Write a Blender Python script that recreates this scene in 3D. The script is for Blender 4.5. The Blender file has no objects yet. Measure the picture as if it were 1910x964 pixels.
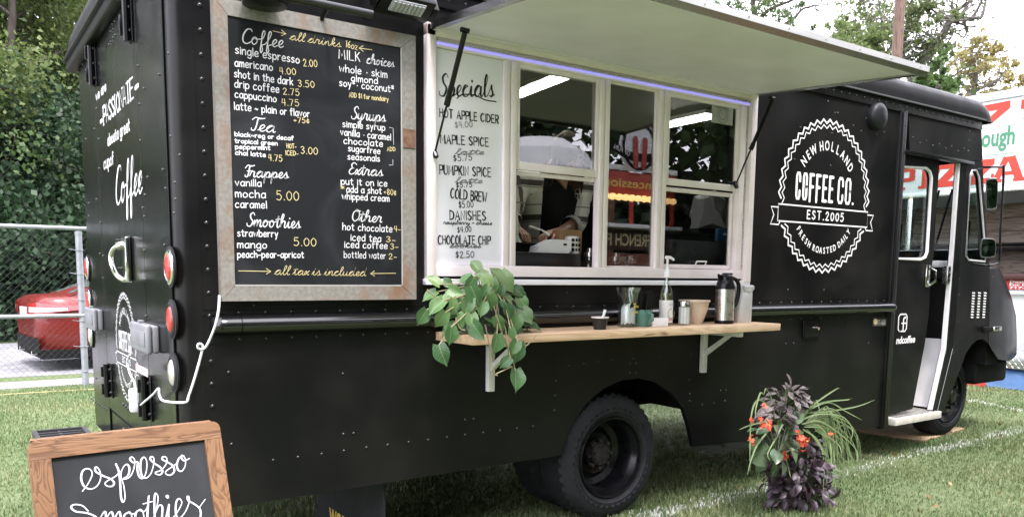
import bpy, bmesh, math, random
import numpy as np
from mathutils import Vector as V, Matrix

random.seed(11)
rng = np.random.default_rng(11)
SC = bpy.context.scene
COL = SC.collection
PI = math.pi

# ------------------------------------------------------------------ camera
CAM = V((0.0, -3.6, 1.5))
YAW, PITCH, ROLL = math.radians(34.9655), math.radians(6.5516), math.radians(-0.602)
FPX, CX, CY = 1506.2, 955.0, 684.7                     # focal length and principal point in photograph pixels
_f = V((math.sin(YAW) * math.cos(PITCH), math.cos(YAW) * math.cos(PITCH), -math.sin(PITCH)))
_r0 = V((math.cos(YAW), -math.sin(YAW), 0))
_d0 = _f.cross(_r0)
_r = _r0 * math.cos(ROLL) + _d0 * math.sin(ROLL)
_d = _d0 * math.cos(ROLL) - _r0 * math.sin(ROLL)
cam_data = bpy.data.cameras.new('camera')
cam = bpy.data.objects.new('camera', cam_data)
COL.objects.link(cam)
m = Matrix((( _r.x, -_d.x, -_f.x, CAM.x), (_r.y, -_d.y, -_f.y, CAM.y), (_r.z, -_d.z, -_f.z, CAM.z), (0, 0, 0, 1)))
cam.matrix_world = m
cam_data.sensor_width = 36
cam_data.lens = FPX / 1910 * 36
cam_data.shift_y = (CY - 482) / 1910
cam_data.clip_start = 0.05
cam_data.clip_end = 2000
SC.camera = cam

# ------------------------------------------------------------------ world, sun, exposure
SUN_EL, SUN_AZ = math.radians(64), math.radians(-100)     # azimuth measured from +X towards +Y
w = bpy.data.worlds.new('World'); SC.world = w; w.use_nodes = True
nt = w.node_tree; nt.nodes.clear()
sky = nt.nodes.new('ShaderNodeTexSky'); sky.sky_type = 'NISHITA'; sky.sun_disc = False
sky.sun_elevation = SUN_EL; sky.sun_rotation = math.radians(90) - SUN_AZ
sky.air_density = 1.0; sky.dust_density = 2.0; sky.ozone_density = 1.0
tc = nt.nodes.new('ShaderNodeTexCoord')
no = nt.nodes.new('ShaderNodeTexNoise'); no.inputs['Scale'].default_value = 2.2; no.inputs['Detail'].default_value = 6
nt.links.new(tc.outputs['Generated'], no.inputs['Vector'])
cr = nt.nodes.new('ShaderNodeValToRGB')
cr.color_ramp.elements[0].position = .3; cr.color_ramp.elements[0].color = (.72, .72, .72, 1)
cr.color_ramp.elements[1].position = .75; cr.color_ramp.elements[1].color = (1, 1, 1, 1)
nt.links.new(no.outputs['Fac'], cr.inputs['Fac'])
mx = nt.nodes.new('ShaderNodeMix'); mx.data_type = 'RGBA'
mx.inputs['B'].default_value = (12.9, 12.5, 13.9, 1)
nt.links.new(cr.outputs['Color'], mx.inputs['Factor']); nt.links.new(sky.outputs['Color'], mx.inputs['A'])
bg = nt.nodes.new('ShaderNodeBackground'); bg.inputs['Strength'].default_value = 0.15
nt.links.new(mx.outputs['Result'], bg.inputs['Color'])
wo = nt.nodes.new('ShaderNodeOutputWorld'); nt.links.new(bg.outputs['Background'], wo.inputs['Surface'])

sun_d = bpy.data.lights.new('sun', 'SUN'); sun_d.energy = 1.5; sun_d.angle = math.radians(10); sun_d.color = (1, .93, .92)
sun = bpy.data.objects.new('sun', sun_d); COL.objects.link(sun)
sd = V((math.cos(SUN_EL) * math.cos(SUN_AZ), math.cos(SUN_EL) * math.sin(SUN_AZ), math.sin(SUN_EL)))
sun.rotation_euler = sd.to_track_quat('Z', 'Y').to_euler(); sun.location = sd * 40
SC.view_settings.view_transform = 'Standard'; SC.view_settings.look = 'None'
SC.view_settings.exposure = 1.66; SC.view_settings.gamma = 1.0
SC.render.engine = 'CYCLES'
try:
    SC.cycles.use_denoising = True
    SC.cycles.max_bounces = 10; SC.cycles.transparent_max_bounces = 24
    SC.cycles.sample_clamp_indirect = 6
except Exception: pass

# ------------------------------------------------------------------ measuring: from a photograph pixel to a point on a real plane
def ray(px, py):
    return _r * ((px - CX) / FPX) + _d * ((py - CY) / FPX) + _f
def S(px, py, y=0.0):
    v = ray(px, py); return CAM + v * ((y - CAM.y) / v.y)
def XP(px, py, x):
    v = ray(px, py); return CAM + v * ((x - CAM.x) / v.x)
def G(px, py, z=0.0):
    v = ray(px, py); return CAM + v * ((z - CAM.z) / v.z)
XR = 0.80                                               # the truck's rear wall
def RR(px, py): return XP(px, py, XR)

class Plane:
    """A flat face in the place: origin, two unit axes; p() gives its own 2D coordinates of a measured point."""
    def __init__(s, o, ex, ey):
        s.o = V(o); s.ex = V(ex).normalized(); s.ey = V(ey).normalized(); s.n = s.ex.cross(s.ey).normalized()
    def p(s, px, py):
        v = ray(px, py); t = (s.o - CAM).dot(s.n) / v.dot(s.n); q = CAM + v * t - s.o
        return np.array((q.dot(s.ex), q.dot(s.ey)))
    def at(s, u, v, lift=0.0): return s.o + s.ex * u + s.ey * v + s.n * lift

# ------------------------------------------------------------------ materials
def _new(name):
    ma = bpy.data.materials.new(name); ma.use_nodes = True
    return ma, ma.node_tree, ma.node_tree.nodes['Principled BSDF']
def rgba(c): return (c[0], c[1], c[2], 1)
def mat(name, c, rough=.5, metal=0, c2=None, ns=6., det=5, lo=.38, hi=.62, bump=0., bs=60., stretch=(1, 1, 1), spec=.5, coat=0,
        rv=0., emit=0., big=0., bigs=1.2, alpha=1., trans=0., ior=1.45, dist=0.):
    ma, t, b = _new(name); L = t.links.new
    b.inputs['Base Color'].default_value = rgba(c); b.inputs['Roughness'].default_value = rough; b.inputs['Metallic'].default_value = metal
    b.inputs['Specular IOR Level'].default_value = spec; b.inputs['Coat Weight'].default_value = coat
    b.inputs['Transmission Weight'].default_value = trans; b.inputs['IOR'].default_value = ior
    tc = t.nodes.new('ShaderNodeTexCoord'); mp = t.nodes.new('ShaderNodeMapping'); mp.inputs['Scale'].default_value = stretch
    L(tc.outputs['Object'], mp.inputs['Vector'])
    if c2 is not None or rv:
        n = t.nodes.new('ShaderNodeTexNoise'); n.inputs['Scale'].default_value = ns; n.inputs['Detail'].default_value = det
        n.inputs['Distortion'].default_value = dist
        L(mp.outputs['Vector'], n.inputs['Vector'])
        if c2 is not None:
            r = t.nodes.new('ShaderNodeValToRGB'); e = r.color_ramp.elements
            e[0].position = lo; e[0].color = rgba(c); e[1].position = hi; e[1].color = rgba(c2)
            L(n.outputs['Fac'], r.inputs['Fac']); L(r.outputs['Color'], b.inputs['Base Color'])
        if rv:
            q = t.nodes.new('ShaderNodeMapRange'); q.inputs['From Min'].default_value = .3; q.inputs['From Max'].default_value = .7
            q.inputs['To Min'].default_value = max(.02, rough - rv); q.inputs['To Max'].default_value = rough + rv
            L(n.outputs['Fac'], q.inputs['Value']); L(q.outputs['Result'], b.inputs['Roughness'])
    last = None
    for s_, sc in ((big, bigs), (bump, bs)):
        if not s_: continue
        n = t.nodes.new('ShaderNodeTexNoise'); n.inputs['Scale'].default_value = sc; n.inputs['Detail'].default_value = 2 if sc == bigs else 4
        L(mp.outputs['Vector'], n.inputs['Vector'])
        bp = t.nodes.new('ShaderNodeBump'); bp.inputs['Strength'].default_value = s_
        bp.inputs['Distance'].default_value = .05 if sc == bigs else .01
        L(n.outputs['Fac'], bp.inputs['Height'])
        if last: L(last.outputs['Normal'], bp.inputs['Normal'])
        last = bp
    if last: L(last.outputs['Normal'], b.inputs['Normal'])
    if emit:
        b.inputs['Emission Color'].default_value = rgba(c); b.inputs['Emission Strength'].default_value = emit
    return ma
def wood(name, c, c2, axis=0, scale=14., rough=.5, knots=0.):
    ma, t, b = _new(name); L = t.links.new
    tc = t.nodes.new('ShaderNodeTexCoord'); mp = t.nodes.new('ShaderNodeMapping')
    s = [1, 1, 1]; s[axis] = .09; mp.inputs['Scale'].default_value = s
    L(tc.outputs['Object'], mp.inputs['Vector'])
    n = t.nodes.new('ShaderNodeTexNoise'); n.inputs['Scale'].default_value = scale; n.inputs['Detail'].default_value = 3; n.inputs['Distortion'].default_value = .8
    L(mp.outputs['Vector'], n.inputs['Vector'])
    mu = t.nodes.new('ShaderNodeMath'); mu.operation = 'MULTIPLY'; mu.inputs[1].default_value = 9.
    L(n.outputs['Fac'], mu.inputs[0])
    fr = t.nodes.new('ShaderNodeMath'); fr.operation = 'PINGPONG'; fr.inputs[1].default_value = .5
    L(mu.outputs[0], fr.inputs[0])
    r = t.nodes.new('ShaderNodeValToRGB'); e = r.color_ramp.elements
    e[0].position = .03; e[0].color = rgba(c2); e[1].position = .28; e[1].color = rgba(c)
    L(fr.outputs[0], r.inputs['Fac'])
    n2 = t.nodes.new('ShaderNodeTexNoise'); n2.inputs['Scale'].default_value = 5; n2.inputs['Detail'].default_value = 6
    L(mp.outputs['Vector'], n2.inputs['Vector'])
    m2 = t.nodes.new('ShaderNodeMix'); m2.data_type = 'RGBA'; m2.blend_type = 'MULTIPLY'; m2.inputs['Factor'].default_value = .55
    r2 = t.nodes.new('ShaderNodeValToRGB'); r2.color_ramp.elements[0].position = .35; r2.color_ramp.elements[0].color = (.62, .52, .45, 1)
    r2.color_ramp.elements[1].position = .6
    L(n2.outputs['Fac'], r2.inputs['Fac']); L(r.outputs['Color'], m2.inputs['A']); L(r2.outputs['Color'], m2.inputs['B'])
    out = m2.outputs['Result']
    if knots:
        vo = t.nodes.new('ShaderNodeTexNoise'); vo.inputs['Scale'].default_value = 6.; vo.inputs['Detail'].default_value = 3
        mk = t.nodes.new('ShaderNodeMapping'); mk.inputs['Scale'].default_value = (.55, 1.6, 3.5); L(tc.outputs['Object'], mk.inputs['Vector']); L(mk.outputs['Vector'], vo.inputs['Vector'])
        r3 = t.nodes.new('ShaderNodeValToRGB'); r3.color_ramp.elements[0].position = .66; r3.color_ramp.elements[0].color = (1, 1, 1, 1)
        r3.color_ramp.elements[1].position = .74; r3.color_ramp.elements[1].color = (.16, .09, .05, 1)
        L(vo.outputs['Fac'], r3.inputs['Fac'])
        m3 = t.nodes.new('ShaderNodeMix'); m3.data_type = 'RGBA'; m3.blend_type = 'MULTIPLY'; m3.inputs['Factor'].default_value = knots
        L(out, m3.inputs['A']); L(r3.outputs['Color'], m3.inputs['B']); out = m3.outputs['Result']
    L(out, b.inputs['Base Color'])
    b.inputs['Roughness'].default_value = rough
    bp = t.nodes.new('ShaderNodeBump'); bp.inputs['Strength'].default_value = .25; bp.inputs['Distance'].default_value = .004
    L(fr.outputs[0], bp.inputs['Height']); L(bp.outputs['Normal'], b.inputs['Normal'])
    return ma
def leafmat(name, cols, trans=.35, rough=.5, spec=.4):
    """Foliage: a colour of its own for every leaf, light passing through the blade."""
    ma, t, b = _new(name); L = t.links.new
    g = t.nodes.new('ShaderNodeNewGeometry'); r = t.nodes.new('ShaderNodeValToRGB')
    while len(r.color_ramp.elements) < len(cols): r.color_ramp.elements.new(.5)
    for i, c in enumerate(cols):
        r.color_ramp.elements[i].position = i / (len(cols) - 1); r.color_ramp.elements[i].color = rgba(c)
    L(g.outputs['Random Per Island'], r.inputs['Fac']); L(r.outputs['Color'], b.inputs['Base Color'])
    b.inputs['Roughness'].default_value = rough; b.inputs['Specular IOR Level'].default_value = spec
    tr = t.nodes.new('ShaderNodeBsdfTranslucent'); L(r.outputs['Color'], tr.inputs['Color'])
    mi = t.nodes.new('ShaderNodeMixShader'); mi.inputs['Fac'].default_value = trans
    L(b.outputs['BSDF'], mi.inputs[1]); L(tr.outputs['BSDF'], mi.inputs[2])
    L(mi.outputs['Shader'], t.nodes['Material Output'].inputs['Surface'])
    return ma
def grassmat(name, cols, trans=.3):
    """grass: a colour per blade, over patches of richer and drier turf"""
    ma = leafmat(name, cols, trans, .55, .3); t = ma.node_tree; L = t.links.new
    r = [n for n in t.nodes if n.type == 'VALTORGB'][0]; tc = t.nodes.new('ShaderNodeTexCoord')
    n = t.nodes.new('ShaderNodeTexNoise'); n.inputs['Scale'].default_value = .9; n.inputs['Detail'].default_value = 5; L(tc.outputs['Object'], n.inputs['Vector'])
    q = t.nodes.new('ShaderNodeValToRGB'); e = q.color_ramp.elements; e[0].position = .32; e[0].color = (.62, .78, .60, 1); e[1].position = .68; e[1].color = (1.25, 1.12, 1.05, 1); L(n.outputs['Fac'], q.inputs['Fac'])
    m = t.nodes.new('ShaderNodeMix'); m.data_type = 'RGBA'; m.blend_type = 'MULTIPLY'; m.inputs['Factor'].default_value = 1; L(r.outputs['Color'], m.inputs['A']); L(q.outputs['Color'], m.inputs['B'])
    for nd in t.nodes:
        if nd.type == 'BSDF_PRINCIPLED': L(m.outputs['Result'], nd.inputs['Base Color'])
        if nd.type == 'BSDF_TRANSLUCENT': L(m.outputs['Result'], nd.inputs['Color'])
    return ma
def glassmat(name, tint=(.9, .93, .92), ior=1.9, rough=.0, extra=0.):
    """Thin pane: mirrors by Fresnel, lets the rest through."""
    ma, t, b = _new(name); L = t.links.new; t.nodes.remove(b)
    gl = t.nodes.new('ShaderNodeBsdfGlossy'); gl.inputs['Roughness'].default_value = rough
    tr = t.nodes.new('ShaderNodeBsdfTransparent'); tr.inputs['Color'].default_value = rgba(tint)
    fr = t.nodes.new('ShaderNodeFresnel'); ge = t.nodes.new('ShaderNodeNewGeometry'); io = t.nodes.new('ShaderNodeMapRange'); io.inputs['To Min'].default_value = ior; io.inputs['To Max'].default_value = 1 / ior
    L(ge.outputs['Backfacing'], io.inputs['Value']); L(io.outputs['Result'], fr.inputs['IOR'])
    ad = t.nodes.new('ShaderNodeMath'); ad.operation = 'ADD'; ad.inputs[1].default_value = extra; L(fr.outputs[0], ad.inputs[0])
    mi = t.nodes.new('ShaderNodeMixShader'); L(ad.outputs[0], mi.inputs['Fac']); L(tr.outputs[0], mi.inputs[1]); L(gl.outputs[0], mi.inputs[2])
    L(mi.outputs[0], t.nodes['Material Output'].inputs['Surface'])
    return ma

# ------------------------------------------------------------------ mesh building
class MB:
    def __init__(s): s.v = []; s.f = []
    def add(s, vs, fs):
        o = len(s.v); s.v += [tuple(x) for x in vs]; s.f += [tuple(i + o for i in f) for f in fs]; return s
    def box(s, lo, hi, bev=0., seg=2, M=None):
        lo, hi = V(lo), V(hi)
        c = (lo + hi) / 2; d = hi - lo
        if not bev:
            vs = [V((x, y, z)) for x in (lo.x, hi.x) for y in (lo.y, hi.y) for z in (lo.z, hi.z)]
            fs = [(0, 1, 3, 2), (4, 6, 7, 5), (0, 4, 5, 1), (2, 3, 7, 6), (0, 2, 6, 4), (1, 5, 7, 3)]
        else:
            bm = bmesh.new(); bmesh.ops.create_cube(bm, size=1.)
            for q in bm.verts: q.co = V((q.co.x * d.x, q.co.y * d.y, q.co.z * d.z)) + c
            bmesh.ops.bevel(bm, geom=list(bm.edges), offset=min(bev, min(abs(d.x), abs(d.y), abs(d.z)) * .49), segments=seg, profile=.5, affect='EDGES')
            bm.verts.index_update(); vs = [q.co.copy() for q in bm.verts]; fs = [[q.index for q in f.verts] for f in bm.faces]; bm.free()
        if M is not None: vs = [M @ q for q in vs]
        return s.add(vs, fs)
    def prism(s, pts, depth, bev=0.):
        """pts: 3D outline; depth: vector; faces front, back and sides."""
        n = len(pts); pts = [V(p) for p in pts]; depth = V(depth)
        vs = pts + [p + depth for p in pts]
        fs = [tuple(range(n)), tuple(range(2 * n - 1, n - 1, -1))]
        for i in range(n):
            j = (i + 1) % n; fs.append((i, i + n, j + n, j))
        return s.add(vs, fs)
    def plate(s, loops, depth):
        """A plate with holes: the first loop is the outline, the others are the openings (lists of 3D points)."""
        from mathutils.geometry import tessellate_polygon
        loops = [[V(p) for p in l] for l in loops]
        flat = [p for l in loops for p in l]; n = len(flat); depth = V(depth)
        tri = tessellate_polygon(loops)
        fs = [tuple(t) for t in tri] + [tuple(i + n for i in reversed(t)) for t in tri]
        k = 0
        for l in loops:
            for i in range(len(l)):
                a, b = k + i, k + (i + 1) % len(l); fs.append((a, a + n, b + n, b))
            k += len(l)
        return s.add(flat + [p + depth for p in flat], fs)
    def tube(s, pts, r, n=8, caps=True, closed=False):
        pts = [V(p) for p in pts]; N = len(pts); rs = r if isinstance(r, (list, tuple)) else [r] * N
        vs = []; fs = []; up = None
        for i, p in enumerate(pts):
            a = pts[i - 1] if (i or closed) else p; b = pts[(i + 1) % N] if (i < N - 1 or closed) else p
            t = (b - a); t = t.normalized() if t.length > 1e-9 else V((0, 0, 1))
            if up is None:
                up = V((0, 0, 1)) if abs(t.z) < .9 else V((1, 0, 0))
            x = up - t * up.dot(t); x = x.normalized() if x.length > 1e-6 else t.orthogonal().normalized(); up = x; y = t.cross(x)
            for k in range(n):
                q = 2 * PI * k / n; vs.append(p + (x * math.cos(q) + y * math.sin(q)) * rs[i])
        M_ = N if closed else N - 1
        for i in range(M_):
            for k in range(n):
                a = i * n + k; b = i * n + (k + 1) % n; c = ((i + 1) % N) * n + (k + 1) % n; d = ((i + 1) % N) * n + k
                fs.append((a, b, c, d))
        if caps and not closed:
            fs.append(tuple(reversed(range(n)))); fs.append(tuple(range((N - 1) * n, N * n)))
        return s.add(vs, fs)
    def lathe(s, prof, o=(0, 0, 0), n=24, M=None, a0=0., a1=2 * PI, cap=False):
        """prof: (radius, height) pairs, turned about the local Z axis at o (M turns it afterwards)."""
        full = abs(a1 - a0 - 2 * PI) < 1e-6; N = n if full else n + 1
        vs = []; fs = []
        for r, z in prof:
            for k in range(N):
                a = a0 + (a1 - a0) * k / n; q = V((r * math.cos(a), r * math.sin(a), z)); q = M @ q if M is not None else q
                vs.append(q + V(o))
        for i in range(len(prof) - 1):
            for k in range(n):
                k2 = (k + 1) % N; fs.append((i * N + k, i * N + k2, (i + 1) * N + k2, (i + 1) * N + k))
        if full and cap:
            if prof[0][0] > 1e-6: fs.append(tuple(reversed(range(N))))
            if prof[-1][0] > 1e-6: fs.append(tuple(range((len(prof) - 1) * N, len(prof) * N)))
        return s.add(vs, fs)
    def rivet(s, p, n, r=.008, h=.004):
        p, n = V(p), V(n).normalized(); x = n.orthogonal().normalized(); y = n.cross(x); vs = []; k = 6
        for rr, hh in ((1, 0), (.75, .7)):
            for i in range(k):
                a = 2 * PI * i / k; vs.append(p + (x * math.cos(a) + y * math.sin(a)) * r * rr + n * h * hh)
        vs.append(p + n * h)
        fs = [(i, (i + 1) % k, k + (i + 1) % k, k + i) for i in range(k)] + [(k + i, k + (i + 1) % k, 2 * k) for i in range(k)]
        return s.add(vs, fs)
    def grid(s, rows):
        """rows of 3D points, all the same length, joined as a sheet"""
        n = len(rows[0]); vs = [p for r in rows for p in r]; fs = []
        for i in range(len(rows) - 1):
            for k in range(n - 1): fs.append((i * n + k, i * n + k + 1, (i + 1) * n + k + 1, (i + 1) * n + k))
        return s.add(vs, fs)

WL = {}
def obj(name, mb, ma, parent=None, loc=None, smooth=35, label=None, kind=None):
    base = WL[parent.name] if parent is not None else V(loc if loc is not None else (0, 0, 0))
    me = bpy.data.meshes.new(name)
    me.from_pydata([(x - base.x, y - base.y, z - base.z) for x, y, z in mb.v], [], mb.f); me.update()
    if smooth:
        bm = bmesh.new(); bm.from_mesh(me); bmesh.ops.recalc_face_normals(bm, faces=bm.faces); bm.to_mesh(me); bm.free()
        me.shade_smooth(); me.set_sharp_from_angle(angle=math.radians(smooth))
    me.materials.append(ma)
    o = bpy.data.objects.new(name, me); COL.objects.link(o)
    if parent is not None: o.parent = parent
    else: o.location = base
    WL[o.name] = base.copy()
    if label: o['label'] = label
    if kind: o['kind'] = kind
    return o
def raw(name, verts, faces, ma, parent=None, loc=None, kind=None, smooth=False):
    """numpy arrays straight into a mesh: verts (n,3), faces (m,k) all with k corners"""
    base = WL[parent.name] if parent is not None else V(loc if loc is not None else (0, 0, 0))
    verts = np.asarray(verts, np.float32) - np.array(base, np.float32); faces = np.asarray(faces, np.int32); k = faces.shape[1]
    me = bpy.data.meshes.new(name); me.vertices.add(len(verts)); me.vertices.foreach_set('co', verts.ravel())
    me.loops.add(faces.size); me.loops.foreach_set('vertex_index', faces.ravel())
    me.polygons.add(len(faces)); me.polygons.foreach_set('loop_start', np.arange(0, faces.size, k, dtype=np.int32))
    me.update(calc_edges=True)
    if smooth: me.shade_smooth()
    me.materials.append(ma)
    o = bpy.data.objects.new(name, me); COL.objects.link(o)
    if parent is not None: o.parent = parent
    else: o.location = base
    WL[o.name] = base.copy()
    if kind: o['kind'] = kind
    return o
def thing(name, label, cat, loc, group=None):
    o = bpy.data.objects.new(name, None); COL.objects.link(o); o.location = loc; o.empty_display_size = .1
    o['label'] = label; o['category'] = cat
    if group: o['group'] = group
    WL[o.name] = V(loc); return o
def tag(o, label, cat, group=None):
    o['label'] = label; o['category'] = cat
    if group: o['group'] = group
    return o
def smoothpts(p, k=6, closed=False):
    """Catmull-Rom through the points"""
    p = [np.array(q, float) for q in p]
    if len(p) < 3: return p
    e = [p[-1]] + p + [p[0], p[1]] if closed else [2 * p[0] - p[1]] + p + [2 * p[-1] - p[-2]]
    out = []
    for i in range(1, len(e) - 2):
        a, b, c, d = e[i - 1:i + 3]
        for j in range(k):
            t = j / k; out.append(.5 * ((2 * b) + (c - a) * t + (2 * a - 5 * b + 4 * c - d) * t * t + (3 * b - a - 3 * c + d) * t ** 3))
    if not closed: out.append(p[-1])
    return out

# ------------------------------------------------------------------ writing
PRINT = {
 'a': "~.7,.85 .35,1 .03,.6 .1,.1 .4,0 .7,.35;.7,1 .7,0", 'b': "0,1.8 0,0;~0,.6 .35,1 .7,.7 .65,.15 .3,0 0,.3", 'c': "~.65,.85 .35,1 .03,.6 .1,.1 .4,0 .68,.15",
 'd': "~.7,.7 .35,1 .03,.6 .1,.1 .4,0 .7,.3;.7,1.8 .7,0", 'e': "~.05,.5 .65,.55 .6,.9 .3,1 .03,.6 .1,.1 .4,0 .68,.15", 'f': "~.55,1.6 .35,1.8 .2,1.5 .2,0;0,1 .5,1",
 'g': "~.7,.85 .35,1 .03,.6 .1,.1 .4,0 .7,.35;~.7,1 .7,-.4 .45,-.75 .05,-.55", 'h': "0,1.8 0,0;~0,.6 .35,1 .62,.8 .65,0", 'i': ".05,1 .05,0;.05,1.45 .05,1.38",
 'k': "0,1.8 0,0;.6,1 0,.4;.2,.55 .65,0", 'l': ".05,1.8 .05,0", 'm': "0,1 0,0;~0,.6 .25,1 .45,.8 .45,0;~.45,.6 .7,1 .9,.8 .9,0", 'n': "0,1 0,0;~0,.6 .35,1 .62,.8 .65,0",
 'o': "~.35,1 .03,.6 .1,.1 .35,0 .65,.2 .7,.7 .35,1", 'p': "0,1 0,-.75;~0,.6 .35,1 .7,.7 .65,.15 .3,0 0,.3", 'r': "0,1 0,0;~0,.55 .25,.95 .5,.95",
 's': "~.55,.85 .3,1 .05,.75 .3,.5 .58,.25 .3,0 0,.12", 't': "~.25,1.6 .25,.2 .4,0 .55,.1;0,1.05 .55,1.05", 'u': "~0,1 0,.3 .3,0 .62,.3 .65,1;.65,1 .65,0", 'v': "0,1 .32,0 .65,1",
 'w': "0,1 .22,0 .45,.8 .68,0 .9,1", 'x': "0,1 .6,0;.6,1 0,0", 'y': "0,1 .33,.1;.65,1 .15,-.75", 'z': "0,1 .6,1 0,0 .6,0",
 '0': "~.35,1.7 .02,1.1 .08,.3 .35,0 .65,.4 .68,1.2 .35,1.7", '1': ".05,1.4 .25,1.7 .25,0", '2': "~.03,1.3 .3,1.7 .62,1.4 .5,.9 .05,.05;.05,.02 .7,.02",
 '3': "~.05,1.5 .35,1.7 .62,1.35 .3,.9;~.3,.9 .68,.55 .35,0 .02,.2", '4': ".15,1.7 0,.7 .65,.7;.5,1.7 .5,0", '5': ".6,1.7 .1,1.7 .08,1;~.08,1 .4,1.1 .68,.6 .4,0 0,.15",
 '6': "~.55,1.65 .15,1 .05,.4 .35,0 .65,.35 .4,.85 .08,.5", '7': "0,1.7 .65,1.7 .2,0", '8': "~.35,.9 .05,1.35 .35,1.7 .62,1.35 .35,.9 .03,.4 .35,0 .66,.4 .35,.9", '9': "~.6,1.2 .3,.8 .05,1.3 .35,1.7 .62,1.2 .5,0",
 '.': ".05,.08 .1,0", '~': "~0,.5 .2,.7 .45,.4 .65,.6", '-': "0,.55 .5,.55", '+': "0,.7 .6,.7;.3,1 .3,.4", '*': "0,.9 .5,1.5;.5,.9 0,1.5;.25,.8 .25,1.6", '·': ".2,.55 .27,.48",
 '$': "~.6,1.35 .3,1.55 .05,1.2 .35,.85 .62,.5 .3,.15 0,.35;.32,1.8 .32,-.1", '¢': "~.55,.95 .3,1.1 .03,.7 .1,.2 .35,.15 .55,.35;.3,1.4 .3,-.1",
 'A': "0,0 .4,1.7 .8,0;.15,.6 .65,.6", 'B': "0,0 0,1.7;~0,1.7 .55,1.5 .5,1 0,.9;~0,.9 .65,.7 .6,.1 0,0", 'C': "~.75,1.45 .4,1.7 .05,1.1 .1,.3 .45,0 .78,.25", 'D': "0,0 0,1.7;~0,1.7 .6,1.4 .75,.8 .55,.2 0,0",
 'E': "0,0 0,1.7;0,1.7 .6,1.7;0,.9 .5,.9;0,0 .62,0", 'F': "0,0 0,1.7 .6,1.7;0,.9 .5,.9", 'H': "0,0 0,1.7;.65,0 .65,1.7;0,.9 .65,.9", 'I': ".05,0 .05,1.7", 'K': "0,0 0,1.7;.6,1.7 0,.7;.2,.95 .65,0",
 'L': "0,1.7 0,0 .6,0", 'M': "0,0 .08,1.7 .45,.5 .82,1.7 .9,0", 'N': "0,0 0,1.7 .65,0 .65,1.7", 'O': "~.4,1.7 .03,1.1 .08,.3 .4,0 .75,.35 .78,1.2 .4,1.7", 'P': "0,0 0,1.7;~0,1.7 .6,1.6 .6,.9 0,.8",
 'R': "0,0 0,1.7;~0,1.7 .6,1.6 .6,.9 0,.8;.25,.8 .65,0", 'S': "~.65,1.45 .35,1.7 .05,1.3 .35,.85 .68,.45 .35,0 0,.25", 'T': "0,1.7 .8,1.7;.4,1.7 .4,0", 'U': "~0,1.7 0,.4 .33,0 .65,.4 .65,1.7",
 'V': "0,1.7 .35,0 .7,1.7", 'W': "0,1.7 .25,0 .5,1.2 .75,0 1,1.7", 'X': "0,0 .65,1.7;0,1.7 .65,0", 'Y': "0,1.7 .35,.85;.7,1.7 .35,.85 .35,0", 'G': "~.75,1.45 .4,1.7 .05,1.1 .1,.3 .45,0 .78,.4;.78,.8 .78,.1;.5,.8 .78,.8"}
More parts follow.
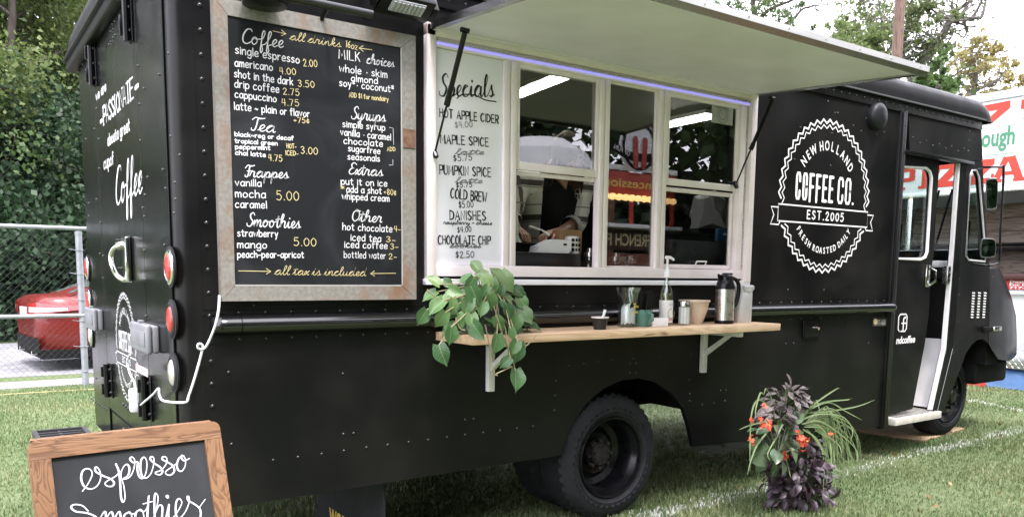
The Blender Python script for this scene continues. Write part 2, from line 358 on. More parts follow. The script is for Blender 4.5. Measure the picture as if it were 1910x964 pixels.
SCRIPT = {   # joined writing: main line (chained letter to letter), then extra strokes
 'a': (".0,.15 .5,.85 .75,.95 .45,1 .15,.6 .2,.15 .45,0 .75,.4 .84,.95 .82,.35 .92,.03 1.1,.15",), 'c': ("0,.15 .35,.75 .65,.92 .35,1 .1,.55 .18,.12 .45,0 .8,.2",),
 'd': ("0,.15 .5,.85 .75,.95 .45,1 .15,.6 .2,.15 .45,0 .75,.4 .86,1.2 .9,2 .84,1 .82,.3 .95,.02 1.1,.15",), 'e': ("0,.15 .38,.4 .62,.78 .45,1 .2,.72 .18,.28 .4,0 .75,.2",),
 'f': ("0,.15 .4,.9 .6,1.7 .45,2 .3,1.6 .3,.5 .3,-.6 .42,-1 .56,-.6 .42,0 .75,.2",), 'h': ("0,.15 .4,1.2 .5,1.8 .35,2 .22,1.5 .2,.1 .3,.6 .6,1 .8,.8 .8,.25 .9,.02 1.1,.15",),
 'i': ("0,.15 .25,.95 .25,.3 .38,.02 .6,.15", ".32,1.42 .34,1.36"), 'k': ("0,.15 .4,1.2 .5,1.8 .35,2 .22,1.5 .2,.1 .3,.55 .65,.95 .6,.6 .35,.5 .6,.1 .75,0 .95,.15",),
 'l': ("0,.15 .4,1.2 .5,1.8 .35,2 .22,1.4 .22,.3 .35,0 .6,.15",), 'm': ("0,.3 .16,.95 .2,.5 .2,.05 .3,.6 .5,1 .62,.7 .62,.05 .72,.6 .92,1 1.05,.7 1.05,.2 1.15,0 1.35,.15",),
 'n': ("0,.3 .16,.95 .2,.5 .2,.05 .3,.6 .52,1 .66,.7 .66,.2 .76,0 .95,.15",), 'o': ("0,.2 .35,.85 .5,1 .22,.85 .12,.35 .4,0 .72,.35 .66,.85 .5,.95 .6,.75 .95,.8",),
 'p': ("0,.2 .22,.98 .2,.2 .18,-1 .24,.2 .5,.95 .8,.7 .76,.2 .5,0 .38,.12 .7,.03 1,.2",), 'r': ("0,.2 .22,1.08 .34,.92 .58,.92 .56,.3 .66,.02 .85,.15",),
 's': ("0,.15 .32,.8 .4,1.08 .46,.72 .62,.3 .45,0 .2,.1 .5,.03 .85,.2",), 't': ("0,.15 .3,1 .36,1.7 .31,.4 .42,.02 .65,.15", ".02,1.15 .65,1.25"),
 'u': ("0,.2 .16,.95 .15,.3 .35,0 .6,.3 .7,.95 .68,.3 .8,.02 1,.15",), 'x': ("0,.2 .2,.92 .5,.1 .75,.15", ".7,.95 .1,.05"), 'y': ("0,.2 .16,.95 .15,.35 .35,.05 .6,.4 .7,.95 .66,0 .5,-.9 .3,-.9 .42,-.3 .95,.2",),
 'b': ("0,.15 .4,1.2 .5,1.8 .35,2 .22,1.4 .22,.3 .4,0 .7,.35 .6,.9 .9,.85",),
 'C': ("1,1.7 .85,1.95 .4,1.9 .05,1.1 .1,.3 .5,0 .95,.25",), 'T': ("1.05,1.9 .6,1.85 .55,.8 .45,.1 .15,.05 .1,.35", "0,1.6 .3,2 .75,1.85 1.25,2"), 'S': ("1,1.65 .75,2 .4,1.7 .5,1.2 .85,.7 .6,.05 .15,.1 .05,.45",),
 'F': ("1,1.9 .6,1.8 .55,.8 .45,.1 .15,.05 .1,.35", "0,1.5 .3,2 .75,1.85 1.2,2", ".3,1 .85,1.05"), 'E': ("1,1.7 .65,2 .3,1.7 .45,1.15 .7,1.05 .35,1 .1,.5 .35,.02 .9,.3",), 'O': (".5,2 .1,1.4 .1,.5 .5,0 .95,.6 .85,1.6 .5,2 .4,1.75 1,1.75",)}
CAPW = {'C': 1., 'T': .8, 'S': .95, 'F': .75, 'E': .95, 'O': 1.05}
def _pts(s): return [tuple(float(a) for a in q.split(',')) for q in s.split()]
def print_strokes(txt, gap=.32, space=.62):
    x = 0; out = []
    for ch in txt:
        if ch == ' ': x += space; continue
        mxx = 0
        for st in PRINT[ch].split(';'):
            sm = st[0] == '~'; p = _pts(st.lstrip('~'))
            if ch.islower(): p = [(a, 1 + (b - 1) * .7 if b > 1 else b * .75 if b < 0 else b) for a, b in p]
            mxx = max(mxx, max(q[0] for q in p))
            p = smoothpts(p, 5) if sm else [np.array(q) for q in p]
            out.append([np.array((q[0] + x, q[1])) for q in p])
        x += mxx + gap
    return out, x - gap
def script_strokes(txt, slant=.18, space=.45):
    x = 0; out = []; cur = []; high = False
    for ch in txt:
        if ch == ' ':
            if cur: out.append(smoothpts(cur, 5)); cur = []
            x += space; high = False; continue
        if ch not in SCRIPT:
            if cur: out.append(smoothpts(cur, 5)); cur = []
            st, wd = print_strokes(ch); x += .15
            out += [[np.array((q[0] + x, q[1])) for q in s_] for s_ in st]; x += wd + .25; high = False; continue
        L_ = SCRIPT[ch]; p = _pts(L_[0])
        wd = CAPW[ch] if ch in CAPW else p[-1][0]
        if cur: p = p[1:]
        cur += [(q[0] + x, q[1]) for q in p]
        for e in L_[1:]: out.append(smoothpts([(q[0] + x, q[1]) for q in _pts(e)], 4))
        if ch in ('T', 'F', 'S', 'O'):
            out.append(smoothpts(cur, 5)); cur = []
        x += wd
    if cur: out.append(smoothpts(cur, 5))
    return [[np.array((q[0] + q[1] * slant, q[1])) for q in s_] for s_ in out], x
_lift = [0.0]
def ribbon(mb, pl, pts, wd, lift=.0015, calli=0.):
    """One pen stroke on a plane, with round ends; calli thickens the strokes that run downwards."""
    p = [np.array(q, float) for q in pts]
    q = [p[0]]
    for a in p[1:]:
        if np.hypot(*(a - q[-1])) > 1e-5: q.append(a)
    p = q
    if len(p) < 2: return
    _lift[0] = (_lift[0] + 2e-5) % 6e-4; lf = lift + _lift[0]
    N = len(p); L_ = []; R_ = []; dirs = []
    for i in range(N):
        a = p[max(0, i - 1)]; b = p[min(N - 1, i + 1)]; d = b - a; d = d / max(1e-9, np.hypot(*d)); dirs.append(d)
        h = wd / 2 * (1 + calli * max(0, -d[1]) - calli * .35 * max(0, d[1])); n = np.array((-d[1], d[0])); L_.append(p[i] + n * h); R_.append(p[i] - n * h)
    vs = [pl.at(*a, lf) for ab in zip(L_, R_) for a in ab]; fs = [(2 * i, 2 * i + 1, 2 * i + 3, 2 * i + 2) for i in range(N - 1)]
    for i, sg in ((0, -1), (N - 1, 1)):
        c = p[i]; d = dirs[i] * sg; n = (L_[i] - R_[i]) / 2; k = len(vs); h = np.hypot(*n)
        ring = [L_[i]] + [c + n * math.cos(t) + d * h * math.sin(t) for t in (PI * .25, PI * .5, PI * .75)] + [R_[i]]
        vs += [pl.at(*a, lf) for a in ring]; fs.append(tuple(range(k, k + 5)))
    mb.add(vs, fs)
def write(mb, pl, txt, p0, p1, hpx, wd, font='print', unit=1., calli=0., slant=.18, gap=.32, lift=.0015):
    """Write txt on plane pl from the baseline point p0 to p1 (measured on the photograph); hpx is the height of `unit` there."""
    st, tot = (print_strokes(txt, gap) if font == 'print' else script_strokes(txt, slant))
    a = pl.p(*p0); b = pl.p(*p1); h = np.hypot(*(pl.p(p0[0], p0[1] - hpx) - a)) / unit
    ex = (b - a); ln = np.hypot(*ex); ex = ex / ln; ey = np.array((-ex[1], ex[0])); sx = ln / tot
    for s_ in st: ribbon(mb, pl, [a + ex * q[0] * sx + ey * q[1] * h for q in s_], wd, lift, calli)
def line(mb, pl, pxs, wd, lift=.0015): ribbon(mb, pl, [pl.p(*q) for q in pxs], wd, lift)
def arrow(mb, pl, a, b, wd, head=.02):
    A, B = pl.p(*a), pl.p(*b); d = (B - A) / np.hypot(*(B - A)); n = np.array((-d[1], d[0]))
    ribbon(mb, pl, [A, B], wd); ribbon(mb, pl, [B - d * head + n * head * .6, B, B - d * head - n * head * .6], wd)
def filled(txt, off=0.):
    """Solid letters: 2D vertices (scaled to unit cap height) and faces."""
    cu = bpy.data.curves.new('lettering', 'FONT'); cu.body = txt; cu.offset = off; cu.resolution_u = 3
    o = bpy.data.objects.new('lettering', cu); me = bpy.data.meshes.new_from_object(o)
    v = np.array([q.co[:2] for q in me.vertices]) if len(me.vertices) else np.zeros((0, 2)); f = [tuple(q.vertices) for q in me.polygons]
    bpy.data.objects.remove(o); bpy.data.curves.remove(cu); bpy.data.meshes.remove(me)
    return v, f
def put_filled(mb, pl, txt, a, b, h, off=0., lift=.0015, slant=0.):
    """Solid lettering between plane points a and b (baseline), cap height h."""
    v, f = filled(txt, off); mn = v.min(0); mxx = v.max(0); H = filled('H', off)[0]; H0, H1 = H[:, 1].min(), H[:, 1].max()
    a, b = np.array(a), np.array(b); ex = b - a; ln = np.hypot(*ex); ex = ex / ln; ey = np.array((-ex[1], ex[0])); sx = ln / (mxx[0] - mn[0]); sy = h / (H1 - H0)
    vs = [pl.at(*(a + ex * ((q[0] - mn[0]) * sx + slant * (q[1] - H0) * sy) + ey * (q[1] - H0) * sy), lift) for q in v]; mb.add(vs, f)
def arc_filled(mb, pl, txt, c, r, ang0, ang1, h, off=0., top=True, lift=.0015, sx=1.):
    """Letters on an arc; angles in degrees clockwise from the top (top=True) or from the bottom, reading left to right."""
    n = len(txt); H = filled('H', off)[0]; H0, H1 = H[:, 1].min(), H[:, 1].max(); k = h / (H1 - H0)
    ws = [.45 if ch in 'I. ' else 1. for ch in txt]; tot = sum(ws); acc = 0
    for ch, w_ in zip(txt, ws):
        t = (acc + w_ / 2) / tot; acc += w_
        if ch == ' ': continue
        a = math.radians(ang0 + (ang1 - ang0) * t)
        if top: e = np.array((math.sin(a), math.cos(a))); ex = np.array((math.cos(a), -math.sin(a))); base = np.array(c) + e * r; ey = e
        else: e = np.array((math.sin(a), -math.cos(a))); ex = np.array((math.cos(a), math.sin(a))); ey = -e; base = np.array(c) + e * r
        v, f = filled(ch, off); mid = (v[:, 0].min() + v[:, 0].max()) / 2
        mb.add([pl.at(*(base + ex * (q[0] - mid) * k * sx + ey * (q[1] - H0) * k), lift) for q in v], f)

def words(parent, ma, name, pl, items, wd, **k):
    """each line of writing is a part of its own"""
    for t, p0, p1, h in items:
        mb = MB(); write(mb, pl, t, p0, p1, h, wd, **k); obj(name, mb, ma, parent, smooth=0)
def blocks(mb, pl, c, R, txt, a0, a1, z0, h, sw):
    """tall condensed block capitals"""
    G_ = {'C': [[(1, .70), (1, .88), (.78, 1), (.22, 1), (0, .88), (0, .12), (.22, 0), (.78, 0), (1, .12), (1, .30)]], 'O': [[(1, .5), (1, .88), (.78, 1), (.22, 1), (0, .88), (0, .12), (.22, 0), (.78, 0), (1, .12), (1, .5)]],
          'F': [[(0, -.06), (0, 1.0)], [(-.1, 1), (1.05, 1)], [(0, .52), (.92, .52)]], 'E': [[(0, 0), (0, 1)], [(-.1, 1), (1.05, 1)], [(0, .52), (.92, .52)], [(-.1, 0), (1.05, 0)]], '.': [[(-.15, .0), (.15, .0)]]}
    ws = [.4 if ch == '.' else 1. for ch in txt]; tot = sum(ws); L_ = (a1 - a0) * R; acc = 0
    for ch, q in zip(txt, ws):
        x0 = c[0] + a0 * R + L_ * acc / tot; acc += q; w_ = L_ * q / tot - sw - .034 * R
        for st in G_[ch]: ribbon(mb, pl, [np.array((x0 + sw / 2 + p[0] * w_, c[1] + z0 * R + sw / 2 + p[1] * (h * R - sw))) for p in st], sw)
# ------------------------------------------------------------------ shared materials
M = {}
M['black'] = mat('black_paint', (.0044, .0044, .0049), rough=.37, spec=.27, rv=.09, ns=2.6, c2=(.0115, .0108, .0100), lo=.42, hi=.80, big=.32, bigs=1.3, bump=.015, bs=420)
M['rear_black'] = mat('gloss_black_paint', (.0035, .004, .004), rough=.2, spec=.22, rv=.07, ns=2.4, big=.16, bigs=1.8, bump=.02, bs=400)
M['trimblack'] = mat('black_trim', (.004, .004, .0045), rough=.28, spec=.35, bump=.03, bs=200)
M['matteblack'] = mat('matte_black', (.005, .005, .005), rough=.75, c2=(.008, .008, .008), ns=9, spec=.2)
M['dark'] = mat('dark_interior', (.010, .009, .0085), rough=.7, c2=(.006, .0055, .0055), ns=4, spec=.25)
M['decal'] = mat('white_decal', (.80, .80, .79), rough=.45)
M['whiteframe'] = mat('white_painted_frame', (.89, .80, .80), rough=.42, c2=(.83, .745, .745), ns=7, bump=.04, bs=90)
M['trimalu'] = mat('smooth_aluminium', (.50, .50, .50), rough=.24, metal=1)
M['matalu'] = mat('matt_aluminium', (.62, .62, .63), rough=.45, metal=.3, c2=(.54, .54, .55), ns=3, stretch=(1, 8, 8))
M['alu'] = mat('brushed_aluminium', (.62, .62, .61), rough=.28, metal=1, rv=.1, ns=12, stretch=(1, 6, 6), bump=.03, bs=120)
M['chrome'] = mat('chrome', (.8, .8, .79), rough=.1, metal=1)
M['steel'] = mat('brushed_steel', (.60, .58, .55), rough=.26, metal=1, rv=.07, ns=30, stretch=(6, 6, .4))
M['rubber'] = mat('tyre_rubber', (.011, .012, .0145), rough=.68, spec=.35, c2=(.017, .018, .021), ns=18, bump=.25, bs=160)
M['rim'] = mat('black_rim', (.004, .004, .005), rough=.28, spec=.45, rv=.1, ns=9, bump=.05, bs=90)
M['rust'] = mat('rusty_hub', (.026, .02, .018), rough=.85, c2=(.010, .009, .009), ns=22, bump=.4, bs=80)
M['redlens'] = mat('red_lens', (.40, .02, .016), rough=.25, coat=.3, c2=(.52, .04, .03), ns=60, bump=.25, bs=160)
M['clearlens'] = mat('clear_lens', (.46, .43, .37), rough=.2, coat=.5, bump=.3, bs=120)
M['grey'] = mat('grey_plastic', (.21, .215, .23), rough=.5, c2=(.17, .175, .19), ns=8, bump=.05, bs=90)
M['cream'] = mat('cream_panel', (.80, .765, .79), rough=.45, c2=(.74, .71, .73), ns=3, big=.05, bigs=1.5)
M['led'] = mat('led_strip_light', (.42, .38, 1.0), emit=.2)
M['tube'] = mat('fluorescent_tube', (1, .97, .90), emit=15.0)
M['glass'] = glassmat('window_glass', (.80, .82, .82), ior=1.4)
M['glass2'] = glassmat('double_window_glass', (.80, .81, .80), ior=1.85, extra=.0)
M['cabglass'] = glassmat('cab_glass', (.86, .91, .90), ior=1.55)
M['mirror'] = mat('mirror_glass', (.32, .35, .35), rough=.02, metal=1)
M['yellowprint'] = mat('yellow_print', (.60, .42, .08), rough=.6)
M['whitepaint'] = mat('white_paint', (.74, .74, .73), rough=.5, c2=(.64, .64, .63), ns=5)

T = thing('food_truck', 'black step van fitted out as a coffee truck, its serving hatch propped open', 'food truck', (4.5, 1.3, 0))
rv = MB()                                               # rivets gather here
SIDE = Plane((0, -.0005, 0), (1, 0, 0), (0, 0, 1))
REAR = Plane((XR - .0095, 0, 0), (0, -1, 0), (0, 0, 1))

# --- the long side
arch = [S(*q) for q in [(1045, 849), (1062, 800), (1088, 759), (1108, 739), (1130, 722), (1160, 709), (1192, 705), (1225, 713), (1255, 735), (1274, 760), (1285, 795), (1293, 832)]]
outl = [V((.89, 0, .452)), V((2.55, 0, .462))] + arch + [V((5.2, 0, .335)), V((6.19, 0, .297)), V((6.19, 0, 2.83)), V((.89, 0, 2.83))]
WX0, WX1, WZ0, WZ1 = 1.985, 4.40, 1.462, 2.675
mb = MB(); mb.plate([outl, [V((WX0, 0, WZ0)), V((WX0, 0, WZ1)), V((WX1, 0, WZ1)), V((WX1, 0, WZ0))]], (0, .03, 0))
obj('side_panel', mb, M['black'], T, smooth=20)
# lower overlay sheet edges: thin seams proud of the side
mb = MB()
mb.box((.895, -.004, 1.335), (6.24, .001, 1.350)); mb.box((.895, -.004, 1.188), (6.24, .001, 1.222)); mb.box((.895, -.004, 1.312), (6.24, .001, 1.330))
obj('seam_strip', mb, M['black'], T)
# rub rail: a long half-round moulding with rounded ends
mb = MB(); prof = []
for k in range(11):
    a = -PI / 2 + PI * k / 10; prof.append((-.062 * math.cos(a), 1.268 + .044 * math.sin(a)))
rows = []
for x, s_ in [(.925, .05), (.932, .5), (.945, .8), (.965, .95), (.99, 1), (6.20, 1), (6.225, .95), (6.24, .8), (6.25, .05)]:
    rows.append([V((x, y * s_, 1.268 + (z - 1.268) * (.55 + .45 * s_))) for y, z in prof])
mb.grid(rows); obj('rub_rail', mb, mat('rail_black', (.006, .006, .0065), rough=.2, spec=.95, rv=.05, ns=3, big=.05, bigs=2.), T, smooth=50)
mb = MB(); mb.grid([[V((x, y * 1.02, 1.268 + (z - 1.268) * 1.02)) for y, z in prof] for x in (1.045, 1.05)]); obj('rail_joint', mb, M['trimblack'], T)
# corner post, rounded
def corner(y0, sg, name):
    mb = MB(); p = [(XR, y0 + sg * .12)] + [(XR + .06 - .06 * math.cos(a), y0 + sg * (.06 - .06 * math.sin(a))) for a in [PI / 2 * k / 6 for k in range(7)]] + [(.895, y0 - sg * .003), (.895, y0 + sg * .03), (XR + .09, y0 + sg * .12)]
    mb.prism([V((x, y, .45)) for x, y in p], (0, 0, 2.40)); return obj(name, mb, M['black'], T, smooth=40)
corner(0, 1, 'corner_post'); corner(2.58, -1, 'corner_post')
mb = MB(); mb.box((.89, 2.55, .45), (6.3, 2.58, 2.83)); mb.box((6.3, 2.55, .9), (6.5, 2.58, 2.83)); mb.box((6.5, 2.55, .9), (7.4, 2.58, 1.5)); mb.box((6.5, 2.55, 2.45), (7.4, 2.58, 2.83))
obj('far_side_panel', mb, M['black'], T)

# --- rear wall: two side strips, two doors, a base behind the gaps
def rearplate(name, y0, y1, z0, z1, ma=M['rear_black'], t=.010, par=T):
    mb = MB(); mb.box((XR - t, y0, z0), (XR, y1, z1), bev=.0025, seg=1); return obj(name, mb, ma, par)
mb = MB(); mb.box((XR, .118, .45), (XR + .03, 2.462, 2.84)); obj('rear_wall', mb, M['matteblack'], T)
ya = RR(271, 420).y; yb = RR(192, 420).y; ym = (ya + yb) / 2
rearplate('rear_panel', .075, ya - .006, .45, 2.835); rearplate('rear_panel', yb + .006, 2.50, .45, 2.835)
zb = .655
DR = rearplate('rear_door', ya, ym - .0015, zb, 2.835); DL = rearplate('rear_door', ym + .0015, yb, zb, 2.835)
rearplate('rear_skirt', ya + .002, yb - .002, .45, zb - .02, t=.002)
# roof: rounded box roof with a domed cab end
sect = [(-.028, 2.865), (-.027, 2.925), (-.018, 2.985), (.006, 3.028), (.055, 3.055), (.15, 3.072), (.5, 3.090), (1.29, 3.10)]
sect = sect + [(2.58 - y, z) for y, z in reversed(sect[:-1])]
rows = []
for x, k, i in [(.735, .02, .015), (.738, .35, .008), (.75, .62, .004), (.79, .88, 0), (.87, .98, 0), (1.0, 1, 0), (4, 1, 0), (7.2, 1, 0), (7.40, .985, 0), (7.50, .92, .0), (7.57, .76, .005), (7.62, .50, .012), (7.65, .2, .02), (7.656, .0, .03)]:
    rows.append([V((x, y + i * (1 if y < 1.29 else -1), 2.865 + (z - 2.865) * k)) for y, z in sect])
mb = MB(); mb.grid(rows); obj('roof', mb, mat('roof_paint', (.006, .0063, .007), rough=.46, spec=.2, rv=.1, ns=3, big=.08, bigs=1.5, bump=.02, bs=300), T, smooth=50)
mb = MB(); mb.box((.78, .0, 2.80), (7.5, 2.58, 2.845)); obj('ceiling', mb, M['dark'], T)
# drip rail with its rivets
mb = MB(); mb.box((.74, -.014, 2.79), (7.47, .0, 2.872), bev=.003); obj('drip_rail', mb, M['black'], T)
mb = MB(); mb.tube([V((.75, -.03, 2.874)), V((7.3, -.03, 2.874)), V((7.5, -.026, 2.874))], .008, 6); obj('drip_edge', mb, mat('worn_paint_edge', (.10, .103, .107), rough=.3), T)
mb = MB(); mb.box((.735, -.03, 2.795), (XR - .011, 2.64, 2.865), bev=.012); mb.box((.715, -.03, 2.855), (.78, 2.64, 2.872), bev=.004); obj('rear_drip_cap', mb, M['black'], T)
for x in np.arange(.95, 7.4, .0965): rv.rivet((x, -.014, 2.832), (0, -1, 0), .009, .005)

# --- serving window
F0 = -.022
wf = obj('window_surround', MB().box((1.973, F0 - .012, 1.466), (2.024, .02, 2.70), bev=.004).box((1.973, F0 - .012, 2.645), (4.425, .02, 2.705), bev=.004)
         .box((4.372, F0 - .03, 1.466), (4.425, .03, 2.70), bev=.004), M['whiteframe'], T)
mb = MB(); mb.box((4.358, F0, 1.47), (4.371, .05, 2.69)); obj('window_flange', mb, M['alu'], T)
mb = MB(); mb.box((1.965, -.045, 1.444), (4.43, .02, 1.473), bev=.004); obj('sill_gap_strip', MB().box((1.975, -.018, 1.4735), (4.42, .01, 1.4875)), M['matteblack'], T); obj('window_sill', mb, mat('sill_white', (.86, .85, .89), rough=.4), T)  # black strip put in for the shaded gap between frame and sill
def winframe(x0, x1, z0, z1, y=0.0, wd=.022, th=.03, name='sash', ma=None, par=T, bl=None):
    mb = MB(); b = bl or wd
    mb.box((x0, y, z0), (x0 + wd, y + th, z1), bev=.003); mb.box((x1 - wd, y, z0), (x1, y + th, z1), bev=.003)
    mb.box((x0 + wd, y + .001, z0), (x1 - wd, y + th - .001, z0 + b), bev=.003); mb.box((x0 + wd, y + .001, z1 - wd), (x1 - wd, y + th - .001, z1), bev=.003)
    return obj(name, mb, ma or M['whiteframe'], par)
def pane(x0, x1, z0, z1, y, par, ma):
    mb = MB(); mb.box((x0, y, z0), (x1, y + .006, z1)); return obj('pane', mb, ma, par)
mb = MB()
mb.box((2.024, F0 - .004, 1.488), (4.372, .03, 1.545), bev=.004); mb.box((2.024, F0 - .004, 2.602), (4.372, .03, 2.645), bev=.004)
for a, b in ((2.436, 2.476), (2.481, 2.520), (3.098, 3.130), (3.135, 3.170), (3.565, 3.598), (3.603, 3.638), (4.30, 4.357)):
    mb.box((a, F0, 1.545), (b, .03, 2.602), bev=.005)
mb.box((2.024, F0 + .001, 1.545), (2.034, .03, 2.602))
obj('window_frame', mb, M['whiteframe'], T)
W1 = winframe(2.520, 3.098, 2.055, 2.602, -.012, .024, .022, 'upper_sash', bl=.042); pane(2.542, 3.076, 2.096, 2.58, -.002, W1, M['glass2'])
W1b = winframe(2.524, 3.094, 2.03, 2.600, .014, .022, .014, 'raised_sash')
W2 = winframe(3.170, 3.565, 1.545, 2.602, .0, .012, .02, 'fixed_sash'); pane(3.18, 3.555, 1.555, 2.59, .008, W2, M['glass2'])
W3 = winframe(3.638, 4.30, 2.055, 2.602, -.012, .024, .022, 'upper_sash', bl=.040); pane(3.66, 4.278, 2.094, 2.58, -.002, W3, M['glass2'])
W3b = winframe(3.642, 4.296, 1.548, 2.045, .012, .026, .02, 'lower_sash'); pane(3.666, 4.272, 1.572, 2.02, .02, W3b, M['glass'])
mb = MB(); a = 3.94; mb.tube([(a, .0, 1.572), (a, -.012, 1.595), (a + .09, -.012, 1.595), (a + .09, .0, 1.572)], .005, 6); obj('sash_lift', mb, M['whiteframe'], W3b)
# stuck paper on the right pane
mb = MB(); A = S(1327, 192); B = S(1365, 235); mb.box((A.x, -.006, B.z), (B.x, -.004, A.z)); NT = obj('paper_notice', mb, mat('grey_paper', (.42, .43, .41), rough=.8, c2=(.33, .34, .33), ns=9), T)
pl = Plane((0, -.0065, 0), (1, 0, 0), (0, 0, 1)); mb = MB(); cx, cz = (A.x + B.x) / 2, (A.z + B.z) / 2
for r in (.05, .032): ribbon(mb, pl, [np.array((cx + r * math.cos(t), cz + r * 1.1 * math.sin(t))) for t in np.linspace(0, 2 * PI, 20)], .006)
ribbon(mb, pl, [np.array((A.x + .03, A.z - .022)), np.array((B.x - .05, A.z - .022))], .01)
obj('notice_print', mb, mat('grey_ink', (.22, .23, .22), rough=.8), NT, smooth=0)
# led strip under the hatch hinge
mb = MB(); mb.box((2.03, -.040, 2.610), (4.36, -.027, 2.620)); obj('led_strip', mb, M['led'], T)
mb = MB(); mb.box((2.03, -.042, 2.6225), (4.36, -.0265, 2.634)); obj('led_channel', mb, M['alu'], T)

# --- serving hatch (awning), propped nearly level
HX0, HX1, HY, HZ0, HZ1 = 1.985, 4.418, -1.185, 2.672, 2.592
def hz(y): return HZ0 + (HZ1 - HZ0) * (y / HY)
def slab(x0, x1, y0, y1, dz0, dz1):
    vs = [V((x, y, hz(y) + dz)) for x in (x0, x1) for y in (y0, y1) for dz in (dz0, dz1)]
    return vs, [(0, 1, 3, 2), (4, 6, 7, 5), (0, 4, 5, 1), (2, 3, 7, 6), (0, 2, 6, 4), (1, 5, 7, 3)]
mb = MB(); mb.add(*slab(HX0 + .006, HX1 - .006, -.02, HY + .006, .010, .026)); HP = obj('serving_hatch', mb, M['cream'], T)
mb = MB(); mb.add(*slab(HX0 + .004, HX1 - .004, -.02, HY + .004, .0265, .031)); obj('hatch_skin', mb, M['black'], HP)
for x0, x1, y0, y1 in ((HX0, HX0 + .005, -.02, HY), (HX1 - .005, HX1, -.02, HY)): obj('edge_trim', MB().add(*slab(x0, x1, y0, y1, .0, .034)), M['trimalu'], HP)

mb = MB(); mb.add(*slab(HX0, HX1, HY, HY + .005, .013, .042)); obj('front_trim', mb, M['matalu'], HP)
mb = MB(); vs = [V((x, y, hz(y) + dz)) for x in (HX0, HX1) for y, dz in ((HY + .001, .0125), (HY + .012, -.014), (HY + .016, -.012), (HY + .006, .0125))]; mb.add(vs, [(0, 1, 5, 4), (1, 2, 6, 5), (2, 3, 7, 6), (3, 0, 4, 7), (0, 3, 2, 1), (4, 5, 6, 7)]); obj('front_lip', mb, M['trimalu'], HP)
mb = MB()
for x0, x1, y0, y1 in ((HX0 + .006, HX0 + .04, -.03, HY + .006), (HX1 - .04, HX1 - .006, -.03, HY + .006), (HX0 + .041, HX1 - .041, HY + .006, HY + .04)): mb.add(*slab(x0, x1, y0, y1, .0015, .0095))
obj('edge_flange', mb, M['trimalu'], HP)
mb = MB(); mb.add(*slab(HX0 + .02, HX1 - .02, -.075, -.031, .0, .0095)); obj('hinge_batten', mb, M['cream'], HP)
mb = MB()
for k in range(9): x = HX0 + .1 + k * (HX1 - HX0 - .2) / 8; mb.rivet((x, HY - .0005, hz(HY) + .027), (0, -1, 0), .005, .004)
obj('trim_screws', mb, M['steel'], HP, kind='stuff')
# gas struts
def strut(pt, pb, name='gas_strut'):
    pt, pb = V(pt), V(pb); mid = pt.lerp(pb, .56); mb = MB(); mb.tube([pt, mid], .0125, 10); o = obj(name, mb, M['trimblack'], T)
    mb = MB(); mb.tube([mid, pb], .0055, 8); obj('rod', mb, M['trimblack'], o)
    mb = MB(); mb.tube([pb - V((0, .012, .02)), pb + V((0, .012, .02))], .014, 8); mb.tube([pt + V((-.02, 0, .012)), pt + V((.02, 0, .012))], .012, 8); obj('end_fitting', mb, M['trimblack'], o)
    mb = MB(); d = (pb - pt).normalized(); mb.tube([mid - d * .03, mid + d * .012], .0155, 10); obj('collar', mb, M['rim'], o)
pb = S(811, 286, -.03); q = ray(867, 62); tt = (2.0 - 0) / q.x; pt = CAM + q * tt
strut(pt, pb); print('strut top', pt, hz(pt.y))
pb = S(1372, 345, -.03); q = ray(1440, 187); pt = CAM + q * (4.40 / q.x); strut(pt, pb); print('strut2', pt, hz(pt.y))

# --- cab: post, header, pillar and nose
mb = MB(); mb.box((6.178, -.022, .28), (6.272, .04, 2.80), bev=.006); obj('door_post', mb, M['black'], T)
mb = MB(); mb.box((6.190, -.030, .29), (6.216, -.0225, 2.79), bev=.002); obj('post_strip', mb, M['trimblack'], T)
for z in np.arange(.38, 2.8, .105): rv.rivet((6.246, -.022, z), (0, -1, 0), .006, .003)
mb = MB(); mb.plate([[S(1694, 200), S(1830, 221), S(1833, 300), S(1803, 300), S(1697, 284)]], (0, .03, 0)); obj('header_panel', mb, M['black'], T)
a = S(1697, 286); b = S(1812, 301); mb = MB(); mb.box((6.274, -.03, a.z - .012), (b.x, .03, a.z + .016), bev=.006); obj('header_lip', mb, M['trimblack'], T)
outl = [S(*q) for q in [(1803, 301), (1833, 301), (1837, 400), (1846, 500), (1846, 560), (1843, 640), (1837, 634), (1830, 632), (1822, 634), (1812, 643), (1802, 658), (1790, 690), (1775, 730), (1760, 768), (1748, 768), (1777, 649), (1791, 480)]]
hole = [S(*q) for q in [(1809, 326), (1812, 318), (1820, 318), (1825, 330), (1838, 480), (1836, 488), (1806, 485), (1801, 478)]]
mb = MB(); mb.plate([outl, hole], (0, .03, 0)); CB = obj('cab_side', mb, M['black'], T, smooth=20)
mb = MB(); mb.tube([q + V((0, -.004, 0)) for q in hole], .008, 6, closed=True); obj('quarter_window_frame', mb, M['matalu'], T)
mb = MB(); mb.prism([q + V((0, .012, 0)) for q in hole], (0, .005, 0)); obj('quarter_window', mb, M['cabglass'], T, smooth=0)
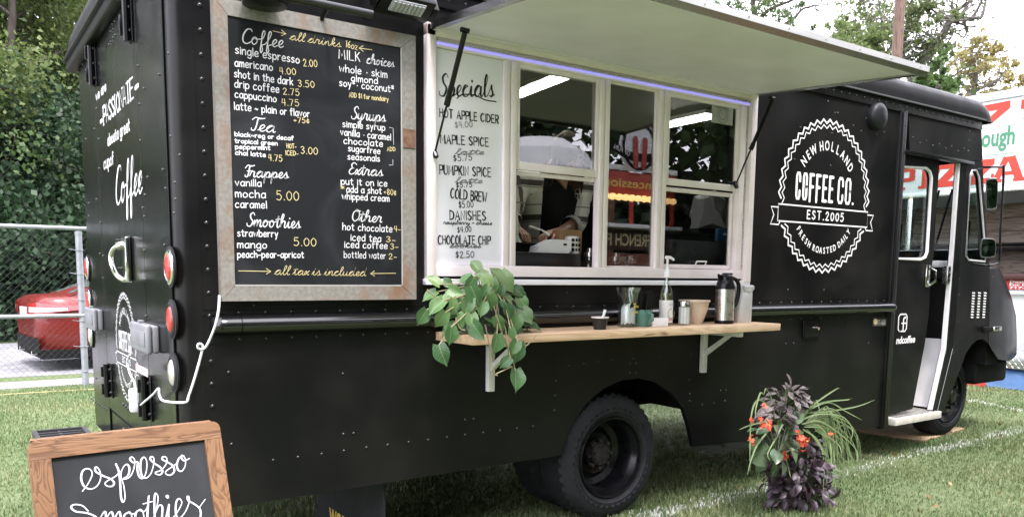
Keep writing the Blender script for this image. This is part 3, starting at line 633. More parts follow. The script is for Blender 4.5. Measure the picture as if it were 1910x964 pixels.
# door jamb: pale seal strip and black channel
mb = MB(); mb.prism([S(*q, .01) for q in [(1789, 299), (1793, 299), (1780, 480), (1766, 650), (1740, 764), (1736, 764), (1761, 650), (1776, 480)]], (0, .03, 0)); obj('jamb_strip', mb, M['whitepaint'], T, smooth=20)
mb = MB(); mb.prism([S(*q, .0) for q in [(1794, 299), (1802, 300), (1791, 480), (1776, 650), (1747, 768), (1741, 766), (1767, 650), (1781, 480)]], (0, .06, 0)); obj('jamb_channel', mb, M['trimblack'], T, smooth=20)
mb = MB(); mb.tube([S(1777, 650, -.006), S(1748, 768, -.006)], .0022, 6); obj('channel_edge', mb, mat('worn_edge', (.3, .3, .31), rough=.4, metal=.5), T)
# nose
def yy(px, py, y): return S(px, py, y)
prof = [yy(*q, .22) for q in [(1852, 503), (1866, 528), (1878, 556), (1888, 592), (1890, 630), (1890, 664), (1879, 672), (1868, 672)]]
crease = [S(*q) for q in [(1846, 500), (1846, 520), (1846, 545), (1846, 570), (1845, 600), (1844, 640), (1850, 652), (1862, 670)]]
rows = []
for y, b_ in [(.0, 0), (.015, .25), (.05, .55), (.11, .82), (.2, .98), (.3, 1), (1.29, 1), (2.28, 1), (2.38, .98), (2.47, .82), (2.53, .55), (2.565, .25), (2.58, 0)]:
    rows.append([V((c.x + (p.x - c.x) * b_, y, c.z + (p.z - c.z) * b_)) for p, c in zip(prof, crease)])
mb = MB(); mb.grid(rows); NO = obj('nose', mb, M['black'], T, smooth=60)
mb = MB(); top = [r[0] for r in rows]; mb.grid([[p, V((7.72, p.y, 1.62))] for p in top]); obj('cowl', mb, M['black'], T)
vm = mat('worn_vent', (.55, .56, .53), rough=.4)
for c in range(3):
    for r in range(10):
        a = S(1814.5 + c * 10.8 - r * .35, 548 + r * 5.0); x = a.x; mb = MB()
        mb.add([V((x - .02, -.001, a.z)), V((x + .026, -.001, a.z)), V((x + .026, -.010, a.z + .004)), V((x - .02, -.010, a.z + .004)), V((x - .02, -.001, a.z + .014)), V((x + .026, -.001, a.z + .014))], [(0, 1, 2, 3), (3, 2, 5, 4)])
        obj('louvre', mb, vm, T)
a = S(1831, 615); b = S(1864, 613)
mb = MB(); mb.box((a.x, -.03, a.z - .022), ((a.x + b.x) / 2 - .02, .0, a.z + .03), bev=.012); LT = obj('hood_latch', mb, M['matteblack'], T)
mb = MB(); mb.box(((a.x + b.x) / 2 - .018, -.045, a.z - .018), (b.x - .04, .0, a.z + .028), bev=.012); obj('latch_lever', mb, M['steel'], LT)
mb = MB(); mb.box((8.0, .12, .50), (8.62, 2.46, .72), bev=.04, seg=3); obj('front_bumper', mb, M['matteblack'], T)
# wheel house liner and floor pan
mb = MB(); mb.box((7.05, .26, .62), (8.2, .30, 1.0)); mb.box((7.05, .31, .95), (8.25, 2.3, 1.0)); mb.box((8.0, .05, .70), (8.24, .25, .98)); obj('wheel_liner', mb, M['matteblack'], T)
# windshield wall: slopes from roof to cowl
def ws(t, y): return V((7.50 + .27 * t, y, 2.80 - 1.20 * t))
def wsbar(t0, t1, y0, y1):
    q = [ws(t0, y0), ws(t0, y1), ws(t1, y1), ws(t1, y0)]; return q
mb = MB()
for t0, t1, y0, y1 in ((0, .22, .03, 2.55), (.86, 1.0, .03, 2.55), (.22, .86, .03, .065), (.22, .86, 2.51, 2.55), (.22, .86, 1.26, 1.32)): mb.prism(wsbar(t0, t1, y0, y1), (.03, 0, .007))
obj('windscreen_frame', mb, M['black'], T)
mb = MB(); mb.prism([q + V((.012, 0, 0)) for q in wsbar(.22, .86, .066, 1.259)], (.005, 0, .001)); mb.prism([q + V((.012, 0, 0)) for q in wsbar(.22, .86, 1.321, 2.509)], (.005, 0, .001)); obj('windscreen', mb, M['cabglass'], T, smooth=0)
for y in (.30, .42):
    mb = MB(); mb.tube([ws(.86, y + .2) + V((.06, 0, .0)), ws(.40, y) + V((.05, 0, 0))], .010, 6); obj('wiper', mb, M['matteblack'], T)
mb = MB(); mb.box((7.25, .10, 1.50), (7.66, 2.5, 1.60), bev=.02); mb.box((7.30, .10, .98), (7.62, 2.5, 1.50)); obj('dashboard', mb, M['dark'], T)
mb = MB(); mb.box((7.20, .14, 1.602), (7.40, 1.1, 1.66), bev=.01); obj('dash_cover', mb, M['whitepaint'], T)
# door opening: floor, step well, bulkhead
mb = MB(); mb.box((6.1, .46, .84), (7.9, 2.54, .90)); obj('cab_floor', mb, M['dark'], T)
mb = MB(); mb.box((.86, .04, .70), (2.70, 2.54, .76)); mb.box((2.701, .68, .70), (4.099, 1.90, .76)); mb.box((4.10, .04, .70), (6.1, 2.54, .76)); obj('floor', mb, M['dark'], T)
mb = MB(); mb.box((6.28, .50, .36), (7.6, .54, .84)); mb.box((6.22, .05, .36), (6.27, .5, .9)); obj('step_well', mb, M['whitepaint'], T)
mb = MB(); mb.prism([V((7.075, .045, .37)), V((7.13, .045, .56)), V((7.22, .045, .90)), V((7.24, .045, .97)), V((7.26, .045, .97)), V((7.10, .045, .37))], (0, .45, 0)); obj('step_riser', mb, M['whitepaint'], T, smooth=20)
mb = MB(); mb.box((6.5, .45, .902), (7.3, .48, .935)); obj('floor_edge', mb, M['alu'], T)
mb = MB(); mb.box((6.36, -.035, .292), (7.09, .50, .352), bev=.004); ST = obj('entry_step', mb, mat('worn_step', (.60, .57, .50), rough=.45, c2=(.5, .48, .43), ns=20, bump=.1, bs=60), T)
mb = MB()
for k in range(14): mb.box((6.40 + k * .048, -.02, .352), (6.424 + k * .048, .48, .357))
obj('step_tread', mb, M['alu'], ST)
mb = MB(); mb.box((6.05, .05, .76), (6.10, 2.54, 2.80)); obj('bulkhead', mb, M['dark'], T)
# sliding door, pushed half open
DY = .05
dl = [S(*q, DY) for q in [(1655, 285), (1753, 291), (1741, 480), (1737, 500), (1732, 588), (1725, 641), (1702, 762), (1650, 776)]]
dh = [S(*q, DY) for q in [(1660, 310), (1726, 314), (1733, 320), (1736, 332), (1728, 470), (1724, 480), (1716, 484), (1660, 482)]]
mb = MB(); mb.plate([dl, dh], (0, .03, 0)); SD = obj('sliding_door', mb, M['black'], T, smooth=20)
mb = MB(); mb.tube([q + V((0, -.004, 0)) for q in dh], .013, 6, closed=True); obj('door_window_frame', mb, mat('pale_seal', (.66, .67, .66), rough=.35), SD)
mb = MB(); mb.prism([q + V((0, .012, 0)) for q in dh], (0, .005, 0)); obj('door_window', mb, M['cabglass'], SD, smooth=0)
a = S(1729, 494, DY); b = S(1731, 535, DY)
mb = MB(); mb.box((a.x - .03, DY - .018, b.z), (a.x + .025, DY - .001, a.z), bev=.006); mb.tube([V((a.x + .03, DY - .02, a.z - .03)), V((a.x + .05, DY - .05, a.z - .05)), V((a.x + .055, DY - .05, b.z + .05)), V((a.x + .02, DY - .02, b.z + .015))], .010, 6); obj('door_handle', mb, M['chrome'], SD)
a = S(1768, 496, .02); mb = MB(); mb.box((a.x - .03, .0, a.z - .16), (a.x + .025, .05, a.z), bev=.004); LC = obj('door_latch', mb, M['alu'], T)
mb = MB()
for k in range(3): mb.box((a.x - .018, -.003, a.z - .14 + k * .05), (a.x + .012, -.0005, a.z - .115 + k * .05))
obj('latch_slot', mb, M['matteblack'], LC)
DPL = Plane((0, DY - .0005, 0), (1, 0, 0), (0, 0, 1))
mb = MB(); A = DPL.p(1674.5, 618); B = DPL.p(1692, 585.5)
x0, z0 = A; x1, z1 = B; c_ = .02
rr = [(x0 + c_, z0), (x1 - c_, z0), (x1, z0 + c_), (x1, z1 - c_), (x1 - c_, z1), (x0 + c_, z1), (x0, z1 - c_), (x0, z0 + c_), (x0 + c_, z0), (x0 + c_ * 1.6, z0)]
ribbon(mb, DPL, [np.array(q) for q in rr], .012)
xm = x0 + (x1 - x0) * .60
ribbon(mb, DPL, [np.array(q) for q in smoothpts([(xm + .032, z1 - .028), (xm + .010, z1 - .030), (xm, z1 - .05), (xm, z1 - .09), (xm, z0 + .008)], 4)], .015)
ribbon(mb, DPL, [np.array((xm - .026, z1 - .075)), np.array((xm + .036, z1 - .075))], .012)
v0 = DPL.p(1671, 641.5); v1 = DPL.p(1706, 638.5); put_filled(mb, DPL, 'ndcoffee', v0, v1, .062, off=.03, slant=.12)
obj('social_media_decal', mb, M['decal'], SD, smooth=0)

# --- wheels
def wheel(c, R=.385, wd=.23, rimr=.250, deep=.165, out=True, sgn=-1, N=160, nm='wheel'):
    c = V(c); Mx = Matrix.Rotation(PI / 2 * (1 if sgn < 0 else -1), 3, 'X')    # local +Z points to the outer face
    mb = MB(); h = wd / 2
    prof = [(rimr, -h + .012), (rimr + .02, -h), (R - .075, -h - .006), (R - .035, -h + .004), (R - .012, -h + .02)]
    tread = [(R, -h + .035), (R + .001, -.05), (R + .003, 0), (R + .001, .05), (R, h - .035)]
    prof2 = [(R - .012, h - .02), (R - .035, h - .004), (R - .060, h + .003), (R - .075, h + .006), (R - .080, h + .009), (R - .084, h + .005), (R - .105, h + .006), (R - .109, h + .009), (R - .113, h + .004), (rimr + .02, h), (rimr, h - .012)]
    full = prof + tread + prof2; vs = []; fs = []
    for i, (r, z) in enumerate(full):
        for k in range(N):
            a = 2 * PI * k / N; r2 = r
            if 3 <= i <= len(full) - 5:                 # tread blocks: alternate lugs, staggered across the width
                lug = ((k + (i % 2) * 2) % 4) < 2; r2 = r - (0 if lug else (.011 if 4 <= i <= len(full) - 6 else .006))
            q = Mx @ V((r2 * math.cos(a), r2 * math.sin(a), z)); vs.append(c + q)
    for i in range(len(full) - 1):
        for k in range(N): fs.append((i * N + k, i * N + (k + 1) % N, (i + 1) * N + (k + 1) % N, (i + 1) * N + k))
    mb.add(vs, fs); ty = obj(nm, mb, M['rubber'], T, smooth=28)
    mb = MB()
    if out:                                             # dish deep inside (dual rear wheel)
        pr = [(rimr + .006, h - .008), (rimr, h + .004), (rimr - .012, h), (rimr - .016, h - .03), (rimr - .035, h - .05), (rimr - .045, h - .10), (rimr - .05, h - deep), (rimr - .085, h - deep - .02), (.145, h - deep - .012), (.13, h - deep + .005), (.12, h - deep), (.0, h - deep)]
    else:
        pr = [(rimr + .006, h - .008), (rimr, h + .004), (rimr - .012, h), (rimr - .018, h - .03), (rimr - .05, h - .055), (rimr - .06, h - .05), (.15, h - .012), (.12, h - .004), (.10, h - .01), (.0, h - .01)]
    mb.lathe(pr, c, 48, Mx); rm = obj('rim', mb, M['rim'], ty, smooth=40)
    mb = MB()
    if out:
        mb.lathe([(.085, h - deep), (.085, h - deep + .02), (.075, h - deep + .03), (.07, h - deep + .06), (.045, h - deep + .07), (.0, h - deep + .07)], c, 16, Mx)
        for k in range(8):
            a = 2 * PI * k / 8; mb.tube([c + Mx @ V((.088 * math.cos(a), .088 * math.sin(a), h - deep + .03)), c + Mx @ V((.088 * math.cos(a), .088 * math.sin(a), h - deep + .062))], .013, 6)
        for k in range(8):
            a = 2 * PI * (k + .5) / 8; mb.tube([c + Mx @ V((.06 * math.cos(a), .055 * math.sin(a), h - deep + .05)), c + Mx @ V((.055 * math.cos(a), .055 * math.sin(a), h - deep + .075))], .009, 6)
    else:
        mb.lathe([(.075, h - .012), (.07, h + .03), (.055, h + .045), (0, h + .048)], c, 16, Mx)
        for k in range(8):
            a = 2 * PI * k / 8; mb.tube([c + Mx @ V((.11 * math.cos(a), .11 * math.sin(a), h - .012)), c + Mx @ V((.11 * math.cos(a), .11 * math.sin(a), h + .03))], .016, 6)
    obj('hub', mb, M['rust'] if out else M['rim'], ty, smooth=30)
    return ty
RC = S(1137, 852, .05)
RWX, RWZ, RWR = RC.x, .392, .392
wheel((RWX, .028 + .125, RWZ), RWR, .25, out=True); wheel((RWX, .028 + .125 + .30, RWZ), RWR, .25, out=True)
wheel((RWX, 2.58 - .175, RWZ), RWR, .25, out=True, sgn=1); wheel((RWX, 2.58 - .475, RWZ), RWR, .25, out=True, sgn=1)
FWX = 7.72
wheel((FWX, .34, .405), .378, .23, .25, out=False); wheel((FWX, 2.26, .405), .378, .23, .25, out=False, sgn=1)
mb = MB(); mb.tube([V((RWX, .3, .40)), V((RWX, 2.3, .40))], .07, 10); mb.tube([V((FWX, .4, .42)), V((FWX, 2.2, .42))], .05, 8)
mb.lathe([(.02, -.16), (.15, -.1), (.19, 0), (.15, .1), (.02, .16)], (RWX, 1.29, .40), 14, Matrix.Rotation(PI / 2, 3, 'X')); obj('axle', mb, M['matteblack'], T)
mb = MB(); mb.box((.9, .85, .52), (8.1, .93, .70)); mb.box((.9, 1.65, .52), (8.1, 1.73, .70)); mb.box((1.2, .9, .54), (1.3, 1.7, .66)); mb.box((4.6, .9, .54), (4.7, 1.7, .66)); obj('chassis', mb, M['matteblack'], T)
obj('underbody', MB().box((.9, .05, .60), (2.70, 2.5, .70)), M['matteblack'], T); obj('underbody', MB().box((4.10, .05, .60), (6.1, 2.5, .70)), M['matteblack'], T)
obj('fuel_tank', MB().box((4.9, .45, .42), (5.8, .9, .60), bev=.05), M['matteblack'], T); obj('water_tank', MB().box((4.9, 1.8, .42), (5.8, 2.3, .60), bev=.05), M['matteblack'], T)
# inner wheel arch
mb = MB(); mb.box((2.70, .032, 1.0), (4.1, .68, 1.03)); mb.box((2.70, .032, .6), (2.73, .68, .999)); mb.box((4.07, .032, .6), (4.10, .68, .999)); mb.box((2.731, .65, .76), (4.069, .68, .999)); obj('arch_liner', mb, M['matteblack'], T)
# mud flap behind the rear wheel
a = G(720, 950, .10); FX = 1.76
mb = MB(); p0 = XP(716, 862, FX); p1 = XP(604, 905, FX)
FLY0, FLY1 = .045, XP(592, 920, FX).y
mb.box((FX, FLY0, .035), (FX + .012, FLY1, .66)); MF = obj('mud_flap', mb, mat('flap_rubber', (.010, .011, .013), rough=.6, spec=.3, c2=(.015, .016, .018), ns=9, bump=.2, bs=50), T)
FP = Plane((FX - .0005, 0, 0), (0, -1, 0), (0, 0, 1)); mb = MB()
q0 = FP.p(615, 976); q1 = FP.p(668, 1000); put_filled(mb, FP, 'WORKHORSE', q0, (q0[0] + .60, q0[1]), .10, off=.03); obj('flap_lettering', mb, M['yellowprint'], MF, smooth=0)
# rear step bumper
p = G(76, 806, .44); q = G(178, 797, .44)
mb = MB(); by1 = XP(78, 812, .50).y
mb.box((.44, .35, .325), (.47, by1, .370), bev=.003); mb.box((.75, .35, .325), (.78, by1, .370)); mb.box((.47, by1 - .03, .325), (.75, by1, .370)); mb.box((.47, .35, .325), (.75, .38, .370))
for y in np.arange(.45, by1 - .04, .085): mb.box((.47, y, .33), (.75, y + .022, .363))
mb.box((.595, .38, .335), (.615, by1 - .03, .357)); obj('rear_step', mb, mat('steel_grating', (.05, .05, .053), rough=.5, metal=.4), T)
mb = MB(); mb.box((.79, 1.15, .46), (.797, 1.45, .60), bev=.002); obj('plate_bracket', mb, M['alu'], T)

# --- rear fittings
def rear_lamp(px, py, rz, ma, ring=True):
    c = RR(px, py); x = XR - .012 if c.y > ya and c.y < yb else XR - .010
    Mx = Matrix.Rotation(-PI / 2, 3, 'Y'); mb = MB()
    mb.lathe([(rz + .020, 0), (rz + .018, .012), (rz + .007, .017), (rz - .003, .012)], (x, c.y, c.z), 28, Mx); o = obj('tail_lamp_ring', mb, M['chrome'] if ring else M['rubber'], T, smooth=50)
    mb = MB(); mb.lathe([(rz, .008), (rz * .95, .016), (rz * .7, .022), (0, .025)], (x, c.y, c.z), 28, Mx); obj('lens', mb, ma, o, smooth=50)
    mb = MB(); mb.lathe([(rz + .028, 0), (rz + .03, .008), (rz + .02, .010)], (x, c.y, c.z), 28, Mx); obj('gasket', mb, M['rubber'], o)
rear_lamp(324.6, 498, .058, M['redlens']); rear_lamp(327.8, 595.6, .058, M['redlens'], False); rear_lamp(330.8, 694, .058, M['clearlens'], False)
rear_lamp(168, 500, .058, M['redlens']); rear_lamp(171.5, 561, .058, M['redlens']); rear_lamp(175, 624, .058, M['clearlens'])
def hinge(px, py, hgt, wdt=.10):
    c = RR(px, py); mb = MB(); x = XR - .0105
    mb.box((x - .006, c.y - wdt / 2, c.z - hgt / 2), (x, c.y + wdt / 2, c.z + hgt / 2), bev=.002)
    mb.tube([V((x - .022, c.y, c.z - hgt / 2)), V((x - .022, c.y, c.z + hgt / 2))], .016, 8); o = obj('door_hinge', mb, M['trimblack'], T)
    mb = MB()
    obj('hinge_knuckle', MB().box((x - .05, c.y + .005, c.z - hgt * .42), (x - .004, c.y + .03, c.z - hgt * .1), bev=.003), M['rim'], o)
    obj('hinge_knuckle', MB().box((x - .05, c.y + .005, c.z + hgt * .12), (x - .004, c.y + .03, c.z + hgt * .42), bev=.003), M['rim'], o); mb = MB()
    for s_ in (-.35, 0, .35):
        for t_ in (-.32, .32): mb.rivet((x - .006, c.y + t_ * wdt, c.z + s_ * hgt), (-1, 0, 0), .011, .012)
    obj('hinge_bolts', mb, M['rim'], o, kind='stuff')
hinge(248, 18, .30, .09); hinge(181, 122, .24, .11); hinge(210, 709, .20, .14); hinge(283, 741, .22, .13)
# door handle: backing plate, pull loop
c = RR(236, 484); x = XR - .0105
mb = MB(); mb.box((x - .004, c.y - .20, c.z - .12), (x, c.y + .03, c.z + .12), bev=.003); HD = obj('door_pull', mb, mat('polished_plate', (.30, .30, .30), rough=.22, metal=1, big=.3, bigs=9), T)
mb = MB(); mb.tube([V(q) for q in smoothpts([XP(234, 457, x - .015), XP(222, 459, x - .045), XP(212, 464, x - .065), XP(207, 478, x - .075), XP(210, 497, x - .072), XP(218, 513, x - .055), XP(228, 521, x - .035), XP(235, 523, x - .018)], 5)], [.018, .0175, .017, .0165] + [.0125] * 32, 10) if 0 else mb.tube([V(q) for q in smoothpts([XP(234, 457, x - .015), XP(222, 459, x - .045), XP(212, 464, x - .065), XP(207, 478, x - .075), XP(210, 497, x - .072), XP(218, 513, x - .055), XP(228, 521, x - .035), XP(235, 523, x - .018)], 5)], .0125, 10)
mb.tube([XP(233, 456, x - .012), XP(219, 459, x - .05)], .021, 10); obj('pull_loop', mb, M['chrome'], HD, smooth=60)
e0, e1 = XP(235.5, 441, x - .02), XP(236.5, 525, x - .02); mb = MB(); mb.box((x - .03, min(e0.y, e1.y) - .018, e1.z), (x - .005, max(e0.y, e1.y) + .012, e0.z), bev=.008); obj('latch_bar', mb, M['chrome'], HD)
# power inlet boxes
def inlet(px0, py0, px1, py1, nm='power_inlet_box'):
    a, b = RR(px0, py0), RR(px1, py1); y0, y1 = min(a.y, b.y), max(a.y, b.y); z0, z1 = min(a.z, b.z), max(a.z, b.z)
    mb = MB(); mb.box((x - .030, y0, z0), (x, y1, z1), bev=.010, seg=3); o = obj(nm, mb, M['grey'], T)
    mb = MB(); mb.box((x - .056, y0 - .004, z0 - .004), (x - .032, y1 + .004, z1 + .004), bev=.011, seg=3); mb.box((x - .061, y0 + .03, z0 + .03), (x - .0565, y1 - .03, z1 - .03), bev=.002); mb.box((x - .05, (y0 + y1) / 2 - .03, z1 + .005), (x - .03, (y0 + y1) / 2 + .03, z1 + .018), bev=.003); obj('inlet_lid', mb, M['grey'], o)
    return o
inlet(269, 599, 303, 659); inlet(178, 573, 197, 616)
mb = MB(); yq = RR(278, 748); 
# rivets on the rear
def rr_(px, py, r=.009): q = RR(px, py); rv.rivet((XR - .0102, q.y, q.z), (-1, 0, 0), r, .007)
for q in [(215.5, 55), (211, 59.5), (219, 41), (214.5, 46.5), (219, 66.5), (215.5, 71.5), (211, 79), (208, 84), (238, 46), (232.5, 56), (181, 91), (158, 120), (262, 124), (320, 101), (273, 166), (302, 140), (265, 195), (180, 241), (164, 260), (266, 263), (184, 203), (188, 260), (324, 255), (341, 290), (268, 333), (309, 317), (332, 341), (189, 315), (314, 352), (333, 372), (330, 398), (266, 353), (275, 364), (280, 331), (184, 372), (169, 379), (191, 415), (169, 403), (271, 388), (274, 404), (312, 457), (274, 467), (196, 518), (276, 521), (190, 473), (196, 477), (200, 627), (203, 679), (183, 705), (277, 589), (283, 719), (176, 720), (226, 448), (231, 447), (222, 448), (226, 500), (231, 500)]: rr_(*q, .007)
for k in range(8): rr_(174 + k * 4, 743 + k * 2.8, .008)
for q in [(234, 753), (239, 757), (243, 761), (248, 764), (254, 743), (259, 747), (264, 750), (234, 731), (238, 735), (243, 740), (247, 736)]: rr_(*q, .012)
# rivets on the side, read off the photograph
def sr(px, py, r=.008): q = S(px, py); rv.rivet((q.x, -.0005, q.z), (0, -1, 0), r, .0045)
for k in range(24):
    z = .62 + k * .0985; rv.rivet((.925, -.0005, z), (0, -1, 0), .010, .006)
for x in np.arange(1.05, 6.2, .118):
    rv.rivet((x, -.0042, 1.322), (0, -1, 0), .007, .004); rv.rivet((x, -.0042, 1.205), (0, -1, 0), .007, .004)
for q in [(426.5, 694), (640, 696.5), (432, 828), (510, 857.5), (556, 852), (600.5, 846), (642, 840), (684, 834), (723.5, 829), (763, 824), (799, 819.5), (834.5, 814.5), (868, 810), (641, 809), (660, 807.5), (868, 782), (884, 780.5), (1037, 709), (1036, 737), (1034.5, 764), (902, 806), (933, 802), (965, 798), (995, 794), (1286, 708), (1286.5, 733.5), (1286.5, 747), (1310, 754.5), (1332, 752), (1352, 747), (1344, 728), (1354, 727.5), (1175, 694), (1187, 694), (1175, 677), (1187, 677),
          (1061, 680), (1089, 677), (1115, 674), (1142, 671), (1182, 668), (1233, 663), (474, 569), (720, 568), (1058, 545), (1545, 190), (1559, 180), (1558, 211), (1563, 211), (1493, 238), (1552, 249), (1592, 235), (1606, 245), (1635, 252), (1649, 247), (1482, 298), (1549, 309), (1616, 222), (1618, 195), (1660, 198), (1470, 541), (1537, 541), (1466, 641), (1347, 648), (1288, 660), (1480, 640), (1620, 640),
          (1703, 257), (1716, 267), (1728, 263), (1740, 272), (1752, 269), (1764, 277), (1775, 273), (1787, 282), (1798, 278), (1806, 282), (1808, 245), (1808, 262), (1812, 330), (1852, 515), (1790, 520), (1789, 550), (1787, 600), (1784, 640), (1778, 660)]: sr(*q, .0075)

# --- the round logo, on the side and on the rear
def badge(pl, c, R, s1=1., name='logo_decal', par=T):
    mb = MB(); c = np.array(c); n = 44
    def zig(r, am, wd):
        pts = []
        for k in range(n * 2 + 1):
            a = 2 * PI * k / (n * 2); rr = r + (am if k % 2 == 0 else -am); pts.append(c + np.array((math.sin(a), math.cos(a))) * rr)
        zt, zb_ = -.075 * R / .55, -.20 * R / .55
        run = []
        for p in pts:
            if zb_ < p[1] - c[1] < zt:
                if len(run) > 1: ribbon(mb, pl, run, wd)
                run = []
            else: run.append(p)
        if len(run) > 1: ribbon(mb, pl, run, wd)
    zig(R * .972, R * .026, R * .028); zig(R * .905, R * .024, R * .017)
    w_ = R * .018; bx = R * .99; b0, b1 = c[1] - R * .355, c[1] - R * .145
    ribbon(mb, pl, [np.array(q) for q in ((c[0] - bx, b0), (c[0] + bx, b0), (c[0] + bx, b1), (c[0] - bx, b1), (c[0] - bx, b0), (c[0] - bx + w_, b0))], w_)
    for sg in (-1, 1):
        e = c[0] + sg * bx; f_ = c[0] + sg * R * 1.13
        ribbon(mb, pl, [np.array(q) for q in ((e, b1 - R * .04), (f_, b1 - R * .04), (f_ - sg * R * .06, (b0 + b1) / 2 - R * .035), (f_, b0 - R * .045), (e - sg * R * .02, b0 - R * .045), (e - sg * R * .05, b0))], w_)
    k = filled('COFFEE')
    blocks(mb, pl, c, R, 'COFFEE', -.66, .19, -.075, .36, .042 * R); blocks(mb, pl, c, R, 'CO.', .25, .66, -.075, .36, .042 * R)
    st, tot = print_strokes('EST.2005', .55); h = .105 * R / 1.7; sx = .80 * R / tot
    for s_ in st: ribbon(mb, pl, [np.array((c[0] - .385 * R + q[0] * sx, c[1] - .30 * R + q[1] * h)) for q in s_], R * .019)
    arc_filled(mb, pl, 'NEW HOLLAND', c, R * .60, -56, 56, R * .125, off=.015, top=True, sx=.72)
    arc_filled(mb, pl, 'FRESH ROASTED DAILY', c, R * .745, -55, 55, R * .085, off=.02, top=False, sx=.78)
    return obj(name, mb, M['decal'], par, smooth=0)
badge(SIDE, (5.288, 2.082), .548)
badge(REAR, (-1.222, 1.082), .30)
# lettering on the rear doors
mb = MB(); BE = REAR
def rw(txt, p0, p1, hpx, off=.02, slant=0.): a = BE.p(*p0); b = BE.p(*p1); h = np.hypot(*(BE.p(p0[0], p0[1] - hpx) - a)); put_filled(mb, BE, txt, a, (b[0], a[1] * .5 + b[1] * .5), h, off=off, slant=slant)
def serif(pl, p0, p1, hpx, txt, wide=.30):
    a = pl.p(*p0); b = pl.p(*p1); a[1] = b[1] = (a[1] + b[1]) / 2; h = np.hypot(*(pl.p(p0[0], p0[1] - hpx) - pl.p(*p0)))
    n = len(txt); ws = [.55 if ch == 'I' else 1 for ch in txt]; tot = sum(ws); acc = 0; L_ = b[0] - a[0]
    for ch, q in zip(txt, ws):
        x0 = a[0] + L_ * acc / tot; cw = L_ * q / tot * .82; acc += q
        st, wd = print_strokes(ch); wd = max(wd, .1)
        for s_ in st:
            P = [np.array((x0 + u[0] / max(wd, .3) * cw, a[1] + u[1] / 1.7 * h)) for u in s_]
            d = P[-1] - P[0]; thick = .019 if abs(d[1]) > abs(d[0]) * 2.2 else .009
            if ch == 'O' or ch == 'S': thick = .016
            ribbon(mb, pl, P, thick)
            for e in (P[0], P[-1]):
                if abs(d[1]) > abs(d[0]) and ch not in 'OS': ribbon(mb, pl, [e - np.array((.016, 0)), e + np.array((.016, 0))], .008)
serif(REAR, (193.8, 231), (251, 183), 32, 'PASSIONATE'); obj('slogan_lettering', mb, M['decal'], T, smooth=0)
for q in ((189.6, 226), (255.7, 162)):
    p = BE.p(*q); mb = MB(); ribbon(mb, BE, [p - np.array((.04, 0)), p + np.array((.035, 0))], .022); obj('slogan_dash', mb, M['decal'], T, smooth=0)
mb = MB(); write(mb, BE, 'we are', (179.8, 188), (198.5, 168), 9.5, .011, 'print', calli=.8); obj('slogan_lettering', mb, M['decal'], T, smooth=0)
mb = MB(); write(mb, BE, 'abouta great', (201.8, 272), (242.6, 243), 12, .010, 'print', calli=.5, gap=.42); obj('slogan_lettering', mb, M['decal'], T, smooth=0)
mb = MB(); write(mb, BE, 'cupof', (194.7, 316), (212.4, 305), 13, .010, 'print', calli=.5); obj('slogan_lettering', mb, M['decal'], T, smooth=0)
mb = MB(); write(mb, BE, 'Coffee', (217, 383), (266, 358), 33, .011, 'script', calli=1.5, slant=.22); obj('slogan_lettering', mb, M['decal'], T, smooth=0)

# --- small side fittings
c = S(1635, 219); mb = MB(); Mx = Matrix.Rotation(PI / 2, 3, 'X')
mb.lathe([(.098, .0), (.100, .03), (.094, .05), (.08, .062), (.05, .072), (0, .076)], (c.x - .03, 0, c.z), 28, Mx); obj('round_vent', mb, mat('vent_paint', (.012, .0135, .015), rough=.42, spec=.3, bump=.1, bs=120), T, smooth=50)
a = S(1497, 597); b = S(1527, 629)
mb = MB(); mb.box((a.x, -.014, b.z), (b.x, .0, a.z), bev=.01, seg=3); HT = obj('access_hatch', mb, M['black'], T)
mb = MB(); mb.tube([V((a.x + .01, -.014, b.z + .01)), V((a.x + .01, -.014, a.z - .01)), V((b.x - .01, -.014, a.z - .01)), V((b.x - .01, -.014, b.z + .01))], .006, 6, closed=True); obj('hatch_rim', mb, M['trimblack'], HT)
q = S(1520, 612); mb = MB(); mb.lathe([(.012, 0), (.012, .02), (0, .024)], (q.x, -.014, q.z), 12, Mx); obj('hatch_lock', mb, M['chrome'], HT)
a = S(1627.5, 593); b = S(1652, 608)
mb = MB(); mb.box((a.x, -.006, b.z), (b.x, -.0005, a.z), bev=.001, seg=1); BD = obj('model_badge', mb, mat('badge_black', (.03, .03, .03), rough=.4), T)
pl = Plane((0, -.0062, 0), (1, 0, 0), (0, 0, 1)); mb = MB(); p0 = pl.p(1636, 606); p1 = pl.p(1651, 605.5); put_filled(mb, pl, 'FT-1600', p0, p1, .040)
obj('badge_lettering', mb, mat('badge_print', (.45, .44, .42), rough=.5), BD, smooth=0)
mb = MB(); q = S(1631.5, 600); mb.lathe([(.026, 0), (.022, .004), (0, .005)], (q.x, -.006, q.z), 16, Mx); obj('badge_emblem', mb, mat('badge_gold', (.5, .4, .24), rough=.4), BD)
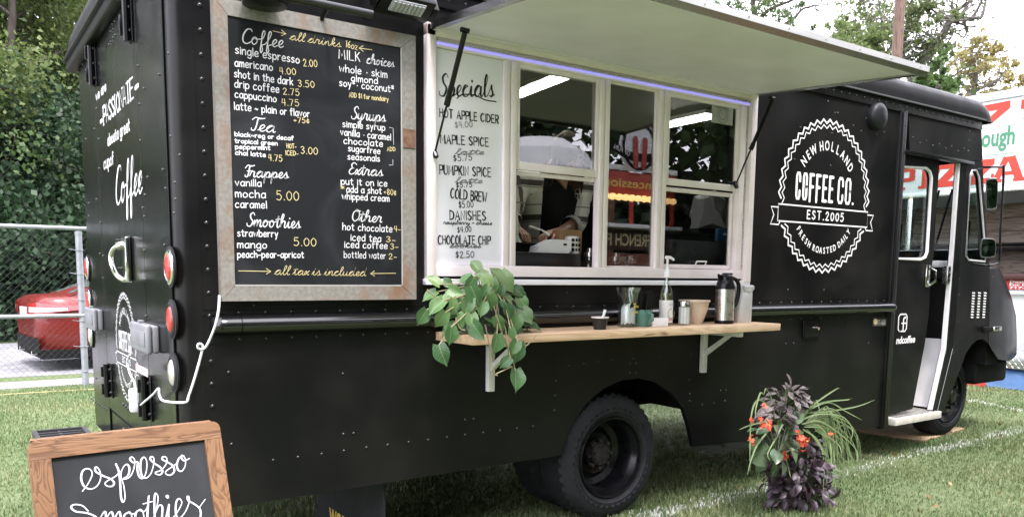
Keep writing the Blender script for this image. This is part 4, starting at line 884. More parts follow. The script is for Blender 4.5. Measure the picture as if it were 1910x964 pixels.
# work floodlight and picture lamp over the menu
A = S(712, 0, -.10); B = S(790, 28, -.10); c = (A + B) / 2
FLM = Matrix.Translation(V((1.80, -.14, 2.735))) @ Matrix.Rotation(math.radians(-28), 4, 'X')
mb = MB(); mb.box((-.135, -.055, -.035), (.135, .07, .045), bev=.01, M=FLM)
for k in range(11): mb.box((-.125 + k * .024, -.04, .045), (-.119 + k * .024, .06, .062), M=FLM)
mb.box((-.165, -.02, -.03), (-.138, .04, .05), bev=.005, M=FLM); mb.box((.138, -.02, -.03), (.165, .04, .05), bev=.005, M=FLM); FL = obj('floodlight', mb, M['trimblack'], T)
mb = MB(); mb.box((-.085, -.040, -.044), (.085, .030, -.036), bev=.004, M=FLM)
for k in range(8): mb.box((-.080 + k * .0205, -.034, -.050), (-.064 + k * .0205, .024, -.045), bev=.002, M=FLM)
obj('flood_lens', mb, mat('flood_lens', (.42, .42, .46), rough=.2, bump=.5, bs=60, coat=.6), FL)
mb = MB(); mb.tube([V((1.665, -.12, 2.74)), V((1.65, -.03, 2.77)), V((1.65, 0, 2.77))], .012, 6); mb.tube([V((1.935, -.12, 2.74)), V((1.95, -.03, 2.77)), V((1.95, 0, 2.77))], .012, 6); obj('lamp_bracket', mb, M['trimblack'], FL)
e0 = S(480, -10, -.22); e1 = S(694, 30, -.22); zc = (e0.z + e1.z) / 2
mb = MB(); mb.tube([V((e0.x - .35, -.22, e1.z + .005)), V((e1.x, -.22, e1.z + .005))], .018, 12); PL_ = obj('menu_lamp', mb, mat('lamp_tube', (.05, .05, .05), rough=.3, metal=.6), T)
q = S(598, 24, -.06); mb = MB(); mb.tube([V((q.x, -.005, q.z - .06)), V((q.x + .02, -.10, q.z + .02)), V((q.x + .03, -.21, e1.z + .005))], .010, 6); mb.lathe([(.06, 0), (.06, .012), (0, .014)], (q.x - .45, -.0005, q.z + .14), 16, Mx); obj('lamp_arm', mb, M['trimblack'], PL_)
q = S(492, -4, -.12); mb = MB(); mb.lathe([(.0, -.06), (.09, -.055), (.1, -.02), (.08, .02), (.0, .03)], (q.x, -.13, q.z + .02), 20); obj('dome_lamp', mb, M['trimblack'], T, smooth=50)
# mirrors on their bracket
BY = -.28
def mp(px, py, y=BY): return S(px, py, y)
b0 = S(1824, 314, -.02); b1 = S(1815, 492, -.02)
mb = MB(); pts = [b0, mp(1840, 312), mp(1866, 312), mp(1872, 320), mp(1866, 430), mp(1864, 484), mp(1858, 492), mp(1840, 495), b1]
mb.tube([V(q) for q in smoothpts(pts, 4)], .010, 8); MI = obj('mirror_arm', mb, M['trimblack'], T)
def mirror(pxs, nm):
    c0 = sum((mp(*q) for q in pxs), V()) / len(pxs); MPl = Plane(c0, (.60, -.80, 0), (0, 0, 1)); o2 = smoothpts([MPl.p(*q) for q in pxs], 3, True)
    cm = sum(o2) / len(o2); mb = MB(); n_ = len(o2); vs = []
    for sc_, dp in ((.94, .004), (1.0, .004), (1.05, -.012), (.98, -.035), (.72, -.055)): vs += [MPl.at(*(cm + (q - cm) * sc_), dp) for q in o2]
    mb.add(vs, [(r * n_ + i, r * n_ + (i + 1) % n_, (r + 1) * n_ + (i + 1) % n_, (r + 1) * n_ + i) for r in range(4) for i in range(n_)] + [tuple(range(4 * n_, 5 * n_))])
    h_ = obj(nm, mb, mat('mirror_shell', (.20, .20, .20), rough=.35, metal=.7), T, smooth=50)
    mb = MB(); mb.add([MPl.at(*(cm + (q - cm) * .945), .003) for q in o2], [tuple(range(n_))]); obj('mirror_glass', mb, M['mirror'], h_, smooth=0)
mirror([(1841, 336), (1852, 333), (1861, 338), (1860, 380), (1857, 389), (1845, 391), (1839, 386), (1840, 350)], 'wing_mirror')
mirror([(1831, 449), (1838, 445), (1852, 446), (1857, 452), (1857, 472), (1853, 479), (1836, 480), (1829, 475)], 'wing_mirror')
# roof rear bits and rivets
RV = obj('rivets', rv, mat('rivet_paint', (.012, .012, .013), rough=.22, spec=.8), T, smooth=60, kind='stuff')

# --- inside the serving bay
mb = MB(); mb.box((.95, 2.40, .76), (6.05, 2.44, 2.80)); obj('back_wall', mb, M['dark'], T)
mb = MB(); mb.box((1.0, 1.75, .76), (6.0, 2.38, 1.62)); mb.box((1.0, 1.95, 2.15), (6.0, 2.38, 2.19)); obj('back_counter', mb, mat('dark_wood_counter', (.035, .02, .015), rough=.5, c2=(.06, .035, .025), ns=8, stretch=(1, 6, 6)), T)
mb = MB(); mb.box((2.0, .06, 1.40), (4.5, .42, 1.44), bev=.004); obj('inner_counter', mb, mat('steel_counter', (.20, .20, .20), rough=.35, metal=.6), T)
def tube_light(px0, py0, px1, py1, z=2.72):
    a, b = G(px0, py0, z), G(px1, py1, z); d = (b - a); a = a - d * .3; mb = MB(); mb.tube([a, b], .018, 8); o = obj('ceiling_light', mb, M['tube'], T)
    n = V((-d.y, d.x, 0)).normalized() * .06; mb = MB(); mb.prism([a + n + V((0, 0, .022)), b + n + V((0, 0, .022)), b - n + V((0, 0, .022)), a - n + V((0, 0, .022))], (0, 0, .03)); obj('light_tray', mb, M['whitepaint'], o)
tube_light(965, 180, 1062, 142); tube_light(1250, 234, 1326, 218)
# ------------------------------------------------------------------ ground, road, paint lines
def grassground():
    ma, t, b = _new('lawn_ground'); L = t.links.new
    tc = t.nodes.new('ShaderNodeTexCoord')
    cols = None; prev = None
    for sc, c0, c1, lo, hi in ((.55, (.07, .11, .042), (.13, .16, .075), .35, .65), (14, (.05, .09, .032), (.165, .19, .10), .3, .75)):
        n = t.nodes.new('ShaderNodeTexNoise'); n.inputs['Scale'].default_value = sc; n.inputs['Detail'].default_value = 7
        L(tc.outputs['Object'], n.inputs['Vector'])
        r = t.nodes.new('ShaderNodeValToRGB'); r.color_ramp.elements[0].position = lo; r.color_ramp.elements[0].color = rgba(c0); r.color_ramp.elements[1].position = hi; r.color_ramp.elements[1].color = rgba(c1)
        L(n.outputs['Fac'], r.inputs['Fac'])
        if prev is None: prev = r.outputs['Color']
        else:
            m = t.nodes.new('ShaderNodeMix'); m.data_type = 'RGBA'; m.inputs['Factor'].default_value = .5; L(prev, m.inputs['A']); L(r.outputs['Color'], m.inputs['B']); prev = m.outputs['Result']
            bp = t.nodes.new('ShaderNodeBump'); bp.inputs['Strength'].default_value = .8; bp.inputs['Distance'].default_value = .03; L(n.outputs['Fac'], bp.inputs['Height']); L(bp.outputs['Normal'], b.inputs['Normal'])
    L(prev, b.inputs['Base Color']); b.inputs['Roughness'].default_value = .9; b.inputs['Specular IOR Level'].default_value = .2
    return ma
mb = MB(); mb.grid([[V((x, y, 0)) for x in (-400, -20, 0, 10, 20, 400)] for y in (-400, -15, 0, 10, 20, 400)])
obj('lawn', mb, grassground(), smooth=0, kind='structure')
asph = mat('asphalt', (.24, .24, .25), rough=.9, c2=(.17, .17, .18), ns=3, bump=.3, bs=120)
mb = MB(); mb.box((-60, 9.55, -.05), (60, 15.7, .006)); obj('road', mb, asph, smooth=0, kind='structure')
mb = MB(); mb.box((-60, 8.30, -.05), (60, 8.98, .006)); obj('path', mb, mat('gravel_path', (.34, .33, .33), rough=.95, c2=(.22, .21, .21), ns=25, bump=.6, bs=70), smooth=0, kind='structure')
# yellow rope on the grass before the fence
mb = MB(); mb.tube([V((x, 7.62 + .05 * math.sin(x * 2.2), .016)) for x in np.arange(-4, 3, .25)], .007, 6)
tag(obj('yellow_rope', mb, mat('yellow_rope', (.42, .36, .17), rough=.8), loc=(0, 7.62, 0)), 'thin yellow rope lying along the grass before the fence', 'rope')

# ------------------------------------------------------------------ chain-link fence
FY = 8.09
FN = thing('chain_link_fence', 'galvanised chain-link fence in front of the red car', 'fence', (1.4, FY, 0))
galv = mat('galvanised_steel', (.31, .33, .355), rough=.5, metal=.4, c2=(.25, .27, .29), ns=9)
wirem = mat('woven_wire', (.075, .088, .085), rough=.5, metal=.4)
for x in (-4.6, -1.6, 1.42, 4.4):
    mb = MB(); mb.tube([V((x, FY, -.2)), V((x, FY, 1.97))], .040, 12); mb.lathe([(.044, 1.94), (.044, 1.98), (.02, 2.0), (0, 2.0)], (x, FY, 0), 12); o = obj('fence_post', mb, galv, FN)
    mb = MB()
    for z in (.2, .52, .85, 1.12, 1.45, 1.75): mb.tube([V((x + .05 * math.cos(a), FY + .05 * math.sin(a), z)) for a in np.linspace(0, 2 * PI, 9)[:-1]] , .005, 5, closed=True); mb.tube([V((x - .05, FY - .03, z)), V((x - .12, FY - .02, z + .01))], .004, 5)
    obj('wire_tie', mb, galv, o)
for z in (2.02, .92):
    mb = MB(); mb.tube([V((-8, FY - .02, z)), V((6, FY - .02, z))], .026, 10); obj('fence_rail', mb, galv, FN)
# woven wire: zigzag strands, each hooked round the next
mb = []; fc = []; P = .078; R0 = .0014
nz = int(2.0 / (P / 1)); vs = []
def wire_tri(p, q, r):
    d = q - p; n = np.array((-d[2], 0, d[0])); n /= np.linalg.norm(n); m_ = np.array((0, 1., 0))
    k = len(vs); 
    for e in (p, q):
        for a in (0, 2.0944, 4.1888): vs.append(e + n * r * math.cos(a) + m_ * r * math.sin(a))
    for i in range(3): fc.append((k + i, k + (i + 1) % 3, k + 3 + (i + 1) % 3, k + 3 + i))
for c in range(int(5.6 / P)):
    x0 = -3.2 + c * P
    for i in range(nz):
        z = .02 + i * P; a = np.array((x0, FY + .012 * (1 if i % 2 else -1), z)); b = np.array((x0 + P, FY - .012 * (1 if i % 2 else -1), z + P)); d_ = np.array((x0 + P, FY + .012, z)); e = np.array((x0, FY - .012, z + P))
        wire_tri(a, b, R0); wire_tri(d_, e, R0)
raw('wire_mesh', vs, fc, wirem, FN, kind='stuff')

# ------------------------------------------------------------------ red car
carred = mat('red_car_paint', (.15, .011, .009), rough=.36, metal=.15, coat=.35, rv=.05, ns=3, bump=.01, bs=300)
CA = Matrix.Translation(V((.97, 10.85, 0))) @ Matrix.Rotation(math.radians(5), 4, 'Z')
RCAR = thing('parked_car', 'red saloon car parked on the road behind the fence', 'car', (2.6, 10.6, 0))
def cl(x, y, z): return CA @ V((x, y, z))
W_ = .90
sect = [  # x from the tail, half width at floor / belt / shoulder, z floor, z belt, z deck, roof flag
 (0.00, .62, .70, .62, .42, .72, .92), (.03, .74, .80, .72, .34, .78, 1.03), (.14, .84, .89, .80, .28, .80, 1.085), (.45, .88, .915, .80, .24, .82, 1.10), (.75, .90, .925, .79, .22, .84, 1.105), (1.2, .90, .925, .78, .21, .85, 1.05),
 (2.2, .90, .925, .78, .21, .85, 1.0), (3.2, .90, .925, .80, .21, .84, .98), (3.7, .89, .915, .80, .22, .80, .95), (4.3, .88, .90, .76, .24, .74, .88), (4.65, .80, .84, .66, .28, .68, .78), (4.8, .58, .66, .5, .40, .62, .68)]
rows = []
for x, hf, hb, hs, zf, zb_, zd in sect:
    half = [(hf * .96, zf), (hf, zf + .08), (hb, (zf + zb_) / 2 + .05), (hb, zb_ - .02), (hb * .985, zb_ + .05), (hs + .06, zd - .04), (hs, zd), (hs * .5, zd + .025), (0, zd + .03)]
    rows.append([cl(x, y, z) for y, z in half] + [cl(x, -y, z) for y, z in reversed(half[:-1])])
mb = MB(); mb.grid(rows); k = len(rows[0]); mb.add(rows[0], [tuple(range(k))]); mb.add(rows[-1], [tuple(range(k))]); obj('car_body', mb, carred, RCAR, smooth=50)
gh = [(.45, .74, 1.09, 1.105), (1.05, .64, 1.09, 1.35), (1.9, .62, 1.05, 1.44), (2.5, .62, 1.03, 1.44), (2.9, .64, 1.0, 1.36), (3.6, .72, .97, .985)]
rows = []
for x, h_, z0, z1 in gh: rows.append([cl(x, .77, z0 - .02), cl(x, .74, z0 + (z1 - z0) * .3), cl(x, h_ + .03, z0 + (z1 - z0) * .88), cl(x, h_ - .06, z1), cl(x, 0, z1 + .02), cl(x, -h_ + .06, z1), cl(x, -h_ - .03, z0 + (z1 - z0) * .88), cl(x, -.74, z0 + (z1 - z0) * .3), cl(x, -.77, z0 - .02)])
mb = MB(); mb.grid(rows); obj('cabin', mb, carred, RCAR, smooth=50)
tint = mat('car_window', (.30, .33, .33), rough=.05, spec=1., coat=1.)
mb = MB(); mb.grid([[cl(.53, y, 1.147) for y in (.60, 0, -.60)], [cl(1.02, y, 1.355 + (.015 if y == 0 else 0)) for y in (.55, 0, -.55)]]); obj('rear_window', mb, tint, RCAR)
for s_ in (1, -1):
    mb = MB(); mb.grid([[cl(x, s_ * .765, z0 + .03), cl(x, s_ * (h_ + .045), z1 - .07)] for x, h_, z0, z1 in gh[1:5]]); obj('side_window', mb, tint, RCAR)
    mb = MB(); mb.grid([[cl(-.03, s_ * .36, .84), cl(-.02, s_ * .36, .99)], [cl(-.03, s_ * .62, .84), cl(-.015, s_ * .60, 1.0)], [cl(.01, s_ * .84, .84), cl(.025, s_ * .80, 1.02)], [cl(.13, s_ * .945, .86), cl(.13, s_ * .90, 1.0)], [cl(.62, s_ * .955, .92), cl(.62, s_ * .93, .97)]]); TLp = obj('taillight', mb, mat('car_taillight', (.50, .02, .02), rough=.15, coat=1.), RCAR)
    mb = MB(); mb.grid([[cl(-.036, s_ * .55, .87), cl(-.03, s_ * .55, .95)], [cl(.0, s_ * .845, .875), cl(.006, s_ * .83, .95)], [cl(.12, s_ * .955, .885), cl(.12, s_ * .935, .945)], [cl(.40, s_ * .972, .905), cl(.40, s_ * .955, .945)]]); obj('light_strip', mb, mat('pale_lens', (.7, .68, .68), rough=.15, coat=1.), TLp)
mb = MB(); mb.box((-.025, -.26, .80), (.01, .26, .93), M=CA); obj('number_plate', mb, mat('plate_pale', (.55, .56, .58), rough=.4), RCAR)
mb = MB(); mb.grid([[cl(x - .012, y, z) for x, y in ((.03, .9), (.0, .7), (-.012, .4), (-.014, 0), (-.012, -.4), (.0, -.7), (.03, -.9))] for z in (.29, .50)])
mb.box((.02, -.935, .20), (4.7, -.90, .33), M=CA); mb.box((.02, .90, .20), (4.7, .935, .33), M=CA); mb.box((.06, -.9, .19), (4.7, .9, .24), M=CA); obj('lower_trim', mb, M['matteblack'], RCAR)
for x in (.98, 3.85):
    for s_ in (1, -1):
        Mx = (CA.to_3x3() @ Matrix.Rotation(-PI / 2 * s_, 3, 'X')); c = cl(x, s_ * .80, .33); mb = MB()
        mb.lathe([(.20, -.10), (.30, -.11), (.33, -.08), (.33, .10), (.31, .125), (.22, .13)], c, 28, Mx); o = obj('wheel', mb, M['rubber'], RCAR, smooth=40)
        mb = MB(); mb.lathe([(.225, .125), (.21, .10), (.06, .115), (0, .12)], c, 28, Mx)
        for k in range(5): a = 2 * PI * k / 5; mb.tube([c + Mx @ V((.04 * math.cos(a), .04 * math.sin(a), .122)), c + Mx @ V((.21 * math.cos(a), .21 * math.sin(a), .125))], .022, 6)
        obj('wheel_rim', mb, mat('car_rim', (.5, .5, .52), rough=.3, metal=.9), o)
mb = MB(); mb.tube([cl(.05, .5, .26), cl(-.02, .5, .26)], .035, 10); mb.tube([cl(.05, -.5, .26), cl(-.02, -.5, .26)], .035, 10); obj('exhaust_tip', mb, M['chrome'], RCAR)

# ------------------------------------------------------------------ trees
barkm = mat('bark', (.085, .070, .058), rough=.95, c2=(.05, .042, .036), ns=14, stretch=(1, 1, .25), bump=.8, bs=30)
barkl = mat('grey_bark', (.15, .14, .125), rough=.95, c2=(.09, .082, .072), ns=14, stretch=(1, 1, .25), bump=.8, bs=30)
LM = {'dark': leafmat('dark_green_leaves', [(.014, .034, .016), (.026, .058, .024), (.038, .078, .032), (.02, .046, .02)], .35),
      'pale': leafmat('pale_green_leaves', [(.10, .145, .055), (.14, .185, .075), (.17, .20, .09), (.085, .125, .045)], .5),
      'mid': leafmat('mid_green_leaves', [(.045, .085, .025), (.075, .13, .036), (.10, .155, .05), (.06, .11, .035)], .4),
      'light': leafmat('light_green_leaves', [(.10, .155, .045), (.155, .20, .07), (.13, .17, .05), (.085, .13, .04)], .45),
      'gold': leafmat('yellowing_leaves', [(.32, .25, .09), (.22, .22, .08), (.38, .29, .11), (.18, .19, .07)], .45)}
def leafcloud(centres, sig, n_each, size, flat=.75, droop=0.):
    """diamond leaves scattered round the twig ends: returns verts, faces"""
    c = np.repeat(np.asarray(centres, float), n_each, 0); N = len(c)
    c = c + rng.normal(0, 1, (N, 3)) * np.asarray(sig) * np.array((1, 1, flat))
    d = rng.normal(0, 1, (N, 3)); d[:, 2] -= droop; d /= np.linalg.norm(d, axis=1)[:, None]
    u = rng.normal(0, 1, (N, 3)); u -= d * (u * d).sum(1)[:, None]; u /= np.linalg.norm(u, axis=1)[:, None]
    nrm = np.cross(d, u); s = size * rng.uniform(.6, 1.35, (N, 1)); w = s * rng.uniform(.28, .42, (N, 1))
    vs = np.stack([c, c + d * s * .5 + u * w + nrm * s * .1, c + d * s, c + d * s * .5 - u * w + nrm * s * .1], 1).reshape(-1, 3)
    f = np.arange(4 * N).reshape(N, 4); return vs, f
def limb(mb, tips, p, d, ln, r, depth, up=.15, spread=.75, kids=3):
    pts = [V(p)]; dd = V(d).normalized(); k = 4
    for i in range(k):
        dd = (dd + V((random.gauss(0, .13), random.gauss(0, .13), random.gauss(0, .10) + up * .25))).normalized(); pts.append(pts[-1] + dd * ln / k)
    rs = [r * (1 - .5 * i / k) for i in range(k + 1)]; mb.tube(pts, rs, 6 if r > .03 else 4)
    if depth <= 0:
        tips.append(pts[-1]); tips.append(pts[-2]); return
    if depth <= 1: tips.append(pts[2]); tips.append(pts[-1])
    for j in range(kids):
        t = pts[random.choice((2, 3, 4, 4))]; a = V((random.gauss(0, 1), random.gauss(0, 1), random.gauss(.1, .6))).normalized()
        nd = (dd * (1 - spread * .5) + a * spread).normalized(); limb(mb, tips, t, nd, ln * random.uniform(.6, .8), r * .55, depth - 1, up, spread, kids)
def tree(loc, h, label, leaf, nleaf, size, trunk_r=.16, depth=3, clear=.3, sig=.35, spread=.7, name='tree', group=None, bark=None, lean=(0, 0), kids=3, droop=0., cat='tree'):
    t = thing(name, label, cat, loc, group); mb = MB(); tips = []
    base = V(loc); top = base + V((lean[0] * h, lean[1] * h, h * .9)); n = 8
    pts = [base + V((0, 0, -.2))] + [base.lerp(top, i / n) + V((random.gauss(0, .04 * h / 6), random.gauss(0, .04 * h / 6), 0)) for i in range(1, n + 1)]
    mb.tube(pts, [trunk_r * (1.25 if i == 0 else 1) * (1 - .85 * i / n) + .015 for i in range(n + 1)], 9)
    for i in range(2 if clear < .25 else 3, n + 1):
        for j in range(2):
            a = random.uniform(0, 2 * PI); d = V((math.cos(a), math.sin(a), random.uniform(.1, .7)))
            limb(mb, tips, pts[i], d, h * random.uniform(.2, .32) * (1 - .35 * i / n), trunk_r * .4 * (1 - .6 * i / n) + .012, depth - 1, spread=spread, kids=kids)
    obj('trunk', mb, bark or barkm, t, smooth=60)
    vs, f = leafcloud([tuple(q) for q in tips], sig, max(1, int(nleaf / len(tips))), size, droop=droop); raw('crown', vs, f, LM[leaf], t)
    return t
def shrub(loc, h, r, label, leaf, n, size, name='shrub', group=None):
    t = thing(name, label, 'shrub', loc, group); b = V(loc); mb = MB(); tips = []
    for k in range(9):
        a = random.uniform(0, 2 * PI); d = V((math.cos(a) * .55, math.sin(a) * .55, 1)); limb(mb, tips, b + V((0, 0, -.05)), d, h * .6, .03, 1, kids=3)
    for k in range(int(60 + h * 8)):
        a = random.uniform(0, 2 * PI); q = math.sqrt(random.random()) * r; tips.append(b + V((math.cos(a) * q, math.sin(a) * q, h * random.uniform(.1, 1) * (1 - .3 * q / r))))
    obj('stem', mb, barkm, t); vs, f = leafcloud([tuple(q) for q in tips], .13 * min(h, 4) / 2 + .05, int(n / len(tips)), size); raw('foliage', vs, f, LM[leaf], t); return t
gA = 'trees beyond the road'
for x, y, h_, lab, lf, n, sz, tr in [
  (1.6, 19.5, 11, 'leafy tree with light foliage rising just past the rear of the truck', 'light', 36000, .11, .2),
  (-.9, 21.5, 12, 'tall mid-green tree at the far left behind the fence', 'mid', 30000, .125, .22),
  (3.4, 24.0, 14, 'pale green tall tree glimpsed over the top left corner of the truck', 'light', 26000, .16, .24),
  (0.6, 26.0, 15, 'light green tree crown high at the top left with sky gaps', 'light', 24000, .17, .25),
  (-4.2, 20.5, 11, 'dark tree left of the frame whose image the truck rear mirrors', 'dark', 7000, .22, .2),
  (-8.5, 21.5, 12, 'mid-green tree far left of the truck beyond the road', 'mid', 7000, .24, .22),
  (-13.5, 22.0, 12, 'broad green tree at the far left end of the road edge', 'mid', 7000, .26, .22),
  (-19.5, 22.0, 13, 'last tall green tree along the left road edge', 'light', 6000, .28, .22)]:
    tree((x, y, 0), h_, lab, lf, n, sz, tr, depth=3, clear=.2, sig=.36, group=gA)
gS = 'bushes along the far road edge'
for x, y, h_, r, lab, lf, n in [
  (1.05, 16.9, 2.9, 1.1, 'dark ivy-like bush behind the red car bonnet side', 'dark', 9000), (2.5, 17.2, 3.4, 1.2, 'leafy bush beside the truck rear edge', 'dark', 9000), (-.3, 17.3, 2.6, 1.1, 'low dark bush at the left end of the fence view', 'dark', 8000),
  (4.2, 17.5, 3.4, 1.4, 'dense dark bush hidden mostly behind the truck', 'dark', 3500), (-2.4, 17.4, 3.0, 1.4, 'rounded bush left of the fence view', 'mid', 3500), (-5.2, 17.6, 3.2, 1.5, 'dark rounded bush further left along the road', 'dark', 3000), (-9, 17.6, 3.0, 1.8, 'wide green bush far left along the road', 'mid', 3000)]:
    shrub((x, y, 0), h_, r, lab, lf, int(n * 1.2), .135, group=gS)
gU = 'tall undergrowth between the trees'
for x, y, h_, r, lab, lf, n in [(.2, 18.6, 6.0, 1.6, 'tall dark undergrowth bush under the left trees', 'dark', 15000), (2.2, 18.8, 6.5, 1.6, 'tall dark bush between the trees and the truck rear', 'dark', 15000), (3.9, 20.0, 7.0, 1.8, 'high green bush just behind the truck rear edge', 'mid', 11000), (-2.6, 19.0, 6.0, 2.0, 'tall bush beside the far left trees', 'dark', 7000), (-6.5, 19.2, 6.0, 2.2, 'tall dark bush under the leftmost trees', 'dark', 6000), (1.6, 23.0, 9.0, 2.4, 'tall pale bush mass far behind the left trees', 'light', 15000), (-11, 19.5, 6.5, 2.6, 'broad tall bush far left of the road edge', 'mid', 6000), (3.0, 28.0, 13.0, 3.0, 'distant pale green tree wall filling the gap behind', 'light', 16000)]:
    shrub((x, y, 0), h_, r, lab, lf, int(n * 1.4), .12 if y < 21 else .17, group=gU)

# trees to the right, seen over the truck: limbs follow the photograph at a real distance
def tree_at(xd, limbs, blobs, label, leaf, size, bark, r0=.16, jit=1.4, name='tree', twigs=True, trunk=None):
    """limbs: (list of pixels, radius); blobs: (px, py, radius px, count). All put near x = xd and spread in depth."""
    q0 = XP(*limbs[0][0][0], xd); t = thing(name, label, 'tree', (q0.x, q0.y, 0)); mb = MB(); tips = []
    def pt(px, py, dx=0.): return XP(px, py, xd + dx)
    b0 = pt(*limbs[0][0][0]); mb.tube([V((b0.x + .3, b0.y, -.2)), V((b0.x + .1, b0.y, b0.z * .5)), b0], [limbs[0][1] * 1.6, limbs[0][1] * 1.3, limbs[0][1]], 9)
    for pts, r in limbs:
        dd = random.uniform(-jit, jit) if pts is not limbs[0][0] else 0.
        n = len(pts); P_ = [pt(*p, dd * i / max(1, n - 1)) for i, p in enumerate(pts)]; P_ = [V(q) for q in smoothpts([tuple(a) for a in P_], 4)]
        mb.tube(P_, [r * (1 - .75 * i / (len(P_) - 1)) for i in range(len(P_))], 7)
        if twigs:
            for i in range(2, len(P_), 2):
                for _ in range(2):
                    tp = []; limb(mb, tp, P_[i], V((random.gauss(0, 1), random.gauss(0, 1), random.gauss(.3, .7))), random.uniform(.5, 1.1), r * .22 + .006, 1, kids=2); tips += tp[:3]
    cs = []; 
    vs = []; off = 0; F = []
    for px, py, rp, cnt in blobs:
        c = pt(px, py, random.uniform(-jit, jit)); rr = rp / FPX * (c - CAM).dot(_f)
        k = max(3, int(cnt / 18)); sub = np.array(c) + rng.normal(0, 1, (k, 3)) * rr * .5; 
        for s_ in sub[:4]: mb.tube([c + V((0, 0, -rr * .3)), V(s_)], [.014, .006], 4)
        v, f = leafcloud(sub, rr * .16, 22, size, flat=.6); vs.append(v); F.append(f + off); off += len(v)
    if tips:
        v, f = leafcloud([tuple(q) for q in tips], .16, 2, size); vs.append(v); F.append(f + off)
    obj('trunk', mb, bark, t, smooth=60); raw('crown', np.concatenate(vs), np.concatenate(F), LM[leaf], t); return t
tree_at(27, [([(1690, 190), (1712, 125), (1737, 96), (1760, 62), (1773, 41), (1798, 36), (1830, 34)], .20), ([(1773, 41), (1782, 22), (1800, 10), (1830, -12)], .10), ([(1760, 62), (1768, 52), (1797, 44)], .05), ([(1700, 150), (1685, 110), (1690, 60), (1700, 10), (1705, -40)], .11), ([(1690, 60), (1720, 25), (1740, -10)], .07), ([(1685, 112), (1650, 60), (1640, 10)], .07), ([(1737, 96), (1700, 105), (1680, 112)], .08)],
  [(1700, 20, 40, 500), (1730, 10, 30, 380), (1750, 30, 22, 260), (1690, 75, 34, 420), (1715, 60, 22, 260), (1745, 85, 22, 260), (1760, 95, 16, 140), (1735, 115, 20, 220), (1700, 110, 22, 240), (1650, 20, 38, 460), (1630, 50, 32, 380), (1600, 30, 35, 380), (1780, 25, 14, 90), (1775, 65, 14, 100), (1640, 85, 26, 300), (1610, -10, 40, 360), (1720, -20, 40, 360)],
  'open branched tree with arching bare limbs behind the utility pole', 'pale', .115, barkl)
tree_at(24, [([(1640, 160), (1630, 120), (1610, 90), (1590, 70)], .10), ([(1630, 120), (1660, 90), (1668, 60)], .06)],
  [(1590, 60, 26, 360), (1615, 75, 28, 420), (1575, 85, 24, 340), (1640, 70, 22, 300), (1600, 100, 30, 420), (1640, 108, 22, 300), (1560, 62, 20, 220), (1570, 40, 16, 140), (1660, 105, 14, 160)],
  'bright light-green tree just left of the utility pole', 'light', .12, barkl)
tree_at(33, [([(1810, 230), (1815, 180), (1820, 140), (1812, 100), (1826, 75)], .14), ([(1820, 140), (1845, 110), (1862, 95)], .08), ([(1815, 180), (1790, 150), (1785, 120)], .08), ([(1818, 170), (1860, 150), (1880, 130)], .08)],
  [(1826, 80, 16, 220), (1795, 105, 16, 240), (1815, 110, 20, 280), (1850, 95, 16, 220), (1868, 92, 12, 140), (1840, 130, 22, 260), (1790, 135, 18, 240), (1775, 125, 10, 110), (1880, 125, 14, 160), (1860, 150, 20, 220), (1815, 155, 18, 180), (1890, 150, 14, 160), (1850, 175, 18, 180), (1800, 180, 14, 120), (1905, 150, 12, 150), (1910, 170, 12, 120), (1880, 175, 16, 160)],
  'thin crowned tree with yellowing leaves above the pizza trailer', 'gold', .125, barkl)
tree_at(22, [([(1735, 215), (1740, 180), (1750, 160)], .09), ([(1740, 180), (1722, 160)], .05)],
  [(1735, 150, 18, 340), (1755, 158, 18, 340), (1718, 148, 12, 220), (1768, 172, 14, 240), (1750, 125, 12, 120), (1755, 110, 10, 80), (1745, 170, 18, 300), (1775, 150, 10, 90)],
  'small dense green tree low over the cab roof', 'mid', .13, barkm)
tree_at(30, [([(1440, 90), (1412, 40), (1404, 0), (1400, -60)], .20), ([(1412, 40), (1436, 18), (1475, 2), (1500, -10)], .10), ([(1440, 60), (1480, 35), (1500, 16), (1545, 8)], .09), ([(1425, 62), (1385, 30), (1350, 5)], .09)],
  [(1385, 8, 20, 200), (1360, -5, 22, 200), (1430, -5, 24, 240), (1420, 25, 16, 130), (1465, 28, 18, 140), (1475, 45, 14, 110), (1445, 10, 18, 140), (1510, 60, 14, 110), (1490, 5, 14, 80), (1330, -20, 24, 180), (1400, -30, 30, 200), (1340, 2, 14, 110)],
  'sparse tree with dark crooked branches over the serving hatch', 'mid', .12, barkm)
# utility pole with its wires
pz = [XP(1668, 180, 21), XP(1679, -60, 21)]
PO = thing('utility_pole', 'weathered brown wooden utility pole rising behind the truck roof', 'utility pole', (pz[0].x, pz[0].y, 0))
ax = V((pz[0].x, pz[0].y, 0)); mb = MB(); n = 14
mb.tube([ax + V((.0, 0, 11.5 * i / n)) for i in range(n + 1)], [.155 - .035 * i / n for i in range(n + 1)], 14); obj('pole_shaft', mb, wood('pole_wood', (.16, .105, .08), (.075, .05, .04), 2, 9, .9), PO, smooth=60)
mb = MB(); mb.box(ax + V((-.02, -1.1, 10.6)), ax + V((.08, 1.1, 10.72))); obj('cross_arm', mb, barkm, PO)
mb = MB()
for z, dz in ((6.35, .0), (6.2, .05)):
    mb.tube([ax + V((-.1, .1 + i * .9, z - .10 * i + .012 * i * i)) for i in range(14)], .014, 5)
obj('power_line', mb, mat('pale_cable', (.5, .5, .5), rough=.5), PO)

